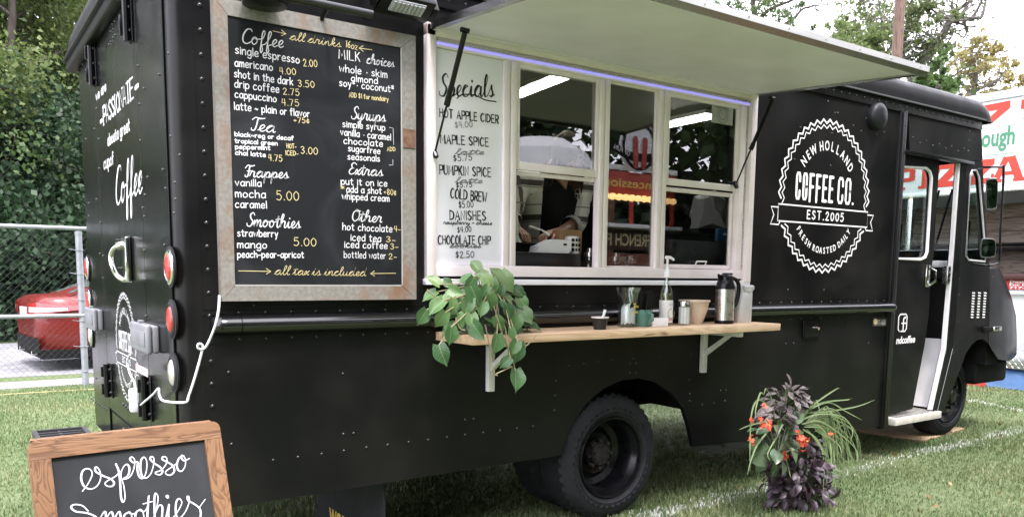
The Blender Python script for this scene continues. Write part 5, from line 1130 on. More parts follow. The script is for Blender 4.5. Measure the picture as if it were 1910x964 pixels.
# ------------------------------------------------------------------ pizza trailer (its long face looks towards -x)
TX = 12.2
TR = thing('pizza_trailer', 'white pizza trailer with red and green lettering parked past the truck nose', 'food trailer', (13.3, 2.6, 0))
TPX = Plane((TX - .003, 0, 0), (0, -1, 0), (0, 0, 1))
wsheet = mat('trailer_white', (.72, .73, .73), rough=.35, c2=(.66, .67, .68), ns=3, big=.04, bigs=1.)
redp = mat('red_lettering', (.50, .035, .016), rough=.45); grn = mat('green_lettering', (.05, .21, .11), rough=.45)
Y0, Y1 = -1.4, 8.5
def tb(name, y0, y1, z0, z1, ma, x0=TX, x1=TX + .04, bev=.004): mb = MB(); mb.box((x0, y0, z0), (x1, y1, z1), bev=bev); return obj(name, mb, ma, TR)
tb('upper_panel', Y0, Y1, 3.66, 3.99, wsheet, TX + .01); tb('sign_panel', Y0, Y1, 2.80, 3.655, wsheet)
tb('roof_edge', Y0 - .03, Y1 + .03, 3.99, 4.10, mat('trailer_trim', (.50, .53, .58), rough=.35, metal=.4), TX - .02, TX + 2.4)
tb('fascia', Y0, Y1, 2.72, 2.795, M['alu'], TX - .02)
tb('lower_wall', Y0, Y1, .52, 1.30, wsheet); tb('counter', Y0, Y1, 1.50, 1.58, mat('counter_red_dark', (.05, .015, .012), rough=.5), TX - .12, TX + .3); tb('counter_edge', Y0, Y1, 1.30, 1.345, wsheet, TX - .1)
tb('counter_front', Y0, Y1, 1.35, 1.495, mat('counter_grey', (.35, .37, .42), rough=.4), TX - .04, TX + .02)
dp = tb('tread_plate', Y0, Y1, .26, .515, M['alu'], TX - .01)
mb = MB()
for i in range(90):
    for j in range(5):
        y = 1.0 + i * .04; z = .285 + j * .05; s_ = 1 if (i + j) % 2 else -1
        mb.tube([V((TX - .011, y - .012, z - .012 * s_)), V((TX - .011, y + .012, z + .012 * s_))], .004, 4)
obj('tread_pattern', mb, M['alu'], dp, kind='stuff')
for y in (3.2, 5.2, 7.0): tb('window_post', y, y + .08, 1.58, 2.72, M['alu'], TX, TX + .08)
tb('near_post', Y0, Y0 + .9, 1.58, 2.72, wsheet)
mb = MB(); mb.box((TX + 2.35, Y0, .5), (TX + 2.4, Y1, 4.0)); mb.box((TX + .05, Y0, .5), (TX + 2.35, Y0 + .04, 4.0)); mb.box((TX + .05, Y1 - .04, .5), (TX + 2.35, Y1, 4.0)); mb.box((TX + .05, Y0, .48), (TX + 2.35, Y1, .52)); obj('trailer_shell', mb, wsheet, TR)
wb = wood('trailer_boards', (.30, .24, .19), (.15, .11, .08), 1, 7, .6)
for k in range(5): tb('board', Y0 + .9, Y1 - .1, 1.60 + k * .22, 1.60 + k * .22 + .212, wb, TX + 1.6 + .004 * (k % 2), TX + 1.64)
mb = MB()
for z in (1.95, 2.02): mb.box((TX + .9, Y0 + 1., z), (TX + 1.5, Y1 - .5, z + .03))
for y in np.arange(.6, 7, 1.1): mb.box((TX + .95, y, 1.5), (TX + .99, y + .04, 2.4))
obj('rack', mb, M['matteblack'], TR)
tb('warmer', 1.3, 1.75, 1.58, 2.1, mat('warmer_steel', (.25, .2, .16), rough=.4, metal=.5), TX + .6, TX + 1.1)
def slabtext(polys, nm, ma, wds, ser=None):
    mb = MB()
    for pxs, wd in zip(polys, wds): ribbon(mb, TPX, [TPX.p(*q) for q in pxs], wd)
    return obj(nm, mb, ma, TR, smooth=0)
# red figures on the upper band: a 7, then the start of the next figure
def poly(mb, pts):
    _lift[0] = (_lift[0] + 1e-4) % 4e-3
    mb.add([TPX.at(*q, .002 + _lift[0]) for q in pts], [tuple(range(len(pts)))])
mb = MB(); h0, h1 = 3.68, 3.955
def seven(mb, u, wdt):
    z0, z1 = h0, h1
    poly(mb, [(u, z1 - .015), (u + wdt, z1), (u + wdt, z1 - .095), (u + .05, z1 - .10), (u + .04, z1 - .14), (u, z1 - .14)]); poly(mb, [(u + wdt - .15, z1 - .097), (u + wdt, z1 - .095), (u + .16, z0), (u + .03, z0)])
u0 = -XP(1829, 230, TX).y; seven(mb, u0 - .02, .40); seven(mb, u0 + .52, .40); seven(mb, u0 - .56, .40); obj('phone_lettering', mb, redp, TR, smooth=0)
# green word with thin rules
mb = MB(); a = TPX.p(1832, 285); u = a[0]
put_filled(mb, TPX, 'ough', (u - .02, 3.355), (u + .42, 3.355), .19 * 1.35, off=.03, lift=.003)
for z, a_, b_ in ((3.62, u - .1, u + .42), (3.24, u + .05, u + .42)): ribbon(mb, TPX, [np.array((a_, z)), np.array((b_, z))], .010)
obj('dough_lettering', mb, grn, TR, smooth=0)
# big red slab word PIZZA, read towards -y
mb = MB(); z0, z1 = 2.85, 3.19; uA = -XP(1873, 335, TX).y; cw = .46
def bar(a, b, t): 
    a, b = np.array(a), np.array(b); d = (b - a) / np.hypot(*(b - a)); n = np.array((-d[1], d[0])) * t / 2; poly(mb, [a + n, b + n, b - n, a - n])
def slabs(x, z, w_=.16): poly(mb, [(x - w_ / 2, z - .022), (x + w_ / 2, z - .022), (x + w_ / 2, z + .022), (x - w_ / 2, z + .022)])
def letA(u): bar((u - .155, z0 + .02), (u - .03, z1), .085); bar((u + .155, z0 + .02), (u + .03, z1), .105); bar((u - .1, z0 + .12), (u + .1, z0 + .12), .05); slabs(u - .15, z0 + .022, .15); slabs(u + .16, z0 + .022, .17); poly(mb, [(u - .06, z1 - .06), (u + .08, z1 - .06), (u + .07, z1 + .005), (u - .05, z1 + .005)])
def letZ(u): bar((u - .17, z1 - .04), (u + .17, z1 - .04), .08); bar((u - .17, z0 + .04), (u + .17, z0 + .04), .08); bar((u + .12, z1 - .05), (u - .12, z0 + .05), .11); bar((u - .155, z1), (u - .155, z1 - .13), .04); bar((u + .155, z0), (u + .155, z0 + .13), .04)
def letI(u): bar((u, z0), (u, z1), .10); slabs(u, z0 + .022, .2); slabs(u, z1 - .022, .2)
def letP(u): bar((u - .07, z0), (u - .07, z1), .10); slabs(u - .07, z0 + .022, .2); bar((u - .12, z1 - .035), (u + .12, z1 - .035), .07); bar((u - .02, z0 + .15), (u + .12, z0 + .15), .06); bar((u + .13, z1 - .02), (u + .13, z0 + .13), .09)
letA(-1.865); letZ(-2.22); letZ(-2.68); letI(-3.03); letP(-3.36); obj('pizza_lettering', mb, redp, TR, smooth=0)
a = XP(1877, 517, TX); tb('red_sign', a.y - .95, a.y, 1.365, 1.50, mat('red_sign', (.55, .035, .035), rough=.4), TX - .055, TX - .041)
pl = Plane((TX - .0555, 0, 0), (0, -1, 0), (0, 0, 1)); mb = MB(); u = -a.y
for tx, z, w_ in (('Dealer', 1.455, .26), ('For D', 1.415, .23), ('717-703-', 1.374, .40)): put_filled(mb, pl, tx, (u + .075, z), (u + .075 + w_, z), .034, off=.03)
obj('sign_lettering', mb, M['decal'], TR, smooth=0)
# blue and red skirt sheet at its foot
mb = MB(); rows = []
for i in range(60):
    y = -1.2 + i * .13; wv = .03 * math.sin(i * 1.3) + .02 * math.sin(i * 2.9); rows.append([V((TX + .12 + wv * .4, y, .30)), V((TX - .02 + wv, y, .17)), V((TX - .18 + wv, y, .05)), V((TX - .34 + wv * 1.3, y, .012))])
mb.grid(rows); SK = tag(obj('tarpaulin_skirt', mb, mat('blue_tarp', (.028, .075, .16), rough=.4, c2=(.05, .11, .22), ns=4, big=.3, bigs=5), loc=(TX, 2.3, 0)), 'blue tarpaulin skirt along the foot of the pizza trailer', 'tarpaulin')
mb = MB(); a = G(1800, 716, .03); b = G(1838, 719, .03); mb.box((TX - .42, b.y, .0), (TX - .37, a.y + 1.2, .09), bev=.006); tag(obj('red_board', mb, mat('red_board', (.55, .06, .05), rough=.5), loc=(TX - .4, b.y, 0)), 'red painted board edge lying on the grass against the blue tarpaulin', 'board')

# ------------------------------------------------------------------ behind the camera: what the window panes mirror
ST_ = thing('food_stand', 'red fries stand across the lawn, seen mirrored in the truck window', 'food stand', (10.2, -6.2, 0))
SY = -6.0
redst = mat('stand_red', (.30, .03, .02), rough=.5, c2=(.38, .06, .03), ns=3); SP = Plane((0, SY + .002, 0), (-1, 0, 0), (0, 0, 1))
def sb(name, x0, x1, z0, z1, ma, y0=SY - .05, y1=SY): mb = MB(); mb.box((x0, y0, z0), (x1, y1, z1), bev=.006); return obj(name, mb, ma, ST_)
sb('front_panel', 8.1, 10.0, .3, 1.85, mat('stand_brick', (.16, .05, .035), rough=.8, c2=(.22, .09, .06), ns=10)); sb('fries_sign', 8.1, 10.0, 1.9, 2.22, mat('sign_brown', (.05, .022, .012), rough=.5)); sb('counter_shelf', 8.1, 10.0, 2.24, 2.30, M['whitepaint'], SY - .3, SY + .2); sb('menu_band', 8.1, 10.0, 2.78, 3.12, redst); sb('top_sign', 8.1, 10.0, 3.14, 3.22, M['whitepaint'])
sb('stand_post', 8.3, 8.4, 2.3, 2.78, redst); sb('stand_post', 9.0, 9.06, 2.3, 2.78, redst); sb('stand_post', 9.94, 10.0, 2.3, 2.78, redst); sb('rear_board', 8.1, 10.0, .3, 3.1, mat('stand_rear', (.12, .05, .03), rough=.7, c2=(.2, .11, .06), ns=4), SY - 1.6, SY - 1.5)
mb = MB(); put_filled(mb, SP, 'FRENCH FRIES', (-9.46, 1.97), (-8.14, 1.97), .19, off=.02); obj('fries_lettering', mb, mat('cream_lettering', (.72, .62, .36), rough=.5), ST_, smooth=0)
mb = MB(); put_filled(mb, SP, 'Concessions', (-9.8, 2.88), (-8.3, 2.88), .14, off=.01); obj('band_lettering', mb, mat('yellow_lettering', (.7, .5, .12), rough=.5), ST_, smooth=0)
EP = Plane((0, SY + .06, 0), (-1, 0, 0), (0, 0, 1)); mb = MB(); c = np.array((-9.1, 3.52))
mb.lathe([(.40, 0), (.40, .04), (0, .041)], (9.1, SY + .01, 3.52), 40, Matrix.Rotation(-PI / 2, 3, 'X')); o = obj('oval_emblem', mb, mat('emblem_white', (.62, .64, .66), rough=.5), ST_)
mb = MB(); ribbon(mb, EP, [c + np.array((math.cos(t), math.sin(t))) * .345 for t in np.linspace(0, 2 * PI, 40)], .05); obj('emblem_ring', mb, M['matteblack'], o, smooth=0)
mb = MB(); ribbon(mb, EP, smoothpts([c + np.array(q) for q in ((-.6, -.02), (-.3, -.14), (0, -.17), (.3, -.14), (.6, -.02))], 5), .13); obj('emblem_banner', mb, M['matteblack'], o, smooth=0)
EP2 = Plane((0, SY + .066, 0), (-1, 0, 0), (0, 0, 1)); mb = MB(); put_filled(mb, EP2, 'OF FUN', c + np.array((.22, -.17)), c + np.array((.55, -.08)), .07); obj('banner_lettering', mb, M['decal'], o, smooth=0)
mb = MB()
for dx in (-.11, .10): ribbon(mb, EP2, [c + np.array((dx, .10)), c + np.array((dx * .8, -.30))], .11)
obj('emblem_stripes', mb, redst, o, smooth=0)
mb = MB()
for k in range(14): mb.lathe([(.0, 0), (.05, .02), (.06, .06), (.04, .1), (0, .11)], (8.15 + k * .135, SY + .06, 2.66), 8)
obj('stand_bulb', mb, mat('warm_bulb', (1, .62, .25), emit=2.5), ST_)
# white market umbrella left of the stand
UM = thing('market_umbrella', 'white market umbrella on the lawn, mirrored in the left window', 'umbrella', (6.55, -5.2, 0)); mb = MB()
mb.lathe([(.80, 2.62), (.79, 2.86), (.64, 3.10), (.38, 3.26), (.0, 3.32)], (6.55, -5.2, 0), 10); obj('canopy', mb, mat('umbrella_white', (.76, .77, .78), rough=.7), UM, smooth=20); mb = MB(); mb.tube([V((6.55, -5.2, 0)), V((5.1, -5.4, 3.1))], .025, 8); obj('umbrella_pole', mb, M['whitepaint'], UM)
for x, y, h_, lab, lf in [(6, -16, 12, 'broad tree across the lawn, mirrored in the window panes', 'mid'), (13, -19, 13, 'tall tree behind the fries stand, mirrored in the panes', 'light'), (21, -15, 12, 'dark tree across the lawn to the right, mirrored in the cab glass', 'dark'), (-3, -20, 13, 'big tree behind the photographer across the lawn', 'mid'), (30, -9, 12, 'green tree at the end of the lawn beyond the stand', 'mid'), (24, -7, 11, 'dark leafy tree past the stand, mirrored in the quarter window', 'dark'), (18, -6.5, 9, 'young mid-green tree past the stand at the lawn edge', 'mid'), (1.5, -15, 12, 'leafy tree straight behind the photographer', 'dark'), (9.5, -13, 11, 'dense tree right behind the umbrella and stand', 'dark'), (15.5, -12, 12, 'full crowned tree behind the right end of the stand', 'mid'), (-8, -16, 12, 'leafy tree behind the photographer to the left', 'mid')]:
    tree((x, y, 0), h_, lab, lf, 7000, .40, .25, depth=3, clear=.3, sig=.7, group='trees across the lawn')  # more trees added to this row keep bright sky off the truck side
for x, y, h_, lab in [(7.5, -10.5, 3.6, 'dark bush added behind the umbrella to darken the pane reflections'), (11.5, -10.5, 3.4, 'dark bush added behind the fries stand to darken the pane reflections'), (15.5, -10, 3.8, 'dark bush added right of the fries stand to darken the pane reflections'), (20, -10, 3.6, 'dark bush added at the far right across the lawn to darken the panes'), (3, -11, 3.6, 'dark bush added behind the photographer to darken the panes'), (16, -4.6, 4.6, 'dark bush added beside the lawn end to fill the cab reflections'), (20.5, -6.2, 5.0, 'tall bush added further along the lawn end to fill the cab reflections'), (27, -8.5, 6.0, 'big bush added at the end of the lawn to fill the cab reflections'), (-4.7, -13.8, 8.0, 'tall bush added behind the photographer to darken the wing mirrors'), (-8.5, -13.0, 7.5, 'tall bush added behind the photographer to the left, darkening the mirrors'), (-1.5, -12.5, 7.0, 'tall dark bush added behind the photographer, nearer the middle')]: shrub((x, y, 0), h_, 2.4, lab, 'dark', 8000, .32, group='added bushes across the lawn')  # bushes added out of view so panes and mirrors reflect dark, not sky
# ------------------------------------------------------------------ chalk menu board
BYF = -.05
def zincmat():
    ma, t, b = _new('rusty_galvanised_frame'); L = t.links.new
    tc = t.nodes.new('ShaderNodeTexCoord')
    n = t.nodes.new('ShaderNodeTexNoise'); n.inputs['Scale'].default_value = 55; n.inputs['Detail'].default_value = 3; L(tc.outputs['Object'], n.inputs['Vector'])
    r = t.nodes.new('ShaderNodeValToRGB'); r.color_ramp.elements[0].position = .35; r.color_ramp.elements[0].color = (.20, .19, .17, 1); r.color_ramp.elements[1].position = .66; r.color_ramp.elements[1].color = (.30, .29, .265, 1); L(n.outputs['Fac'], r.inputs['Fac'])
    n2 = t.nodes.new('ShaderNodeTexNoise'); n2.inputs['Scale'].default_value = 4.2; n2.inputs['Detail'].default_value = 8; n2.inputs['Roughness'].default_value = .65; L(tc.outputs['Object'], n2.inputs['Vector'])
    r2 = t.nodes.new('ShaderNodeValToRGB'); r2.color_ramp.elements[0].position = .50; r2.color_ramp.elements[0].color = (0, 0, 0, 1); r2.color_ramp.elements[1].position = .66; r2.color_ramp.elements[1].color = (1, 1, 1, 1); L(n2.outputs['Fac'], r2.inputs['Fac'])
    m = t.nodes.new('ShaderNodeMix'); m.data_type = 'RGBA'; m.inputs['B'].default_value = (.22, .105, .05, 1); L(r2.outputs['Color'], m.inputs['Factor']); L(r.outputs['Color'], m.inputs['A'])
    n3 = t.nodes.new('ShaderNodeTexNoise'); n3.inputs['Scale'].default_value = 2.0; n3.inputs['Detail'].default_value = 5; L(tc.outputs['Object'], n3.inputs['Vector'])
    m2 = t.nodes.new('ShaderNodeMix'); m2.data_type = 'RGBA'; m2.inputs['B'].default_value = (.27, .25, .215, 1); L(m.outputs['Result'], m2.inputs['A']); m2.inputs['Factor'].default_value = .25
    L(m2.outputs['Result'], b.inputs['Base Color']); b.inputs['Roughness'].default_value = .55; b.inputs['Metallic'].default_value = .15
    bp = t.nodes.new('ShaderNodeBump'); bp.inputs['Strength'].default_value = .15; bp.inputs['Distance'].default_value = .003; L(n2.outputs['Fac'], bp.inputs['Height']); L(bp.outputs['Normal'], b.inputs['Normal'])
    return ma
zinc = zincmat()
chalkb = mat('chalkboard', (.0085, .010, .012), rough=.62, spec=.3, c2=(.036, .040, .045), ns=2.6, det=8, lo=.46, hi=.80, dist=1.2)
chalkw = mat('white_chalk_ink', (.74, .74, .75), rough=.8); chalky = mat('yellow_chalk_ink', (.66, .56, .29), rough=.8)
BX0, BX1, BZ0, BZ1 = S(406, 300, BYF).x, S(776, 300, BYF).x, S(590, 560, BYF).z, S(772, 67, BYF).z
BXa, BXb, BZa, BZb = S(432, 300, BYF).x, S(748, 300, BYF).x, S(600, 531, BYF).z, S(748.7, 90, BYF).z
MBD = thing('menu_board', 'large chalkboard menu in a rusty galvanised frame on the truck side', 'menu board', ((BX0 + BX1) / 2, -.03, BZ0))
def rail(p, nm='frame_rail'): mb = MB(); mb.prism([V((x, BYF, z)) for x, z in p], (0, .045, 0)); return obj(nm, mb, zinc, MBD, smooth=20)
g_ = .0015
rail([(BX0, BZ0), (BX1, BZ0), (BXb - g_, BZa - g_), (BXa + g_, BZa - g_)]); rail([(BX0, BZ1), (BXa + g_, BZb + g_), (BXb - g_, BZb + g_), (BX1, BZ1)])
rail([(BX0, BZ0 + g_), (BXa, BZa), (BXa, BZb), (BX0, BZ1 - g_)]); rail([(BX1, BZ0 + g_), (BX1, BZ1 - g_), (BXb, BZb), (BXb, BZa)])
mb = MB(); mb.box((BXa - .012, BYF + .006, BZa - .012), (BXb + .012, BYF + .03, BZb + .012)); obj('chalk_panel', mb, chalkb, MBD)
mb = MB(); w_ = .012
for lo, hi in (((BXb, BYF - .001, BZa), (BXb + .006, BYF + .01, BZb)), ((BXa, BYF - .001, BZa - .006), (BXb, BYF + .01, BZa))): mb.box(lo, hi)
obj('inner_bead', mb, mat('pale_bead', (.42, .41, .39), rough=.5), MBD)
a = S(763, 259, BYF); mb = MB(); mb.box((BXb + .012, BYF - .004, a.z - .045), (BX1 - .004, BYF - .0005, a.z + .045), bev=.002, seg=1); obj('rust_patch', mb, mat('rust_patch', (.13, .062, .038), rough=.7, c2=(.20, .12, .08), ns=40), MBD)
BP = Plane((0, BYF + .006, 0), (1, 0, 0), (0, 0, 1))
A_, Y_ = MB(), MB(); wd = .0041
for t, p0, p1, h in [('Coffee', (451, 81), (528, 90), 14), ('Tea', (466, 243), (513, 248), 12.5), ('Frappes', (455, 330), (538, 333), 11), ('Smoothies', (459, 422), (560, 426), 13), ('choices', (683, 118.5), (735, 126.5), 9.5),
                     ('Syrups', (654, 222), (719, 228), 12), ('Extras', (649, 325), (714, 329), 11), ('Other', (655, 412), (712, 415), 11)]:
    words(MBD, chalkw, 'heading_lettering', BP, [(t, p0, p1, h)], wd * 1.0, font='script', calli=.35)
write(A_, BP, 'MILK', (632, 109.5), (671, 115.5), 17, wd, 'print', 1.7)
for t, p0, p1, h in [('single espresso', (439, 100), (558, 119), 11), ('americano', (438, 124), (508, 132.5), 10.5), ('shot in the dark', (437, 144), (546, 159.5), 10.5), ('drip coffee', (437.6, 163), (520, 173.5), 10.5), ('cappuccino', (438, 182), (515, 191), 10), ('latte ~ plain or flavor', (437, 204.5), (577, 219), 10),
  ('black~reg or decaf', (438, 254), (547, 262), 5.8), ('tropical green', (438, 266.5), (517, 271.5), 5.8), ('peppermint', (439, 277.5), (503.5, 280), 5.8), ('chai latte', (439, 288.5), (495, 293), 5.8), ('vanilla', (439, 346.5), (487, 348), 9.5), ('mocha', (439, 367.5), (495, 369.5), 10.5), ('caramel', (439, 387), (497, 388.5), 10),
  ('strawberry', (443, 440.5), (518, 442), 9.5), ('mango', (443, 462), (497, 463), 10), ('peach-pear-apricot', (443, 480), (566, 480.5), 9), ('whole · skim', (633, 133.5), (721.5, 146), 10), ('almond', (655, 152), (704, 157), 9), ('soy*· coconut*', (633, 160.5), (734, 173), 9.5), ('simple syrup', (639, 237), (717.6, 244), 9), ('vanilla · caramel', (635, 252), (728.5, 262), 9),
  ('chocolate', (641, 268), (713.5, 274), 9), ('sugarfree', (649.5, 282), (708.5, 287.5), 8.5), ('seasonals', (648.5, 297.5), (708, 301.5), 8.5), ('put it on ice', (636, 344), (721.5, 348), 9), ('add a shot', (646, 358.5), (711, 362), 9), ('whipped cream', (638, 371.5), (725.5, 376), 9), ('hot chocolate', (639, 428.5), (731, 433), 9.5), ('iced tea', (654, 448.5), (710, 451), 9.5),
  ('iced coffee', (642.5, 461.5), (722, 464), 9.5)]: words(MBD, chalkw, 'menu_lettering', BP, [(t, p0, p1, h * .86)], wd)
words(MBD, chalkw, 'menu_lettering', BP, [('bottled water', (641.5, 480.5), (719, 482.5), 7.8)], wd * .75)
for t, p0, p1, h in [('2.00', (566, 124), (591.5, 125.5), 13), ('4.00', (522, 138.5), (551.5, 140), 12), ('3.50', (556, 162), (586, 164), 12), ('2.75', (528, 176.5), (558, 179), 12), ('4.75', (526, 197), (557.5, 198.5), 12), ('+75¢', (548, 229), (576.5, 230), 9.5), ('HOT-', (535, 276.5), (552.5, 277.5), 8.5), ('ICED-', (533, 289.5), (556, 290.5), 8.5),
  ('3.00', (561, 286.5), (592, 288.5), 13), ('4.75', (501, 299.5), (526, 301.5), 11.5), ('5.00', (516, 373), (557, 374), 17), ('5.00', (548, 458), (589, 459), 15), ('16oz', (644, 88), (666, 94), 13), ('ADD', (722, 282), (737, 282), 7.5), ('ADD $1 for nondairy', (651, 181.5), (724, 189.5), 9), ('*', (636, 357), (642, 357), 10), ('+80¢', (716, 363), (738.5, 364), 10.5), ('4-', (735, 431.5), (747, 432), 10), ('3-', (720, 451), (737, 452), 10), ('3-', (728, 464.5), (742.5, 464.5), 10), ('2-', (725, 483), (739.5, 483), 10)]:
    words(MBD, chalky, 'price_lettering', BP, [(t, p0, p1, h)], wd * .75, unit=1.7)
words(MBD, chalky, 'note_lettering', BP, [('all drinks', (539.5, 74.5), (636, 89), 8), ('all tax is included', (511, 512), (682, 514.5), 8.5)], wd * .62, font='script')
for a, b in (((509, 58.5), (533, 64)), ((693.5, 93.5), (669.5, 90.5)), ((445, 505), (505, 506)), ((738, 509.5), (691, 510))): Y_ = MB(); arrow(Y_, BP, a, b, wd * .7); obj('arrow', Y_, chalky, MBD, smooth=0)

obj('heading_lettering', A_, chalkw, MBD, smooth=0)
for q in ([(726, 238), (733, 239.5), (734, 270)], [(732.5, 298), (732.5, 308), (725.5, 308)]): A_ = MB(); line(A_, BP, q, wd * .5); obj('bracket_mark', A_, chalkw, MBD, smooth=0)

# ------------------------------------------------------------------ specials board in the left bay
SPB = thing('specials_board', 'white specials board hand-lettered in black beside the serving window', 'specials board', (2.23, 0, 1.546))
mb = MB(); mb.box((2.0345, -.006, 1.546), (2.4355, .012, 2.60), bev=.002, seg=1); obj('board_panel', mb, mat('whiteboard', (.85, .84, .88), rough=.35, c2=(.81, .80, .84), ns=2), SPB)
SP_ = Plane((0, -.006, 0), (1, 0, 0), (0, 0, 1)); K_, K2 = MB(), MB(); blk = mat('black_marker', (.012, .012, .013), rough=.5)
write(K_, SP_, 'Specials', (818, 180), (922, 181), 21, .006, 'script', calli=.9)
ribbon(K_, SP_, smoothpts([SP_.p(*q) for q in ((852, 184), (862, 177), (885, 178), (905, 187), (925, 190))], 5), .006)
for t, p0, p1, h in [('HOT APPLE CIDER', (820, 218), (929, 230.5), 15.5), ('MAPLE SPICE', (821.5, 267), (910.5, 273.5), 16), ('PUMPKIN SPICE', (820, 325), (915, 330), 17), ('COLD BREW', (840, 369), (907, 377), 18), ('DANISHES', (839, 409.5), (905.5, 411), 17), ('CHOCOLATE CHIP', (817, 455), (914, 456), 16)]: words(SPB, blk, 'item_lettering', SP_, [(t, p0, p1, h)], .0058, unit=1.7, calli=.5)
for t, p0, p1, h in [('$5.75', (846, 301), (880, 299), 11), ('$5.75', (851, 350), (880, 349), 9), ('$5.00', (856, 388), (882.5, 386.5), 12), ('$4.00', (853.5, 434), (878.5, 432), 10), ('$2.50', (850, 481), (883.5, 480), 12)]: words(SPB, blk, 'price_lettering', SP_, [(t, p0, p1, h)], .0042, unit=1.7)
words(SPB, blk, 'note_lettering', SP_, [('raspberry + cheese', (826, 418), (917, 419.5), 4), ('cookies', (838, 462), (897, 462), 4.5)], .0032, font='script')
gmk = mat('grey_marker', (.30, .30, .31), rough=.6); words(SPB, gmk, 'grey_lettering', SP_, [('$4.00', (849, 239), (881, 237), 11)], .0045, unit=1.7); words(SPB, gmk, 'grey_lettering', SP_, [('latte', (848, 288), (902, 288.5), 5.5), ('latte', (848, 341), (899, 342), 5.5)], .0045, font='script')
obj('heading_lettering', K_, blk, SPB, smooth=0); 

# ------------------------------------------------------------------ A-frame sign in front
SU, SV = V((.9967, .0807, .0004)).normalized(), None
SN = V((.0765, -.9462, .3143)).normalized(); SV = (SN.cross(SU)).normalized()
d_ = 2.1; TL = CAM + ray(51, 822) * d_
AP = Plane(TL, SU, SV)
SGN = thing('sandwich_board', 'wooden A-frame chalkboard reading espresso smoothies in front of the truck', 'sign', (TL.x + .25, TL.y, 0))
uw = AP.p(409, 787)[0]; hb = -(TL.z - .04) / SV.z
il = AP.p(92, 851); ir = AP.p(380, 822); fw = (il[0] + uw - ir[0]) / 2; ft = -(il[1] + ir[1]) / 2
pine = wood('pine_frame', (.25, .135, .066), (.14, .07, .033), 0, 22, .5); pinev = wood('pine_frame_upright', (.25, .135, .066), (.135, .066, .031), 2, 20, .5)
def sp(u, v, w=0.): return AP.at(u, v, w)
def sprism(p, nm, ma, dep=.03, off=0.): mb = MB(); mb.prism([sp(u, v, off) for u, v in p], -AP.n * dep); return obj(nm, mb, ma, SGN, smooth=20)
r_ = .022
cor = lambda cx, cy, a0: [(cx + r_ * math.cos(a0 + PI / 2 * k / 5), cy + r_ * math.sin(a0 + PI / 2 * k / 5)) for k in range(6)]
sprism([(0.0, -ft)] + list(reversed(cor(r_, -r_, PI / 2))) + list(reversed(cor(uw - r_, -r_, 0))) + [(uw, -ft)], 'frame_rail', pine)
sprism([(0, -ft - .001), (fw, -ft - .001), (fw, hb), (0, hb)], 'frame_upright', pinev); sprism([(uw - fw, -ft - .001), (uw, -ft - .001), (uw, hb), (uw - fw, hb)], 'frame_upright', pinev)
sprism([(fw + .001, hb + .16), (uw - fw - .001, hb + .16), (uw - fw - .001, hb + .10), (fw + .001, hb + .10)], 'frame_rail', pine)
sprism([(fw - .008, -ft + .008), (uw - fw + .008, -ft + .008), (uw - fw + .008, hb + .155), (fw - .008, hb + .155)], 'chalk_panel', mat('grey_chalkboard', (.021, .0225, .025), rough=.55, spec=.3, c2=(.045, .047, .05), ns=3.0, det=7, lo=.4, hi=.7, dist=.8), .012, -.010)
# rear leaf of the A
mb = MB(); back = V((SV.x, -SV.y, SV.z)); o0 = TL + V((0, .05, -.01))
for u0, u1 in ((0.01, .06), (uw - .06, uw - .01)): mb.prism([o0 + SU * u0, o0 + SU * u1, o0 + SU * u1 + back * hb, o0 + SU * u0 + back * hb], (0, .025, 0))
mb.prism([o0 + SU * .01, o0 + SU * (uw - .01), o0 + SU * (uw - .01) + back * -.06, o0 + SU * .01 + back * -.06], (0, .024, .001)); obj('rear_leaf', mb, pinev, SGN)
CPL = Plane(TL - AP.n * .010, SU, SV); mb = MB()
def trace(mb, s, k=1., ca=.45):
    ribbon(mb, CPL, smoothpts([CPL.p(a / 3.321, b / 3.321 + 728) for a, b in _pts(s)], 5), .0035 * k, .0015, ca)
chk = mat('sign_chalk', (.62, .62, .68), rough=.8)
trace(mb, '510,622 545,575 570,520 560,490 535,483 510,500 502,545 520,592 560,609 600,590 622,545 618,500 600,474 588,480 595,503 640,528 688,548 706,572 692,592 662,590 650,572 675,552 715,530 742,500')
trace(mb, '717,455 735,500 744,580 749,660 762,690 773,660 766,590 748,525 762,475 785,456 801,480 792,525 762,547 800,537 826,490 834,435 818,411 804,424 826,446 851,442 850,490 862,532 886,542 905,500 908,440 892,412 873,432 869,485 880,530 906,540 935,510 952,450 950,415 936,409 930,425 955,450 990,473 1006,498 992,520 966,516 963,505 1000,490 1030,450 1030,415 1010,409 1005,426 1040,445 1071,466 1078,500 1056,522 1030,518 1026,500 1060,475 1095,450')
trace(mb, '1138,404 1110,416 1095,455 1102,490 1125,498 1146,465 1146,422 1128,400 1122,415 1140,434 1172,420'); obj('espresso_lettering', mb, chk, SGN, smooth=0); mb = MB()
trace(mb, '545,745 510,712 460,705 440,722 470,748 540,758 595,785 590,830 540,850 500,830'); trace(mb, '600,840 630,770 650,748 656,790 650,840 665,780 690,750 702,790 700,840 715,780 738,748 748,790 750,835 772,828')
trace(mb, '800,750 770,770 765,820 790,840 815,800 810,758 792,750 822,764 850,748'); trace(mb, '868,735 842,755 838,810 865,830 890,790 880,742 862,736 892,748 912,716 920,648 915,720 912,790 922,820 945,800 970,720 978,660 962,635 955,680 958,800'); trace(mb, '885,701 945,685', .8)
trace(mb, '959,760 985,710 1005,722 1003,790 1022,796 1045,700 1042,770 1055,800 1080,775 1110,730 1125,690 1108,668 1090,692 1088,760 1106,790 1140,760 1168,700 1170,660 1160,655 1165,680 1200,700 1237,732 1240,784 1220,820 1190,815'); trace(mb, '1234,722 1270,672', .8); trace(mb, '1034,654 1037,658', 1.8)
obj('smoothies_lettering', mb, chk, SGN, smooth=0)

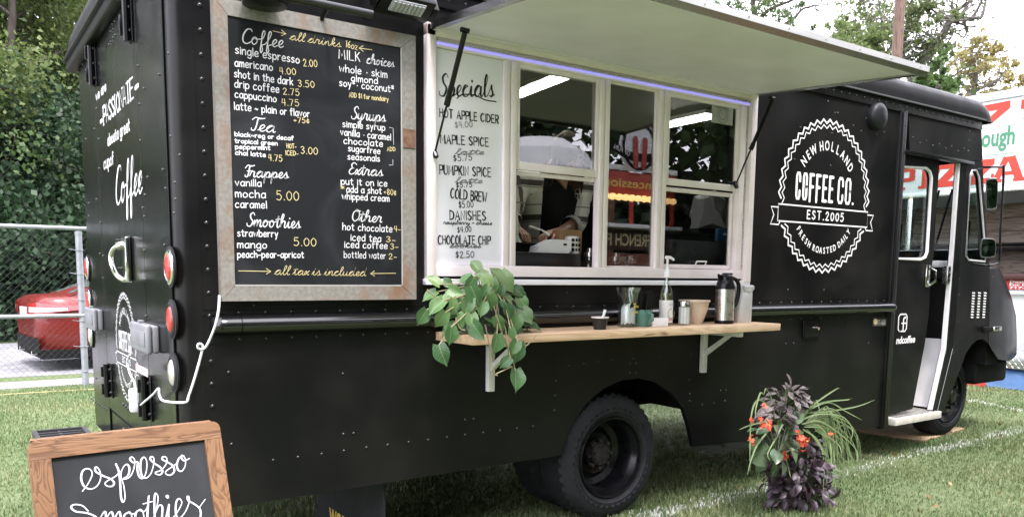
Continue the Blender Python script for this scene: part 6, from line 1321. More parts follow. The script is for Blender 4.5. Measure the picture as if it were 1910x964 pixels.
# ------------------------------------------------------------------ serving shelf
ZS = 1.207; SHX0, SHX1, SHY = 2.035, 4.355, -.36
SH = thing('serving_shelf', 'pale wooden plank shelf on white brackets under the serving window', 'shelf', (3.2, 0, ZS - .05))
plank = wood('shelf_pine', (.70, .52, .34), (.55, .38, .23), 0, 9, .5, knots=.85)
mb = MB(); mb.box((SHX0, SHY, ZS - .044), (SHX1, -.006, ZS), bev=.004); obj('plank', mb, plank, SH)
for x in (S(913, 680, -.012).x, S(1311, 650, -.012).x):
    mb = MB(); mb.box((x - .02, -.036, ZS - .33), (x + .02, -.004, ZS - .046), bev=.003); br = obj('bracket', mb, M['whitepaint'], SH)
    mb = MB(); mb.box((x - .017, -.32, ZS - .078), (x + .017, -.037, ZS - .046), bev=.003); obj('bracket_arm', mb, M['whitepaint'], br)
    mb = MB(); mb.prism([V((x - .012, -.037, ZS - .22)), V((x - .012, -.037, ZS - .185)), V((x - .012, -.20, ZS - .08)), V((x - .012, -.235, ZS - .08))], (.024, 0, 0)); obj('bracket_brace', mb, M['whitepaint'], br)
def lathe_obj(name, prof, c, ma, parent=None, n=28, smooth=45, **k): mb = MB(); mb.lathe(prof, c, n); return obj(name, mb, ma, parent, smooth=smooth, **k)
def shelfpt(px, py): p = G(px, py, ZS); return V((p.x, p.y, ZS + .0005))
clear = glassmat('clear_glass', (.90, .93, .92), ior=1.5, extra=.03)
# black cup with a spoon
c = V((2.912, -.268, ZS + .0005)); CU = thing('dip_cup', 'small black paper cup with a white spoon, nearest the plant on the shelf', 'cup', c)
lathe_obj('cup_body', [(.033, 0), (.045, .062), (.042, .062), (.031, .004), (0, .004)], c, mat('black_paper', (.014, .012, .0115), rough=.6), CU)
lathe_obj('cup_rim', [(.045, .062), (.049, .064), (.049, .069), (.043, .068)], c, M['whiteframe'], CU); lathe_obj('contents', [(0, .060), (.030, .058), (.041, .054)], c, mat('cream_dip', (.62, .60, .55), rough=.6, bump=.6, bs=90), CU)
mb = MB(); mb.tube([c + V((0, 0, .05)), c + V((.028, .004, .075)), c + V((.040, .006, .105))], [.007, .007, .0085], 6); obj('spoon', mb, M['whitepaint'], CU)
# tip vase
c = V((3.215, -.165, ZS + .0005)); VA = thing('tip_vase', 'clear waisted glass vase with white paper tips inside', 'vase', c)
lathe_obj('vase_glass', [(.0, .0), (.055, .0), (.066, .012), (.066, .03), (.057, .085), (.053, .12), (.056, .15), (.067, .195), (.074, .225), (.071, .225), (.063, .19), (.052, .15), (.049, .12), (.053, .085), (.061, .03), (.058, .016), (0, .012)], c, clear, VA, 32)
mb = MB()
for k in range(9):
    a = k * .7; mb.grid([[c + V((.045 * math.cos(a + t), .045 * math.sin(a + t) * .8, .018 + h_ + .008 * math.sin(k + t * 5))) for t in (0, .35, .7)] for h_ in (0, .05, .085 + .012 * (k % 3))])
obj('paper_notes', mb, mat('white_paper', (.74, .74, .72), rough=.8), VA); mb = MB()
vpl = Plane(c + V((0, -.0585, 0)), (1, .0, 0), (0, 0, 1))
st, tot = script_strokes('Tips')
for s_ in st: ribbon(mb, vpl, [np.array((-.020 + q[0] / tot * .042, .112 + q[1] * .012)) for q in s_], .0036)
st, tot = script_strokes('yes')
for s_ in st: ribbon(mb, vpl, [np.array((-.020 + q[0] / tot * .040, .082 + q[1] * .010)) for q in s_], .0032)
obj('gold_lettering', mb, mat('gold_ink', (.62, .50, .10), rough=.5), VA, smooth=0)
# green mug of straws
c = V((3.315, -.175, ZS + .0005)); MU = thing('straw_mug', 'teal green mug holding a bunch of black straws', 'mug', c)
teal = mat('teal_glaze', (.055, .16, .125), rough=.28, c2=(.08, .20, .16), ns=20, coat=.4)
lathe_obj('mug_body', [(0, 0), (.050, 0), (.054, .006), (.058, .098), (.055, .098), (.050, .008), (0, .008)], c, teal, MU)
mb = MB(); mb.tube([c + V((-.002, -.055, .078)), c + V((-.004, -.088, .072)), c + V((-.004, -.092, .042)), c + V((-.002, -.053, .02))], .0085, 8); obj('mug_handle', mb, teal, MU, smooth=60)
mb = MB()
for k in range(46):
    a = random.uniform(0, 6.28); r1 = math.sqrt(random.random()) * .040; r2 = r1 * 1.9 + .010; mb.tube([c + V((r1 * math.cos(a), r1 * math.sin(a), .01)), c + V((r2 * math.cos(a + .2), r2 * math.sin(a + .2), random.uniform(.175, .21)))], .0032, 5)
obj('straws', mb, mat('black_straws', (.005, .005, .005), rough=.4), MU, kind='stuff')
# card holder
c = V((3.42, -.205, ZS + .0005)); mb = MB(); mb.box(c + V((-.065, -.02, 0)), c + V((.062, .02, .046)), bev=.003); CH = thing('card_holder', 'white box of business cards standing before the syrup bottle', 'card holder', c); obj('holder_box', mb, M['decal'], CH)
mb = MB()
for k in range(6): mb.box(c + V((-.048, -.013 + k * .0048, .0465)), c + V((.044, -.011 + k * .0048, .050)))
obj('cards', mb, mat('card_edges', (.68, .66, .63), rough=.8), CH)
# syrup bottle with pump
c = V((3.52, -.165, ZS + .0005)); SB = thing('syrup_bottle', 'clear syrup bottle with a white pump and pale label', 'bottle', c)
lathe_obj('bottle_glass', [(0, 0), (.036, 0), (.040, .006), (.040, .175), (.037, .20), (.020, .235), (.0155, .25), (.0155, .29), (.0135, .29), (.0135, .25), (.018, .234), (.034, .198), (.037, .174), (.037, .008), (0, .006)], c, clear, SB, 28)
lathe_obj('syrup', [(0, .007), (.0355, .008), (.0355, .172), (.034, .192), (0, .192)], c, mat('pale_syrup', (.80, .78, .45), rough=.05, trans=.9, ior=1.35), SB)
lathe_obj('bottle_label', [(.0405, .018), (.0405, .150)], c, mat('cream_label', (.72, .71, .68), rough=.6), SB, 32)
lp = Plane(c + V((0, -.0412, 0)), (1, 0, 0), (0, 0, 1)); mb = MB()
ring = [np.array((.025 * math.cos(t), .072 + .028 * math.sin(t))) for t in np.linspace(.9, 2 * PI + .1, 24) + .6]; ribbon(mb, lp, ring, .0035)
for k in range(10):
    t = 2.4 + k * .48; p = np.array((.025 * math.cos(t), .072 + .028 * math.sin(t))); ribbon(mb, lp, [p, p + np.array((.006 * math.cos(t + .8), .007 * math.sin(t + .8)))], .003)
obj('wreath_print', mb, mat('wreath_green', (.20, .25, .15), rough=.7), SB, smooth=0)
mb = MB(); put_filled(mb, lp, 'MONIN', (-.021, .119), (.021, .119), .014); obj('label_lettering', mb, mat('label_grey', (.30, .31, .36), rough=.7), SB, smooth=0)
mb = MB(); ribbon(mb, lp, [np.array((-.018, .04)), np.array((.018, .04))], .003); ribbon(mb, lp, [np.array((-.012, .032)), np.array((.012, .032))], .004); obj('label_stripe', mb, mat('label_red', (.5, .18, .2), rough=.7), SB, smooth=0)
mb = MB(); mb.lathe([(.0185, .285), (.0185, .315), (.012, .322), (.009, .345), (.0065, .347), (.0065, .395), (0, .395)], c, 16); mb.tube([c + V((-.014, 0, .402)), c + V((.02, -.002, .402)), c + V((.042, -.006, .392)), c + V((.045, -.006, .385))], [.010, .009, .007, .006], 8); mb.lathe([(.012, .395), (.0125, .408), (0, .411)], c, 12); mb.tube([c + V((0, 0, .02)), c + V((0, 0, .29))], .004, 6); obj('pump', mb, mat('pump_white', (.78, .78, .77), rough=.4), SB, smooth=50)
# sugar shaker
c = V((3.655, -.185, ZS + .0005)); SG = thing('sugar_shaker', 'glass sugar shaker with a steel lid beside the cream bowl', 'shaker', c)
lathe_obj('shaker_glass', [(0, 0), (.033, 0), (.036, .005), (.036, .115), (.034, .118), (.034, .008), (0, .006)], c, clear, SG, 10, 20); lathe_obj('sugar', [(0, .007), (.0332, .008), (.0332, .108), (0, .112)], c, mat('sugar_white', (.76, .75, .73), rough=.9), SG, 20)
lathe_obj('shaker_lid', [(.038, .112), (.039, .130), (.035, .142), (.012, .146), (0, .146)], c, M['steel'], SG)
# cream bowl
c = V((3.80, -.13, ZS + .0005)); lathe_b = [(0, 0), (.050, 0), (.052, .008), (.060, .02), (.082, .085), (.090, .132), (.098, .138), (.096, .147), (.084, .144), (.074, .085), (.05, .025), (0, .018)]
BW = lathe_obj('bowl', lathe_b, c, mat('cream_stoneware', (.60, .48, .37), rough=.5, c2=(.54, .43, .33), ns=14), None, 32, loc=c); tag(BW, 'cream stoneware bowl with a rolled rim on the shelf', 'bowl')
# carafe and canister
c = V((4.0, -.20, ZS + .0005)); CF = thing('coffee_carafe', 'steel vacuum carafe with black lid and handle on the shelf', 'carafe', c)
lathe_obj('carafe_body', [(.0, .022), (.058, .022), (.058, .215), (.0, .215)], c, mat('carafe_steel', (.68, .65, .61), rough=.3, metal=.95, rv=.06, ns=20), CF, 36); lathe_obj('carafe_base', [(0, 0), (.059, 0), (.061, .006), (.060, .0215), (0, .0215)], c, M['trimblack'], CF, 36)
mb = MB(); mb.lathe([(.0585, .2155), (.058, .235), (.051, .262), (.043, .28), (.045, .29), (.040, .300), (.025, .308), (0, .31)], c, 30); mb.prism([c + V((-.045, -.02, .272)), c + V((-.070, -.006, .292)), c + V((-.070, .006, .292)), c + V((-.045, .02, .272))], (0, 0, .018)); mb.box(c + V((-.02, -.014, .303)), c + V((.052, .014, .316)), bev=.004); obj('carafe_lid', mb, M['trimblack'], CF, smooth=45)
mb = MB(); mb.tube([V(q) for q in smoothpts([c + V((.050, -.01, .285)), c + V((.078, -.018, .272)), c + V((.100, -.022, .235)), c + V((.096, -.022, .17)), c + V((.078, -.018, .115)), c + V((.062, -.012, .105))], 5)], .0125, 10); obj('carafe_handle', mb, M['trimblack'], CF, smooth=60)
satin = mat('satin_steel', (.60, .60, .60), rough=.5, metal=.6, rv=.06, ns=20)
c = V((4.215, -.155, ZS + .0005)); CN = thing('steel_canister', 'plain steel canister with a slanted flip lid at the shelf end', 'canister', c)
lathe_obj('canister_body', [(0, 0), (.064, 0), (.066, .004), (.066, .19), (.064, .195), (0, .195)], c, satin, CN, 32)
mb = MB(); mb.lathe([(.0665, .196), (.067, .215), (.062, .232), (.03, .240), (0, .241)], c, 28); mb.box(c + V((-.05, -.064, .205)), c + V((.05, -.02, .24)), bev=.012); obj('canister_lid', mb, satin, CN)

# ------------------------------------------------------------------ trailing pothos on the shelf end
PO_ = V((2.24, -.215, ZS)); PT = thing('pothos_plant', 'trailing heart-leaf pothos spilling over the left end of the shelf', 'potted plant', PO_)
lathe_obj('pot', [(0, 0), (.085, 0), (.11, .13), (.118, .13), (.118, .15), (.10, .15), (.095, .12), (0, .12)], PO_ + V((0, 0, .0005)), mat('dark_pot', (.03, .03, .032), rough=.6), PT)
def veinleaf(name, cols):
    ma, t, b = _new(name); L = t.links.new
    oi = t.nodes.new('ShaderNodeObjectInfo'); r = t.nodes.new('ShaderNodeValToRGB')
    while len(r.color_ramp.elements) < len(cols): r.color_ramp.elements.new(.5)
    for i, c in enumerate(cols): r.color_ramp.elements[i].position = i / (len(cols) - 1); r.color_ramp.elements[i].color = rgba(c)
    L(oi.outputs['Random'], r.inputs['Fac'])
    tc = t.nodes.new('ShaderNodeTexCoord'); sx = t.nodes.new('ShaderNodeSeparateXYZ'); L(tc.outputs['Object'], sx.inputs[0])
    ab = t.nodes.new('ShaderNodeMath'); ab.operation = 'ABSOLUTE'; L(sx.outputs['X'], ab.inputs[0])
    # side veins: stripes in (y - |x|)
    k = t.nodes.new('ShaderNodeMath'); k.operation = 'MULTIPLY_ADD'; k.inputs[1].default_value = -.8; L(ab.outputs[0], k.inputs[0]); L(sx.outputs['Y'], k.inputs[2])
    sn = t.nodes.new('ShaderNodeMath'); sn.operation = 'SINE'; ml = t.nodes.new('ShaderNodeMath'); ml.operation = 'MULTIPLY'; ml.inputs[1].default_value = 42.; L(k.outputs[0], ml.inputs[0]); L(ml.outputs[0], sn.inputs[0])
    n = t.nodes.new('ShaderNodeTexNoise'); n.inputs['Scale'].default_value = 6; L(tc.outputs['Object'], n.inputs['Vector'])
    m = t.nodes.new('ShaderNodeMix'); m.data_type = 'RGBA'; m.blend_type = 'MULTIPLY'; m.inputs['B'].default_value = (.72, .80, .66, 1); L(n.outputs['Fac'], m.inputs['Factor']); L(r.outputs['Color'], m.inputs['A'])
    rl = t.nodes.new('ShaderNodeMapRange'); rl.inputs['From Min'].default_value = .0; rl.inputs['From Max'].default_value = .035; rl.inputs['To Min'].default_value = .55; rl.inputs['To Max'].default_value = 0; L(ab.outputs[0], rl.inputs['Value'])
    m2 = t.nodes.new('ShaderNodeMix'); m2.data_type = 'RGBA'; m2.inputs['B'].default_value = (.26, .36, .17, 1); L(rl.outputs['Result'], m2.inputs['Factor']); L(m.outputs['Result'], m2.inputs['A'])
    L(m2.outputs['Result'], b.inputs['Base Color']); b.inputs['Roughness'].default_value = .36; b.inputs['Specular IOR Level'].default_value = .5
    bp = t.nodes.new('ShaderNodeBump'); bp.inputs['Strength'].default_value = .10; bp.inputs['Distance'].default_value = .012; L(sn.outputs[0], bp.inputs['Height']); L(bp.outputs['Normal'], b.inputs['Normal'])
    tr = t.nodes.new('ShaderNodeBsdfTranslucent'); L(m2.outputs['Result'], tr.inputs['Color']); mi = t.nodes.new('ShaderNodeMixShader'); mi.inputs['Fac'].default_value = .22
    L(b.outputs['BSDF'], mi.inputs[1]); L(tr.outputs['BSDF'], mi.inputs[2]); L(mi.outputs['Shader'], t.nodes['Material Output'].inputs['Surface'])
    return ma
pothos = veinleaf('pothos_leaf', [(.05, .12, .045), (.09, .185, .068), (.15, .26, .10), (.065, .145, .055), (.24, .34, .14)])
def leafmesh(name, ma, wfun, curl, fold, n=8, tipdrop=.15):
    """unit leaf lying in XY, base at the origin, tip at (0,1,0)"""
    vs = []; fs = []
    for i in range(n + 1):
        t = i / n; w = wfun(t); yb = -.13 * (1 - min(1, t / .2)) ** 1.0
        for s_ in (-1, -.5, 0, .5, 1):
            x = s_ * w; back = -.13 * abs(s_) * max(0, 1 - t / .22) if wfun(0.0) > .05 else 0
            z = fold * abs(x) - curl * t * t * .5 + .03 * math.sin(t * 7 + s_ * 2) * abs(s_) - tipdrop * t ** 3 * .4
            vs.append((x, t + back, z))
    for i in range(n):
        for k in range(4): a = i * 5 + k; fs.append((a, a + 1, a + 6, a + 5))
    me = bpy.data.meshes.new(name); me.from_pydata(vs, [], fs); me.update(); me.shade_smooth(); me.materials.append(ma); return me
def heart(t): return .40 * (math.sin(PI * min(1, (t * .86 + .16))) ** .75) * (1 - t ** 5) if t < 1 else 0.
LMs = [leafmesh('leaf', pothos, heart, .25 * k, f, 9) for k, f in ((.7, .30), (1.2, .46), (2.0, .20), (.3, .55))]
def put_leaf(me, base, tipdir, face, ln, parent, name='leaf', roll=0.):
    """base point, direction towards the tip, and the way the upper side faces"""
    o = bpy.data.objects.new(name, me); COL.objects.link(o); o.parent = parent
    y = V(tipdir).normalized(); z = V(face); z = (z - y * z.dot(y)).normalized(); x = y.cross(z)
    mtx = Matrix((x, y, z)).transposed(); o.matrix_local = Matrix.Translation(V(base) - WL[parent.name]) @ mtx.to_4x4() @ Matrix.Rotation(roll, 4, 'Y') @ Matrix.Scale(ln, 4)
    return o
stems = MB()
def imgdir(a):      # direction in the picture plane: 0 = right, 90 = down
    a = math.radians(a); return _r * math.cos(a) + _d * math.sin(a)
pl_list = [  # centre px, length px, tip angle, depth y
 (807, 522, 36, 215, -.30), (886, 494, 30, 235, -.24), (846, 572, 35, 85, -.40), (887, 553, 42, 65, -.42), (872, 573, 42, 110, -.40), (812, 573, 44, 140, -.38), (822, 598, 42, 120, -.41), (840, 628, 42, 95, -.44), (891, 619, 48, 58, -.45), (925, 643, 48, 95, -.43), (825, 663, 45, 72, -.40),
 (962, 711, 50, 85, -.40), (963, 660, 42, 100, -.40), (918, 537, 38, 80, -.36), (877, 532, 38, 115, -.36), (851, 545, 34, 20, -.35), (983, 590, 42, 55, -.34), (969, 545, 28, 40, -.30), (938, 567, 18, 70, -.42), (954, 624, 28, 80, -.46), (787, 593, 36, 120, -.33), (916, 565, 38, 85, -.38), (945, 526, 44, 60, -.30), (896, 512, 30, 190, -.30), (949, 582, 36, 70, -.38), (963, 604, 38, 95, -.38), (932, 604, 36, 60, -.40), (899, 578, 32, 100, -.42), (837, 529, 26, 30, -.28),
 (960, 649, 32, 110, -.44), (941, 677, 34, 140, -.42), (924, 510, 32, 230, -.26), (904, 545, 30, 120, -.42), (860, 600, 34, 75, -.40), (976, 566, 34, 60, -.32), (880, 600, 34, 85, -.42), (800, 552, 34, 150, -.30), (911, 528, 32, 60, -.38), (866, 520, 34, 160, -.30), (930, 545, 34, 110, -.34)]
for i, (px, py, ln, ang, y) in enumerate(pl_list):
    c = S(px, py, y); sc = (c - CAM).dot(_f) / FPX; L_ = ln * sc * random.uniform(.82, 1.0); td = imgdir(ang) + _f * random.uniform(-.25, .25)
    base = c - td.normalized() * L_ * .5; face = V((-.35 + random.gauss(0, .28), -1, .42 + random.gauss(0, .25)))
    put_leaf(LMs[i % 4], base, td, face, L_, PT, roll=random.gauss(0, .18))
    root = PO_ + V((random.gauss(0, .03), random.gauss(0, .03), .14)); mid = root.lerp(base, .5) + V((0, -.02, .05)); stems.tube([V(q) for q in smoothpts([root, mid, base], 4)], .0028, 5)
for k in range(100):
    a = random.uniform(0, 2 * PI); rr = random.uniform(.05, .23); base = PO_ + V((math.cos(a) * rr, math.sin(a) * rr * .55 + .02, random.uniform(.06, .27) - rr * .35))
    td = V((math.cos(a), math.sin(a) * .8 - .3, random.uniform(-1.1, .1))); put_leaf(LMs[k % 4], base, td, V((math.cos(a) * .6, -.7, .8)), random.uniform(.055, .095), PT, roll=random.gauss(0, .3))
for pts in ([(905, 605), (912, 640), (916, 668), (921, 695), (928, 700)], [(921, 570), (930, 600), (938, 625), (950, 655), (962, 690)], [(850, 592), (858, 612), (868, 616)], [(797, 540), (810, 552), (820, 558)], [(965, 640), (980, 645), (992, 634), (1000, 625)], [(925, 697), (940, 690), (955, 683)]): stems.tube([V(q) for q in smoothpts([S(*q, -.41) for q in pts], 5)], .0032, 5)
obj('stem', stems, mat('pothos_stem', (.30, .26, .15), rough=.6), PT, smooth=60)

# ------------------------------------------------------------------ flower planter on the grass
FC = V((4.49, -.39, 0)); FP_ = thing('flower_planter', 'planter of red begonias, dark trailing leaves and grassy blades on the lawn', 'planter', FC)
lathe_obj('pot', [(0, 0), (.12, 0), (.15, .26), (.165, .27), (.165, .31), (.14, .31), (.13, .27), (0, .26)], FC + V((0, 0, .002)), mat('dark_pot_brown', (.035, .025, .022), rough=.7), FP_)
def twoleaf(name, cols, rough=.45, sp=None):
    ma, t, b = _new(name); L = t.links.new; oi = t.nodes.new('ShaderNodeObjectInfo'); r = t.nodes.new('ShaderNodeValToRGB')
    while len(r.color_ramp.elements) < len(cols): r.color_ramp.elements.new(.5)
    for i, c in enumerate(cols): r.color_ramp.elements[i].position = i / (len(cols) - 1); r.color_ramp.elements[i].color = rgba(c)
    L(oi.outputs['Random'], r.inputs['Fac']); out = r.outputs['Color']
    if sp:
        tc = t.nodes.new('ShaderNodeTexCoord'); vo = t.nodes.new('ShaderNodeTexNoise'); vo.inputs['Scale'].default_value = 9; vo.inputs['Detail'].default_value = 3; L(tc.outputs['Object'], vo.inputs['Vector']); q = t.nodes.new('ShaderNodeValToRGB'); q.color_ramp.elements[0].position = .46; q.color_ramp.elements[0].color = (0, 0, 0, 1); q.color_ramp.elements[1].position = .56; L(vo.outputs['Fac'], q.inputs['Fac'])
        m = t.nodes.new('ShaderNodeMix'); m.data_type = 'RGBA'; m.inputs['B'].default_value = rgba(sp); L(q.outputs['Color'], m.inputs['Factor']); L(out, m.inputs['A']); out = m.outputs['Result']
    L(out, b.inputs['Base Color']); b.inputs['Roughness'].default_value = rough; return ma
oval = lambda t: .27 * math.sin(PI * min(1, max(0, t * .93 + .05))) ** .85 if t < 1 else 0.
spotm = twoleaf('spotted_leaf', [(.045, .04, .038), (.075, .062, .06), (.04, .04, .034)], .55, (.17, .135, .135)); purp = twoleaf('purple_leaf', [(.020, .010, .017), (.032, .016, .026), (.055, .038, .048), (.016, .010, .014)], .45); begl = twoleaf('begonia_leaf', [(.035, .075, .03), (.05, .10, .04), (.09, .14, .065), (.03, .06, .026), (.20, .25, .16)], .35)
SPm = [leafmesh('spotted_leaf', spotm, oval, c_, f_, 6) for c_, f_ in ((.4, .3), (.9, .15))]; PUm = [leafmesh('purple_leaf', purp, oval, c_, f_, 5) for c_, f_ in ((.5, .4), (.9, .2))]; BEm = [leafmesh('begonia_leaf', begl, lambda t: .36 * math.sin(PI * min(1, t * .9 + .08)) ** .8 if t < 1 else 0., c_, f_, 6) for c_, f_ in ((.4, .25), (.8, .1))]
fs = MB()
def fpt(px, py, y): return S(px, py, y)
def cluster(meshes, name, n, c0, rx, ry, rz, ln, out=.8, up=.4, y0=None):
    for k in range(n):
        d = V((random.gauss(0, 1), random.gauss(-.25, 1), random.gauss(.0, 1))).normalized(); b = c0 + V((d.x * rx, d.y * ry, d.z * rz)) * random.uniform(.55, 1.0)
        td = V((d.x * out, d.y * out, d.z * .4 + random.gauss(-.1, .5))); put_leaf(random.choice(meshes), b, td, d * .8 + V((0, -.4, up)), ln * random.uniform(.7, 1.25), FP_, name, random.gauss(0, .3)); fs.tube([c0 + V((0, 0, -rz * .6)), b], .003, 4)
cluster(SPm, 'spotted_leaf', 84, fpt(1468, 742, -.42), .135, .12, .085, .066, up=.9); cluster(SPm, 'spotted_leaf', 24, fpt(1450, 775, -.46), .08, .08, .08, .085)
cluster(BEm, 'begonia_leaf', 30, fpt(1452, 822, -.50), .17, .12, .15, .10); cluster(BEm, 'begonia_leaf', 10, fpt(1540, 805, -.42), .06, .08, .06, .08)
cluster(PUm, 'purple_leaf', 240, V((FC.x, FC.y - .03, .19)), .25, .20, .19, .062, up=.5); cluster(PUm, 'purple_leaf', 46, V((FC.x + .06, FC.y, .36)), .16, .15, .13, .075); cluster(PUm, 'purple_leaf', 60, V((FC.x + .02, FC.y - .10, .12)), .28, .2, .09, .07); cluster(PUm, 'purple_leaf', 90, V((FC.x - .05, FC.y - .15, .26)), .20, .08, .14, .07)
obj('stems', fs, mat('plant_stems', (.07, .09, .04), rough=.7), FP_, smooth=60, kind='stuff')
petal = mat('red_petals', (.72, .075, .035), rough=.5, c2=(.80, .16, .08), ns=30); yel = mat('flower_heart', (.7, .45, .1), rough=.6)
for px, py, r in ((1425.5, 756, 6), (1402, 783, 6), (1431, 792, 11), (1400, 820, 8), (1500, 821, 13), (1463, 846, 9), (1418, 784, 7), (1487, 806, 6), (1550, 808, 6)):
    c = fpt(px, py, -.60); s_ = r * (c - CAM).dot(_f) / FPX; mb = MB()
    for k in range(int(5 + r * .7)):
        d = V((random.gauss(0, 1), random.gauss(-.6, .6), random.gauss(0, 1))).normalized(); o_ = c + V((random.gauss(0, .45), random.gauss(0, .3), random.gauss(0, .45))) * s_
        for j in range(5):
            a = j * 1.2566 + k; x = d.orthogonal().normalized(); y = d.cross(x); e = x * math.cos(a) + y * math.sin(a); f_ = d.cross(e); q = s_ * .52
            mb.add([o_, o_ + e * q * .6 + f_ * q * .38 + d * q * .2, o_ + e * q + d * q * .12, o_ + e * q * .6 - f_ * q * .38 + d * q * .2], [(0, 1, 2, 3)])
    o = obj('flower', mb, petal, FP_, smooth=0); mb = MB(); mb.lathe([(s_ * .14, -s_ * .1), (s_ * .16, 0), (0, s_ * .12)], c + V((0, -s_ * .5, 0)), 6); obj('flower_heart', mb, yel, o)
blm = leafmat('grassy_blade', [(.07, .12, .045), (.12, .19, .07), (.20, .27, .12), (.06, .10, .04)], .3)
def blade(pts, w, y0=-.5, dy=-.2):
    P_ = [V(q) for q in smoothpts([fpt(x, y, y0 + dy * i / len(pts)) for i, (x, y) in enumerate(pts)], 5)]; mb = MB(); rows = []
    for i, p in enumerate(P_):
        t = (P_[min(i + 1, len(P_) - 1)] - P_[max(0, i - 1)]).normalized(); s_ = t.cross(V((-.5, -1, .6))).normalized(); k = w * (1 - (i / (len(P_) - 1)) ** 2.5) + .0006; rows.append([p - s_ * k, p + t.cross(s_) * k * .5, p + s_ * k])
    mb.grid(rows); obj('blade', mb, blm, FP_, smooth=60)
for pts in ([(1495, 778), (1520, 752), (1560, 725), (1568, 725)], [(1500, 768), (1535, 750), (1580, 745), (1590, 742)], [(1505, 765), (1545, 750), (1580, 768), (1608, 783)], [(1490, 785), (1525, 772), (1570, 776), (1590, 800), (1586, 825)], [(1495, 790), (1530, 785), (1575, 815), (1598, 840), (1599, 862)], [(1500, 795), (1535, 800), (1550, 845), (1548, 890)], [(1500, 790), (1530, 795), (1545, 830), (1555, 880), (1560, 920)], [(1498, 800), (1525, 820), (1537, 860), (1535, 920)], [(1510, 790), (1540, 810), (1565, 830), (1570, 852)], [(1505, 800), (1530, 830), (1553, 865), (1566, 880)],
    [(1425, 735), (1418, 733), (1410, 760), (1409, 780)], [(1440, 760), (1415, 745), (1402, 770), (1399, 830), (1399, 878)], [(1435, 800), (1412, 830), (1400, 860), (1394, 885)], [(1460, 790), (1445, 820), (1432, 845), (1436, 858)], [(1465, 850), (1470, 870), (1475, 890)], [(1430, 785), (1400, 792), (1378, 801)], [(1540, 815), (1560, 798), (1578, 790)], [(1500, 780), (1510, 760), (1515, 745)], [(1478, 790), (1486, 765), (1495, 745)], [(1520, 800), (1545, 820), (1550, 850), (1540, 905)], [(1500, 770), (1555, 765), (1600, 757), (1632, 745)], [(1515, 810), (1540, 850), (1555, 890)], [(1445, 755), (1430, 725), (1425, 735)], [(1510, 770), (1522, 745), (1530, 770)]): blade(pts, 0.0052)
for k in range(40):
    a = random.uniform(-.9, .9); L_ = random.uniform(60, 130); blade([(1500, 790), (1500 + 40 * math.cos(a) + 8, 785 + 30 * math.sin(a)), (1500 + L_ * .7 * math.cos(a) + 10, 800 + 60 * math.sin(a) + 20), (1500 + L_ * .8 + 5, 830 + 50 * random.random() + 30)], .004, -.42)

# ------------------------------------------------------------------ wooden pad under the front wheel
a, b = G(1660, 800, .02), G(1793, 800, .02)
mb = MB(); Mp = Matrix.Translation(V((7.72, .60, .014))) @ Matrix.Rotation(math.radians(6), 4, 'Z'); mb.box((-.50, -.34, -.012), (.50, .32, .014), bev=.004, M=Mp); tag(obj('wooden_pad', mb, wood('plywood_pad', (.48, .36, .22), (.38, .27, .16), 0, 8, .8), loc=(7.72, .6, 0)), 'plywood pad lying under the front wheel of the truck', 'board')

# ------------------------------------------------------------------ white power cord and its pink tag
xr = XR - .03
cp = [S(409, 552, -.035), S(408, 575, -.09), S(402, 605, -.09), S(388, 640, -.06), S(378, 651, -.05), S(369, 648, -.05), S(371, 641, -.055), S(378, 646, -.05), S(373, 670, -.04), S(363, 705, -.03), S(352, 738, -.02), S(345, 750, -.01)] + [RR(330, 746), RR(320, 736), RR(318, 723), RR(308, 733), RR(292, 746), RR(277, 756), RR(275, 740), RR(272, 715), RR(263, 697), RR(258, 680), RR(257, 672), RR(262, 660)]
for i in range(12, len(cp)): cp[i] = V((xr - .02, cp[i].y, cp[i].z))
CD = thing('power_cord', 'white extension cord looping from the menu board round to the rear inlet', 'cord', cp[12])
mb = MB(); mb.tube([V(q) for q in smoothpts(cp, 6)], .0055, 8); obj('cable', mb, mat('cord_white', (.72, .72, .76), rough=.45), CD, smooth=60)
a = RR(276, 744); mb = MB(); mb.box((xr - .055, a.y - .03, a.z - .06), (xr - .012, a.y + .03, a.z + .06), bev=.012); obj('plug', mb, mat('plug_white', (.74, .74, .76), rough=.45), CD)
a, b = XP(253, 678, xr - .05), XP(275, 703, xr - .05); mb = MB(); mb.box((xr - .05, b.y, b.z), (xr - .047, a.y, a.z)); obj('pink_tag', mb, mat('pink_paper', (.72, .45, .50), rough=.7), CD)
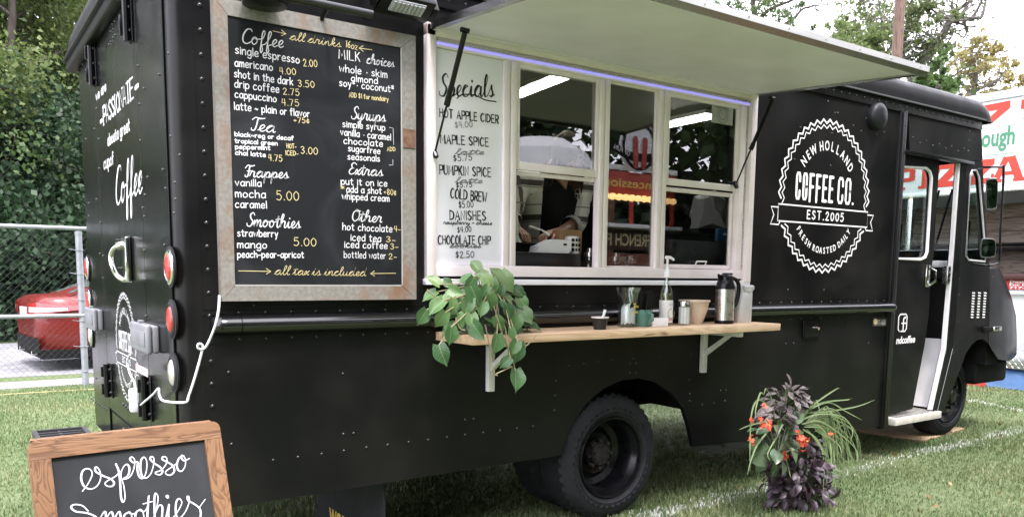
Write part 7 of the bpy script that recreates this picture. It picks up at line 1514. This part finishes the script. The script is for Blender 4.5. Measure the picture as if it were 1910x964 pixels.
# ------------------------------------------------------------------ person at the counter inside
skin = mat('skin', (.46, .25, .175), rough=.5, c2=(.50, .285, .205), ns=9)
PX = V((3.30, .72, .76)); PE = thing('person', 'person in a black tee and open plaid shirt working at the counter', 'person', PX)
def skinned(name, nodes, edges, ma, parent, root=0, sub=2):
    """one continuous surface grown round a skeleton: nodes (point, rx, ry)"""
    base = WL[parent.name]; me = bpy.data.meshes.new(name); me.from_pydata([tuple(V(n[0]) - base) for n in nodes], edges, []); me.update()
    o = bpy.data.objects.new(name, me); COL.objects.link(o)
    sm = o.modifiers.new('skin', 'SKIN'); sm.use_smooth_shade = True; sm.branch_smoothing = .3
    ly = me.skin_vertices[0] if me.skin_vertices else None
    if ly is None:
        bm = bmesh.new(); bm.from_mesh(me); bm.verts.layers.skin.verify(); bm.to_mesh(me); bm.free(); ly = me.skin_vertices[0]
    for i, n in enumerate(nodes): ly.data[i].radius = (n[1], n[2] if len(n) > 2 else n[1]); ly.data[i].use_root = (i == root)
    ss = o.modifiers.new('sub', 'SUBSURF'); ss.levels = sub; ss.render_levels = sub
    bpy.context.view_layer.update(); dg = bpy.context.evaluated_depsgraph_get(); new = bpy.data.meshes.new_from_object(o.evaluated_get(dg)); bpy.data.objects.remove(o); new.name = name; new.shade_smooth(); new.materials.clear(); new.materials.append(ma)
    o = bpy.data.objects.new(name, new); COL.objects.link(o); o.parent = parent; WL[o.name] = base.copy(); return o
def at(px, py, y): return S(px, py, y)
nk = at(1030, 318, .62); chest = at(1030, 372, .62); belly = at(1022, 440, .66); hip = V((belly.x + .02, .72, 1.52))
shL = at(968, 343, .62); elL = at(951, 405, .55); wrL = at(962, 426, .36); shR = at(1084, 345, .62); elR = at(1076, 415, .56); wrR = at(1046, 432, .34)
hL = at(972, 432, .30); hR = at(1022, 437, .28)
head = nk + V((.0, -.18, .095)); kneeL, kneeR = hip + V((-.10, -.03, -.42)), hip + V((.10, -.03, -.42)); ftL, ftR = V((hip.x - .11, .72, .83)), V((hip.x + .11, .74, .83))
hipL, hipR = hip + V((-.1, 0, -.08)), hip + V((.1, 0, -.08))
nodes = [(hip, .155, .12), (belly, .135, .105), (chest, .15, .105), (nk + V((0, .02, -.035)), .085, .07), (nk + V((0, -.02, .04)), .055, .055), (head + V((0, .02, -.085)), .058, .062), (head, .078, .092), (head + V((0, .015, .085)), .066, .075),
 (shL, .068), (elL, .050), (wrL, .031), (hL, .030, .020), (shR, .068), (elR, .050), (wrR, .031), (hR, .030, .020),
 (hipL, .095), (kneeL, .065), (ftL + V((0, 0, .03)), .045), (ftL + V((0, -.15, -.01)), .035), (hipR, .095), (kneeR, .065), (ftR + V((0, 0, .03)), .045), (ftR + V((0, -.15, -.01)), .035)]
edges = [(0, 1), (1, 2), (2, 3), (3, 4), (4, 5), (5, 6), (6, 7), (2, 8), (8, 9), (9, 10), (10, 11), (2, 12), (12, 13), (13, 14), (14, 15), (0, 16), (16, 17), (17, 18), (18, 19), (0, 20), (20, 21), (21, 22), (22, 23)]
# fingers and thumbs: their own chains rooted in the palm
def fingers(palm, wrist, idx, side, curl):
    d = (palm - wrist).normalized(); acr = d.cross(V((0, 0, 1))).normalized(); dn = d.cross(acr).normalized()
    if dn.z > 0: dn = -dn
    for k, (o_, l_) in enumerate(((-.026, .066), (-.009, .074), (.009, .069), (.025, .055))):
        a = len(nodes); r0 = palm + d * .022 + acr * o_ * .9; k1 = r0 + d * l_ * .5 + dn * l_ * .10 * curl; k2 = k1 + d * l_ * .28 + dn * l_ * .34 * curl; k3 = k2 + d * l_ * .08 + dn * l_ * .34 * curl
        nodes.extend([(r0, .0095), (k1, .0088), (k2, .0080), (k3, .0070)]); edges.extend([(idx, a), (a, a + 1), (a + 1, a + 2), (a + 2, a + 3)])
    a = len(nodes); t0 = palm - d * .025 + acr * side * .028; t1 = t0 + d * .035 + acr * side * .020 + dn * .012; t2 = t1 + d * .03 - acr * side * .002 + dn * .015
    nodes.extend([(t0, .0125), (t1, .0105), (t2, .0085)]); edges.extend([(idx, a), (a, a + 1), (a + 1, a + 2)])
fingers(hL, wrL, 11, 1, .9); fingers(hR, wrR, 15, -1, .9)
BODY = skinned('body', nodes, edges, skin, PE)
# face: eyes, nose, mouth and ears on the bowed head, hair falling forward
fd = V((0, -.8, -.6)).normalized(); fu = V((0, -.6, .8)).normalized(); fx = V((1, 0, 0))
def fp(x, u, d): return head + fx * x + fu * u + fd * d
mb = MB()
mb.add([fp(0, .025, .088), fp(-.014, -.022, .092), fp(.014, -.022, .092), fp(0, -.018, .117)], [(0, 1, 3), (0, 3, 2), (1, 2, 3)])
for s_ in (-1, 1): mb.lathe([(.0, -.006), (.016, -.003), (.02, .01), (.0, .014)], fp(s_ * .082, -.005, 0), 8)
obj('nose_and_ears', mb, skin, PE, smooth=60); mb = MB()
for s_ in (-1, 1): mb.lathe([(.0, -.008), (.010, -.004), (.010, .004), (.0, .008)], fp(s_ * .032, .018, .082), 8)
obj('eye', mb, mat('eye_dark', (.06, .045, .04), rough=.2), PE); mb = MB(); mb.tube([fp(-.022, -.052, .088), fp(0, -.054, .095), fp(.022, -.052, .088)], .006, 6); obj('mouth', mb, mat('lips', (.36, .13, .11), rough=.5), PE, smooth=60)
hairm = mat('brown_hair', (.05, .022, .013), rough=.6, spec=.25, c2=(.09, .04, .022), ns=20, stretch=(8, 8, .6), bump=.4, bs=60)
mb = MB(); mb.lathe([(.088, -.06), (.106, -.01), (.106, .04), (.095, .075), (.07, .105), (.035, .122), (0, .127)], head + V((0, .03, .005)), 20, Matrix.Rotation(.45, 3, 'X')); mb.v = [(x + .006 * math.sin(x * 190 + z * 60), y + .005 * math.sin(x * 230), z + .006 * math.sin(x * 170 + y * 90)) for x, y, z in mb.v]; obj('hair', mb, hairm, PE, smooth=60); mb = MB()
for k in range(60):
    a = random.uniform(-.4, PI + .4); p0 = head + V((.085 * math.cos(a), .03 + .06 * math.sin(a), random.uniform(.0, .05))); sd_ = 1 if p0.x > head.x else -.35
    end = at(1070 + random.uniform(-16, 14), 352 + random.uniform(-16, 18), .53) if sd_ > 0 else p0 + V((-.02, .04, -.22)); mb.tube([V(q) for q in smoothpts([p0, p0.lerp(end, .45) + V((.02 * sd_, -.02, .0)), end], 4)], [.008] * 8 + [.003], 5)
obj('hair_lock', mb, hairm, PE, smooth=60)
tee = mat('black_tee', (.006, .006, .007), rough=.85, bump=.2, bs=40)
def shell(name, secs, ma, n=20, a0=0, a1=2 * PI):
    mb = MB(); rows = []
    for c, rx, ry in secs: rows.append([V(c) + V((math.cos(a0 + (a1 - a0) * k / n) * rx, math.sin(a0 + (a1 - a0) * k / n) * ry, .006 * math.sin(k * 2.1))) for k in range(n + 1)])
    mb.grid(rows); return obj(name, mb, ma, PE, smooth=60)
shell('tee_shirt', [(hip + V((0, 0, -.06)), .185, .15), (belly, .165, .135), (chest, .18, .138), (chest + V((0, 0, .07)), .165, .125), (nk + V((0, .01, -.03)), .105, .085)], tee)
# V neck of skin
mb = MB(); mb.prism([nk + V((-.062, -.102, -.03)), nk + V((.062, -.102, -.03)), nk + V((.004, -.142, -.13))], (0, .03, .0)); obj('neckline', mb, skin, PE, smooth=60)
mb = MB(); cpl = Plane(chest + V((.085, -.150, .03)), (1, .25, 0), (0, 0, 1)); ribbon(mb, cpl, [np.array((.028 * math.cos(t), .03 * math.sin(t))) for t in np.linspace(0, 2 * PI, 20)], .004); ribbon(mb, cpl, [np.array((-.02, 0)), np.array((.02, 0))], .009); obj('tee_print', mb, mat('tee_print', (.35, .35, .36), rough=.8), PE, smooth=0)
def plaid():
    ma, t, b = _new('plaid_flannel'); L = t.links.new; tc = t.nodes.new('ShaderNodeTexCoord'); sx = t.nodes.new('ShaderNodeSeparateXYZ'); L(tc.outputs['Object'], sx.inputs[0]); prev = None
    for ax, fr, lo, c in (('Z', 30., .86, (.10, .09, .085)), ('X', 30., .90, (.16, .14, .135)), ('Z', 60., .96, (.40, .39, .38))):
        m_ = t.nodes.new('ShaderNodeMath'); m_.operation = 'MULTIPLY'; m_.inputs[1].default_value = fr; L(sx.outputs[ax], m_.inputs[0]); s_ = t.nodes.new('ShaderNodeMath'); s_.operation = 'SINE'; L(m_.outputs[0], s_.inputs[0]); g = t.nodes.new('ShaderNodeMath'); g.operation = 'GREATER_THAN'; g.inputs[1].default_value = lo; L(s_.outputs[0], g.inputs[0])
        x = t.nodes.new('ShaderNodeMix'); x.data_type = 'RGBA'; x.inputs['A'].default_value = (.84, .82, .79, 1); x.inputs['B'].default_value = rgba(c); L(g.outputs[0], x.inputs['Factor'])
        if prev: L(prev, x.inputs['A'])
        prev = x.outputs['Result']
    L(prev, b.inputs['Base Color']); b.inputs['Roughness'].default_value = .9
    n = t.nodes.new('ShaderNodeTexNoise'); n.inputs['Scale'].default_value = 14; L(tc.outputs['Object'], n.inputs['Vector']); bp = t.nodes.new('ShaderNodeBump'); bp.inputs['Strength'].default_value = .5; bp.inputs['Distance'].default_value = .02; L(n.outputs['Fac'], bp.inputs['Height']); L(bp.outputs['Normal'], b.inputs['Normal']); return ma
pd = plaid()
# open shirt: two fronts, back and sleeves with rolled cuffs
mb = MB()
for s_ in (-1, 1):
    rows = []
    for (c, rx, ry) in [(hip + V((0, 0, -.10)), .215, .18), (belly, .20, .165), (chest, .215, .165), (chest + V((0, 0, .085)), .205, .15), (nk + V((0, .02, -.015)), .105, .10)]:
        a0, a1 = (-PI / 2 + .62, PI / 2) if s_ > 0 else (-PI / 2 - .85, -3 * PI / 2)
        rows.append([V(c) + V((math.cos(a0 + (a1 - a0) * k / 10) * rx, math.sin(a0 + (a1 - a0) * k / 10) * ry, .008 * math.sin(k * 1.7 + c.z * 9))) for k in range(11)])
    mb.grid(rows)
for sh, el, wr in ((shL, elL, wrL), (shR, elR, wrR)):
    cuff = el.lerp(wr, .34); inn = chest.lerp(sh, .55) + V((0, .0, .03)); pts = smoothpts([inn, sh, sh.lerp(el, .5) + V((0, 0, .008)), el, cuff], 5); n = len(pts)
    mb.tube([V(q) for q in pts], [.092 - .034 * (i / (n - 1)) + .004 * math.sin(i * 2.3) for i in range(n)], 14, caps=False)
obj('plaid_shirt', mb, pd, PE, smooth=60)
mb = MB()
for el, wr in ((elL, wrL), (elR, wrR)): a = el.lerp(wr, .30); b = el.lerp(wr, .50); mb.tube([a, b], [.066, .062], 14, caps=False)
obj('rolled_cuff', mb, mat('cuff_white', (.66, .65, .64), rough=.9), PE, smooth=60)
mb = MB(); mb.tube([V((hipL.x, hipL.y, hipL.z + .14)), hipL, kneeL, ftL + V((0, 0, .06))], [.12, .115, .082, .07], 12); mb.tube([V((hipR.x, hipR.y, hipR.z + .14)), hipR, kneeR, ftR + V((0, 0, .06))], [.12, .115, .082, .07], 12); obj('trousers', mb, mat('dark_jeans', (.03, .035, .05), rough=.9), PE, smooth=60)
# spoon in hand, counter things
a = hL + V((.03, -.04, .03)); mb = MB(); mb.tube([a, a + V((.05, -.05, -.02)), a + V((.10, -.06, -.05))], [.006, .005, .009], 6); tag(obj('plastic_spoon', mb, M['decal'], loc=a), 'small white plastic spoon held by the person inside', 'spoon')
zc_ = 1.4405
def ci(px, py, y): q = S(px, py, y); return q
# dark tray front that hides the counter
b0, b1 = ci(958, 502, .03), ci(1088, 473, .03); mb = MB(); mb.box((b0.x, .05, zc_), (b1.x, .07, b1.z), bev=.004); mb.box((b0.x, .0705, zc_), (b0.x + .02, .30, b1.z)); mb.box((b1.x - .02, .0705, zc_), (b1.x, .30, b1.z)); mb.box((b0.x + .021, .0705, zc_), (b1.x - .021, .30, zc_ + .02)); tag(obj('counter_bin', mb, M['trimblack'], loc=(b0.x, .05, zc_)), 'low black open bin standing inside the window sill', 'bin')
# cash terminal
q = ci(1033, 470, .11); ht = thing('card_terminal', 'white card terminal resting on the black bin', 'card terminal', (q.x, .12, q.z)); e0 = ci(997, 470, .11); e1 = ci(1059, 449, .11)
zt = b1.z + .001; mb = MB(); mb.prism([V((e0.x, .075, zt)), V((e1.x - .02, .075, zt)), V((e1.x, .075, zt + .02)), V((e1.x, .075, e1.z)), V((e1.x - .12, .075, e1.z + .004)), V((e0.x + .01, .075, zt + .035))], (0, .09, 0)); obj('terminal_body', mb, mat('terminal_white', (.62, .62, .64), rough=.4), ht, smooth=20)
mb = MB(); mb.box((e1.x - .06, .0735, e1.z - .03), (e1.x - .035, .0748, e1.z - .018)); obj('terminal_screen', mb, M['matteblack'], ht)
c0 = ci(1069, 472, .12); mb = MB(); c0 = V((c0.x, .13, zt)); mb.lathe([(0, 0), (.042, 0), (.042, .10), (.039, .10), (.039, .004), (0, .003)], c0, 20); cc = thing('cutlery_cup', 'pale cup with a grid of dark holes beside the card terminal', 'cup', c0); obj('cup_shell', mb, mat('pale_cup', (.58, .56, .53), rough=.5), cc); mb = MB()
for i in range(3):
    for j in range(3): mb.box((c0.x - .030 + i * .022, c0.y - .0445, c0.z + .014 + j * .028), (c0.x - .019 + i * .022, c0.y - .03, c0.z + .030 + j * .028))
obj('hole_grid', mb, M['matteblack'], cc)
bx0, bx1 = ci(1040, 460, .22), ci(1082, 430, .22); mb = MB(); mb.box((bx0.x, .20, zt), (bx1.x, .34, bx1.z), bev=.003); tag(obj('cardboard_box', mb, mat('cardboard', (.36, .22, .115), rough=.8, c2=(.30, .18, .09), ns=8), loc=(bx0.x, .2, zt)), 'brown cardboard box behind the card terminal', 'box')
p0, p1 = ci(955, 452, .2), ci(1015, 455, .2); mb = MB(); mb.box((p0.x, .16, p0.z - .012), (p1.x, .36, p0.z), bev=.003); mb.box((p0.x + .02, .18, zc_), (p1.x - .05, .34, p0.z - .0125)); tag(obj('scale_stand', mb, M['matteblack'], loc=(p0.x, .2, zc_)), 'black stand under the person\'s left hand', 'stand')
q = ci(968, 436, .18); mb = MB(); mb.tube([V((q.x, .2, p0.z + .001)), V((q.x - .004, .2, p0.z + .16))], [.011, .008], 8); mb.lathe([(.028, 0), (.024, .012), (.01, .03), (0, .03)], (q.x, .2, p0.z + .001), 12); tag(obj('tamper', mb, M['decal'], loc=(q.x, .2, p0.z)), 'slim white upright tool on the black stand', 'utensil')
gj = 'glass jars behind the window'
for px, y, r, h_ in ((1100, .16, .055, .17), (1150, .2, .075, .15), (1175, .3, .06, .14)):
    q = ci(px, 500, y); c = V((q.x, y, zc_)); j = thing('glass_jar', {1100: 'tall clear jar on the counter at the open window edge', 1150: 'wide clear cookie jar behind the middle window', 1175: 'clear jar further back behind the middle window'}[px], 'jar', c, gj)
    lathe_obj('jar_glass', [(0, 0), (r, 0), (r, h_ * .75), (r * .7, h_ * .86), (r * .7, h_), (r * .64, h_), (r * .64, h_ * .85), (r * .93, h_ * .74), (r * .93, .006), (0, .005)], c, clear, j); lathe_obj('jar_lid', [(r * .74, h_), (r * .74, h_ + .025), (.02, h_ + .03), (.02, h_ + .05), (0, h_ + .05)], c, M['steel'], j); lathe_obj('cookies', [(0, .008), (r * .88, .01), (r * .8, h_ * .28), (0, h_ * .34)], c, mat('cookie_brown', (.36, .22, .11), rough=.9, bump=.8, bs=40), j)
# dark screen housing and blue device behind the right pane
a, b = ci(1243, 502, .12), ci(1352, 452, .12); mb = MB(); mb.box((a.x, .10, zc_), (b.x, .13, b.z), bev=.003); tag(obj('low_divider', mb, mat('grey_panel', (.018, .019, .022), rough=.5), loc=(a.x, .1, zc_)), 'dark grey panel standing low behind the right window', 'panel')
a, b = ci(1335, 449, .30), ci(1357, 428, .30); mb = MB(); mb.box((a.x, .28, a.z), (b.x, .31, b.z), bev=.004); dv = thing('blue_device', 'small blue boxed device behind the right window pane', 'device', (a.x, .3, a.z)); obj('device_case', mb, mat('device_blue', (.03, .12, .24), rough=.4), dv); mb = MB(); mb.tube([V((a.x + .03, .29, a.z)), V((a.x + .06, .27, a.z - .12)), V((a.x + .03, .27, zc_ + .005))], .008, 6); obj('device_cable', mb, M['matteblack'], dv, smooth=60); mb = MB(); mb.box((a.x + .05, .277, a.z + .04), (a.x + .085, .279, a.z + .055)); obj('device_label', mb, M['decal'], dv)
q = ci(1345, 395, .6); mb = MB(); mb.lathe([(.0, -.14), (.14, -.11), (.155, .0), (.13, .1), (.06, .15), (0, .16)], (q.x, .7, q.z), 11); mb.v = [(x + .03 * math.sin(x * 41 + z * 23), y + .025 * math.sin(z * 37 + x * 19), z + .02 * math.sin(x * 53)) for x, y, z in mb.v]; tag(obj('paper_sack', mb, mat('grey_sack', (.30, .29, .28), rough=.8, bump=.6, bs=12), loc=(q.x, .7, q.z - .14), smooth=15), 'pale sack on the shelf behind the right window', 'sack')
mb = MB(); mb.box((q.x - .35, .5, q.z - .175), (q.x + .5, .95, q.z - .1405)); obj('side_shelf', mb, M['dark'], T)
# ------------------------------------------------------------------ grass blades: nearest parts of the lawn, thinning out with distance
def lines_mask(x, y):
    """white field paint: a line beside the truck and one crossing beyond it"""
    n = np.sin(x * 9.1 + np.sin(y * 7.3) * 2) * .7 + np.sin(x * 23.7 + y * 11.) * .6 + np.sin(x * 3.1) * .8
    d1 = np.abs(y - (-.06 + .012 * (x - 4.)) - .03 * n); a = np.clip(1.25 - d1 / .10, 0, 1) * (x > 3.2) * (.55 + .45 * np.sin(x * 2.7 + 1) ** 2)
    d2 = np.abs((x - 10.1) - (y - .6) * .36 - .03 * n); b = np.clip(1.15 - d2 / .10, 0, 1) * (y < 2.2)
    return np.maximum(a, b)
def blades(x, y, h, w, seed):
    r = np.random.default_rng(seed); N = len(x); az = r.uniform(0, 2 * PI, N); lean = r.gamma(2., .22, N) * h; c, s_ = np.cos(az), np.sin(az)
    b = np.stack([x, y, np.full(N, -.004)], 1); sd_ = np.stack([-s_, c, np.zeros(N)], 1) * (w[:, None] / 2)
    m_ = b + np.stack([c * lean * .35, s_ * lean * .35, h * .6], 1); t = b + np.stack([c * lean, s_ * lean, h * np.clip(1.05 - .25 * lean / h, .4, 1)], 1)
    vs = np.stack([b - sd_, b + sd_, m_ + sd_ * .8, m_ - sd_ * .8, t], 1).reshape(-1, 3); k = np.arange(N)[:, None] * 5
    return vs, np.concatenate([k + np.array((0, 1, 2)), k + np.array((0, 2, 3)), k + np.array((3, 2, 4))], 0).reshape(-1, 3)
r = np.random.default_rng(3); X = []; Y = []
def area(x0, x1, y0, y1, dens): n = int((x1 - x0) * (y1 - y0) * dens); X.append(r.uniform(x0, x1, n)); Y.append(r.uniform(y0, y1, n))
area(.9, 5.2, -1.3, 1.2, 7000); area(5.2, 8.2, -1.9, .9, 5200); area(3.8, 5.2, -1.7, -1.3, 5000); area(8.2, 12.3, -1.9, 2.6, 3200); area(1.0, 8.3, 1.2, 3.2, 2200); area(.1, 1.1, 1.6, 4.6, 5600); area(.1, 1.4, 4.6, 8.2, 3600); area(-1.5, .1, 2.5, 8.2, 1500); area(2.9, 12, 2.6, 6.5, 700); area(-3.5, .1, -1.5, 2.5, 2200); area(.1, .9, -1.5, 1.6, 4500); area(-4.5, -1.5, 2.5, 8.2, 1100); area(1.4, 3.2, 3.2, 8.2, 1800); area(.9, 3.8, -2.0, -1.3, 3500); area(8.3, 12.2, 2.6, 4.5, 900)
X = np.concatenate(X); Y = np.concatenate(Y)
patch = .5 + .5 * np.sin(X * 2.3 + 1.7 * np.sin(Y * 1.9)) * np.sin(Y * 2.9 + X * .7); keep = r.uniform(0, 1, len(X)) < .42 + .58 * patch; X, Y = X[keep], Y[keep]; patch = patch[keep]
dist = np.hypot(X, Y + 3.6); h = r.uniform(.018, .045, len(X)) * (.75 + .5 * patch) ; w = r.uniform(.0022, .0042, len(X)) * (1 + dist / 7)
lm = lines_mask(X, Y); wh = r.uniform(0, 1, len(X)) < lm * .62
gm = grassmat('grass_blade', [(.095, .152, .055), (.16, .215, .10), (.24, .29, .16), (.12, .185, .08), (.37, .375, .25)], .3); wm = leafmat('painted_blade', [(.55, .56, .52), (.72, .72, .70), (.42, .45, .38)], .2, .8, .2)
v, f = blades(X[~wh], Y[~wh], h[~wh], w[~wh], 5); raw('grass_blades', v, f, gm, kind='stuff')
v, f = blades(X[wh], Y[wh], h[wh] * .8, w[wh] * 1.25, 6); raw('painted_grass', v, f, wm, kind='stuff')
print('blades', len(X))

# a few dry leaves lying on the turf
n = 90; lx = r.uniform(3.2, 11, n); ly = r.uniform(-1.5, 1.2, n); vs, f = leafcloud(np.stack([lx, ly, np.full(n, .03)], 1), .01, 1, .035, flat=.3)
raw('dry_leaves', vs, f, leafmat('dry_leaf', [(.22, .13, .05), (.15, .08, .04), (.30, .22, .08)], .1), kind='stuff')
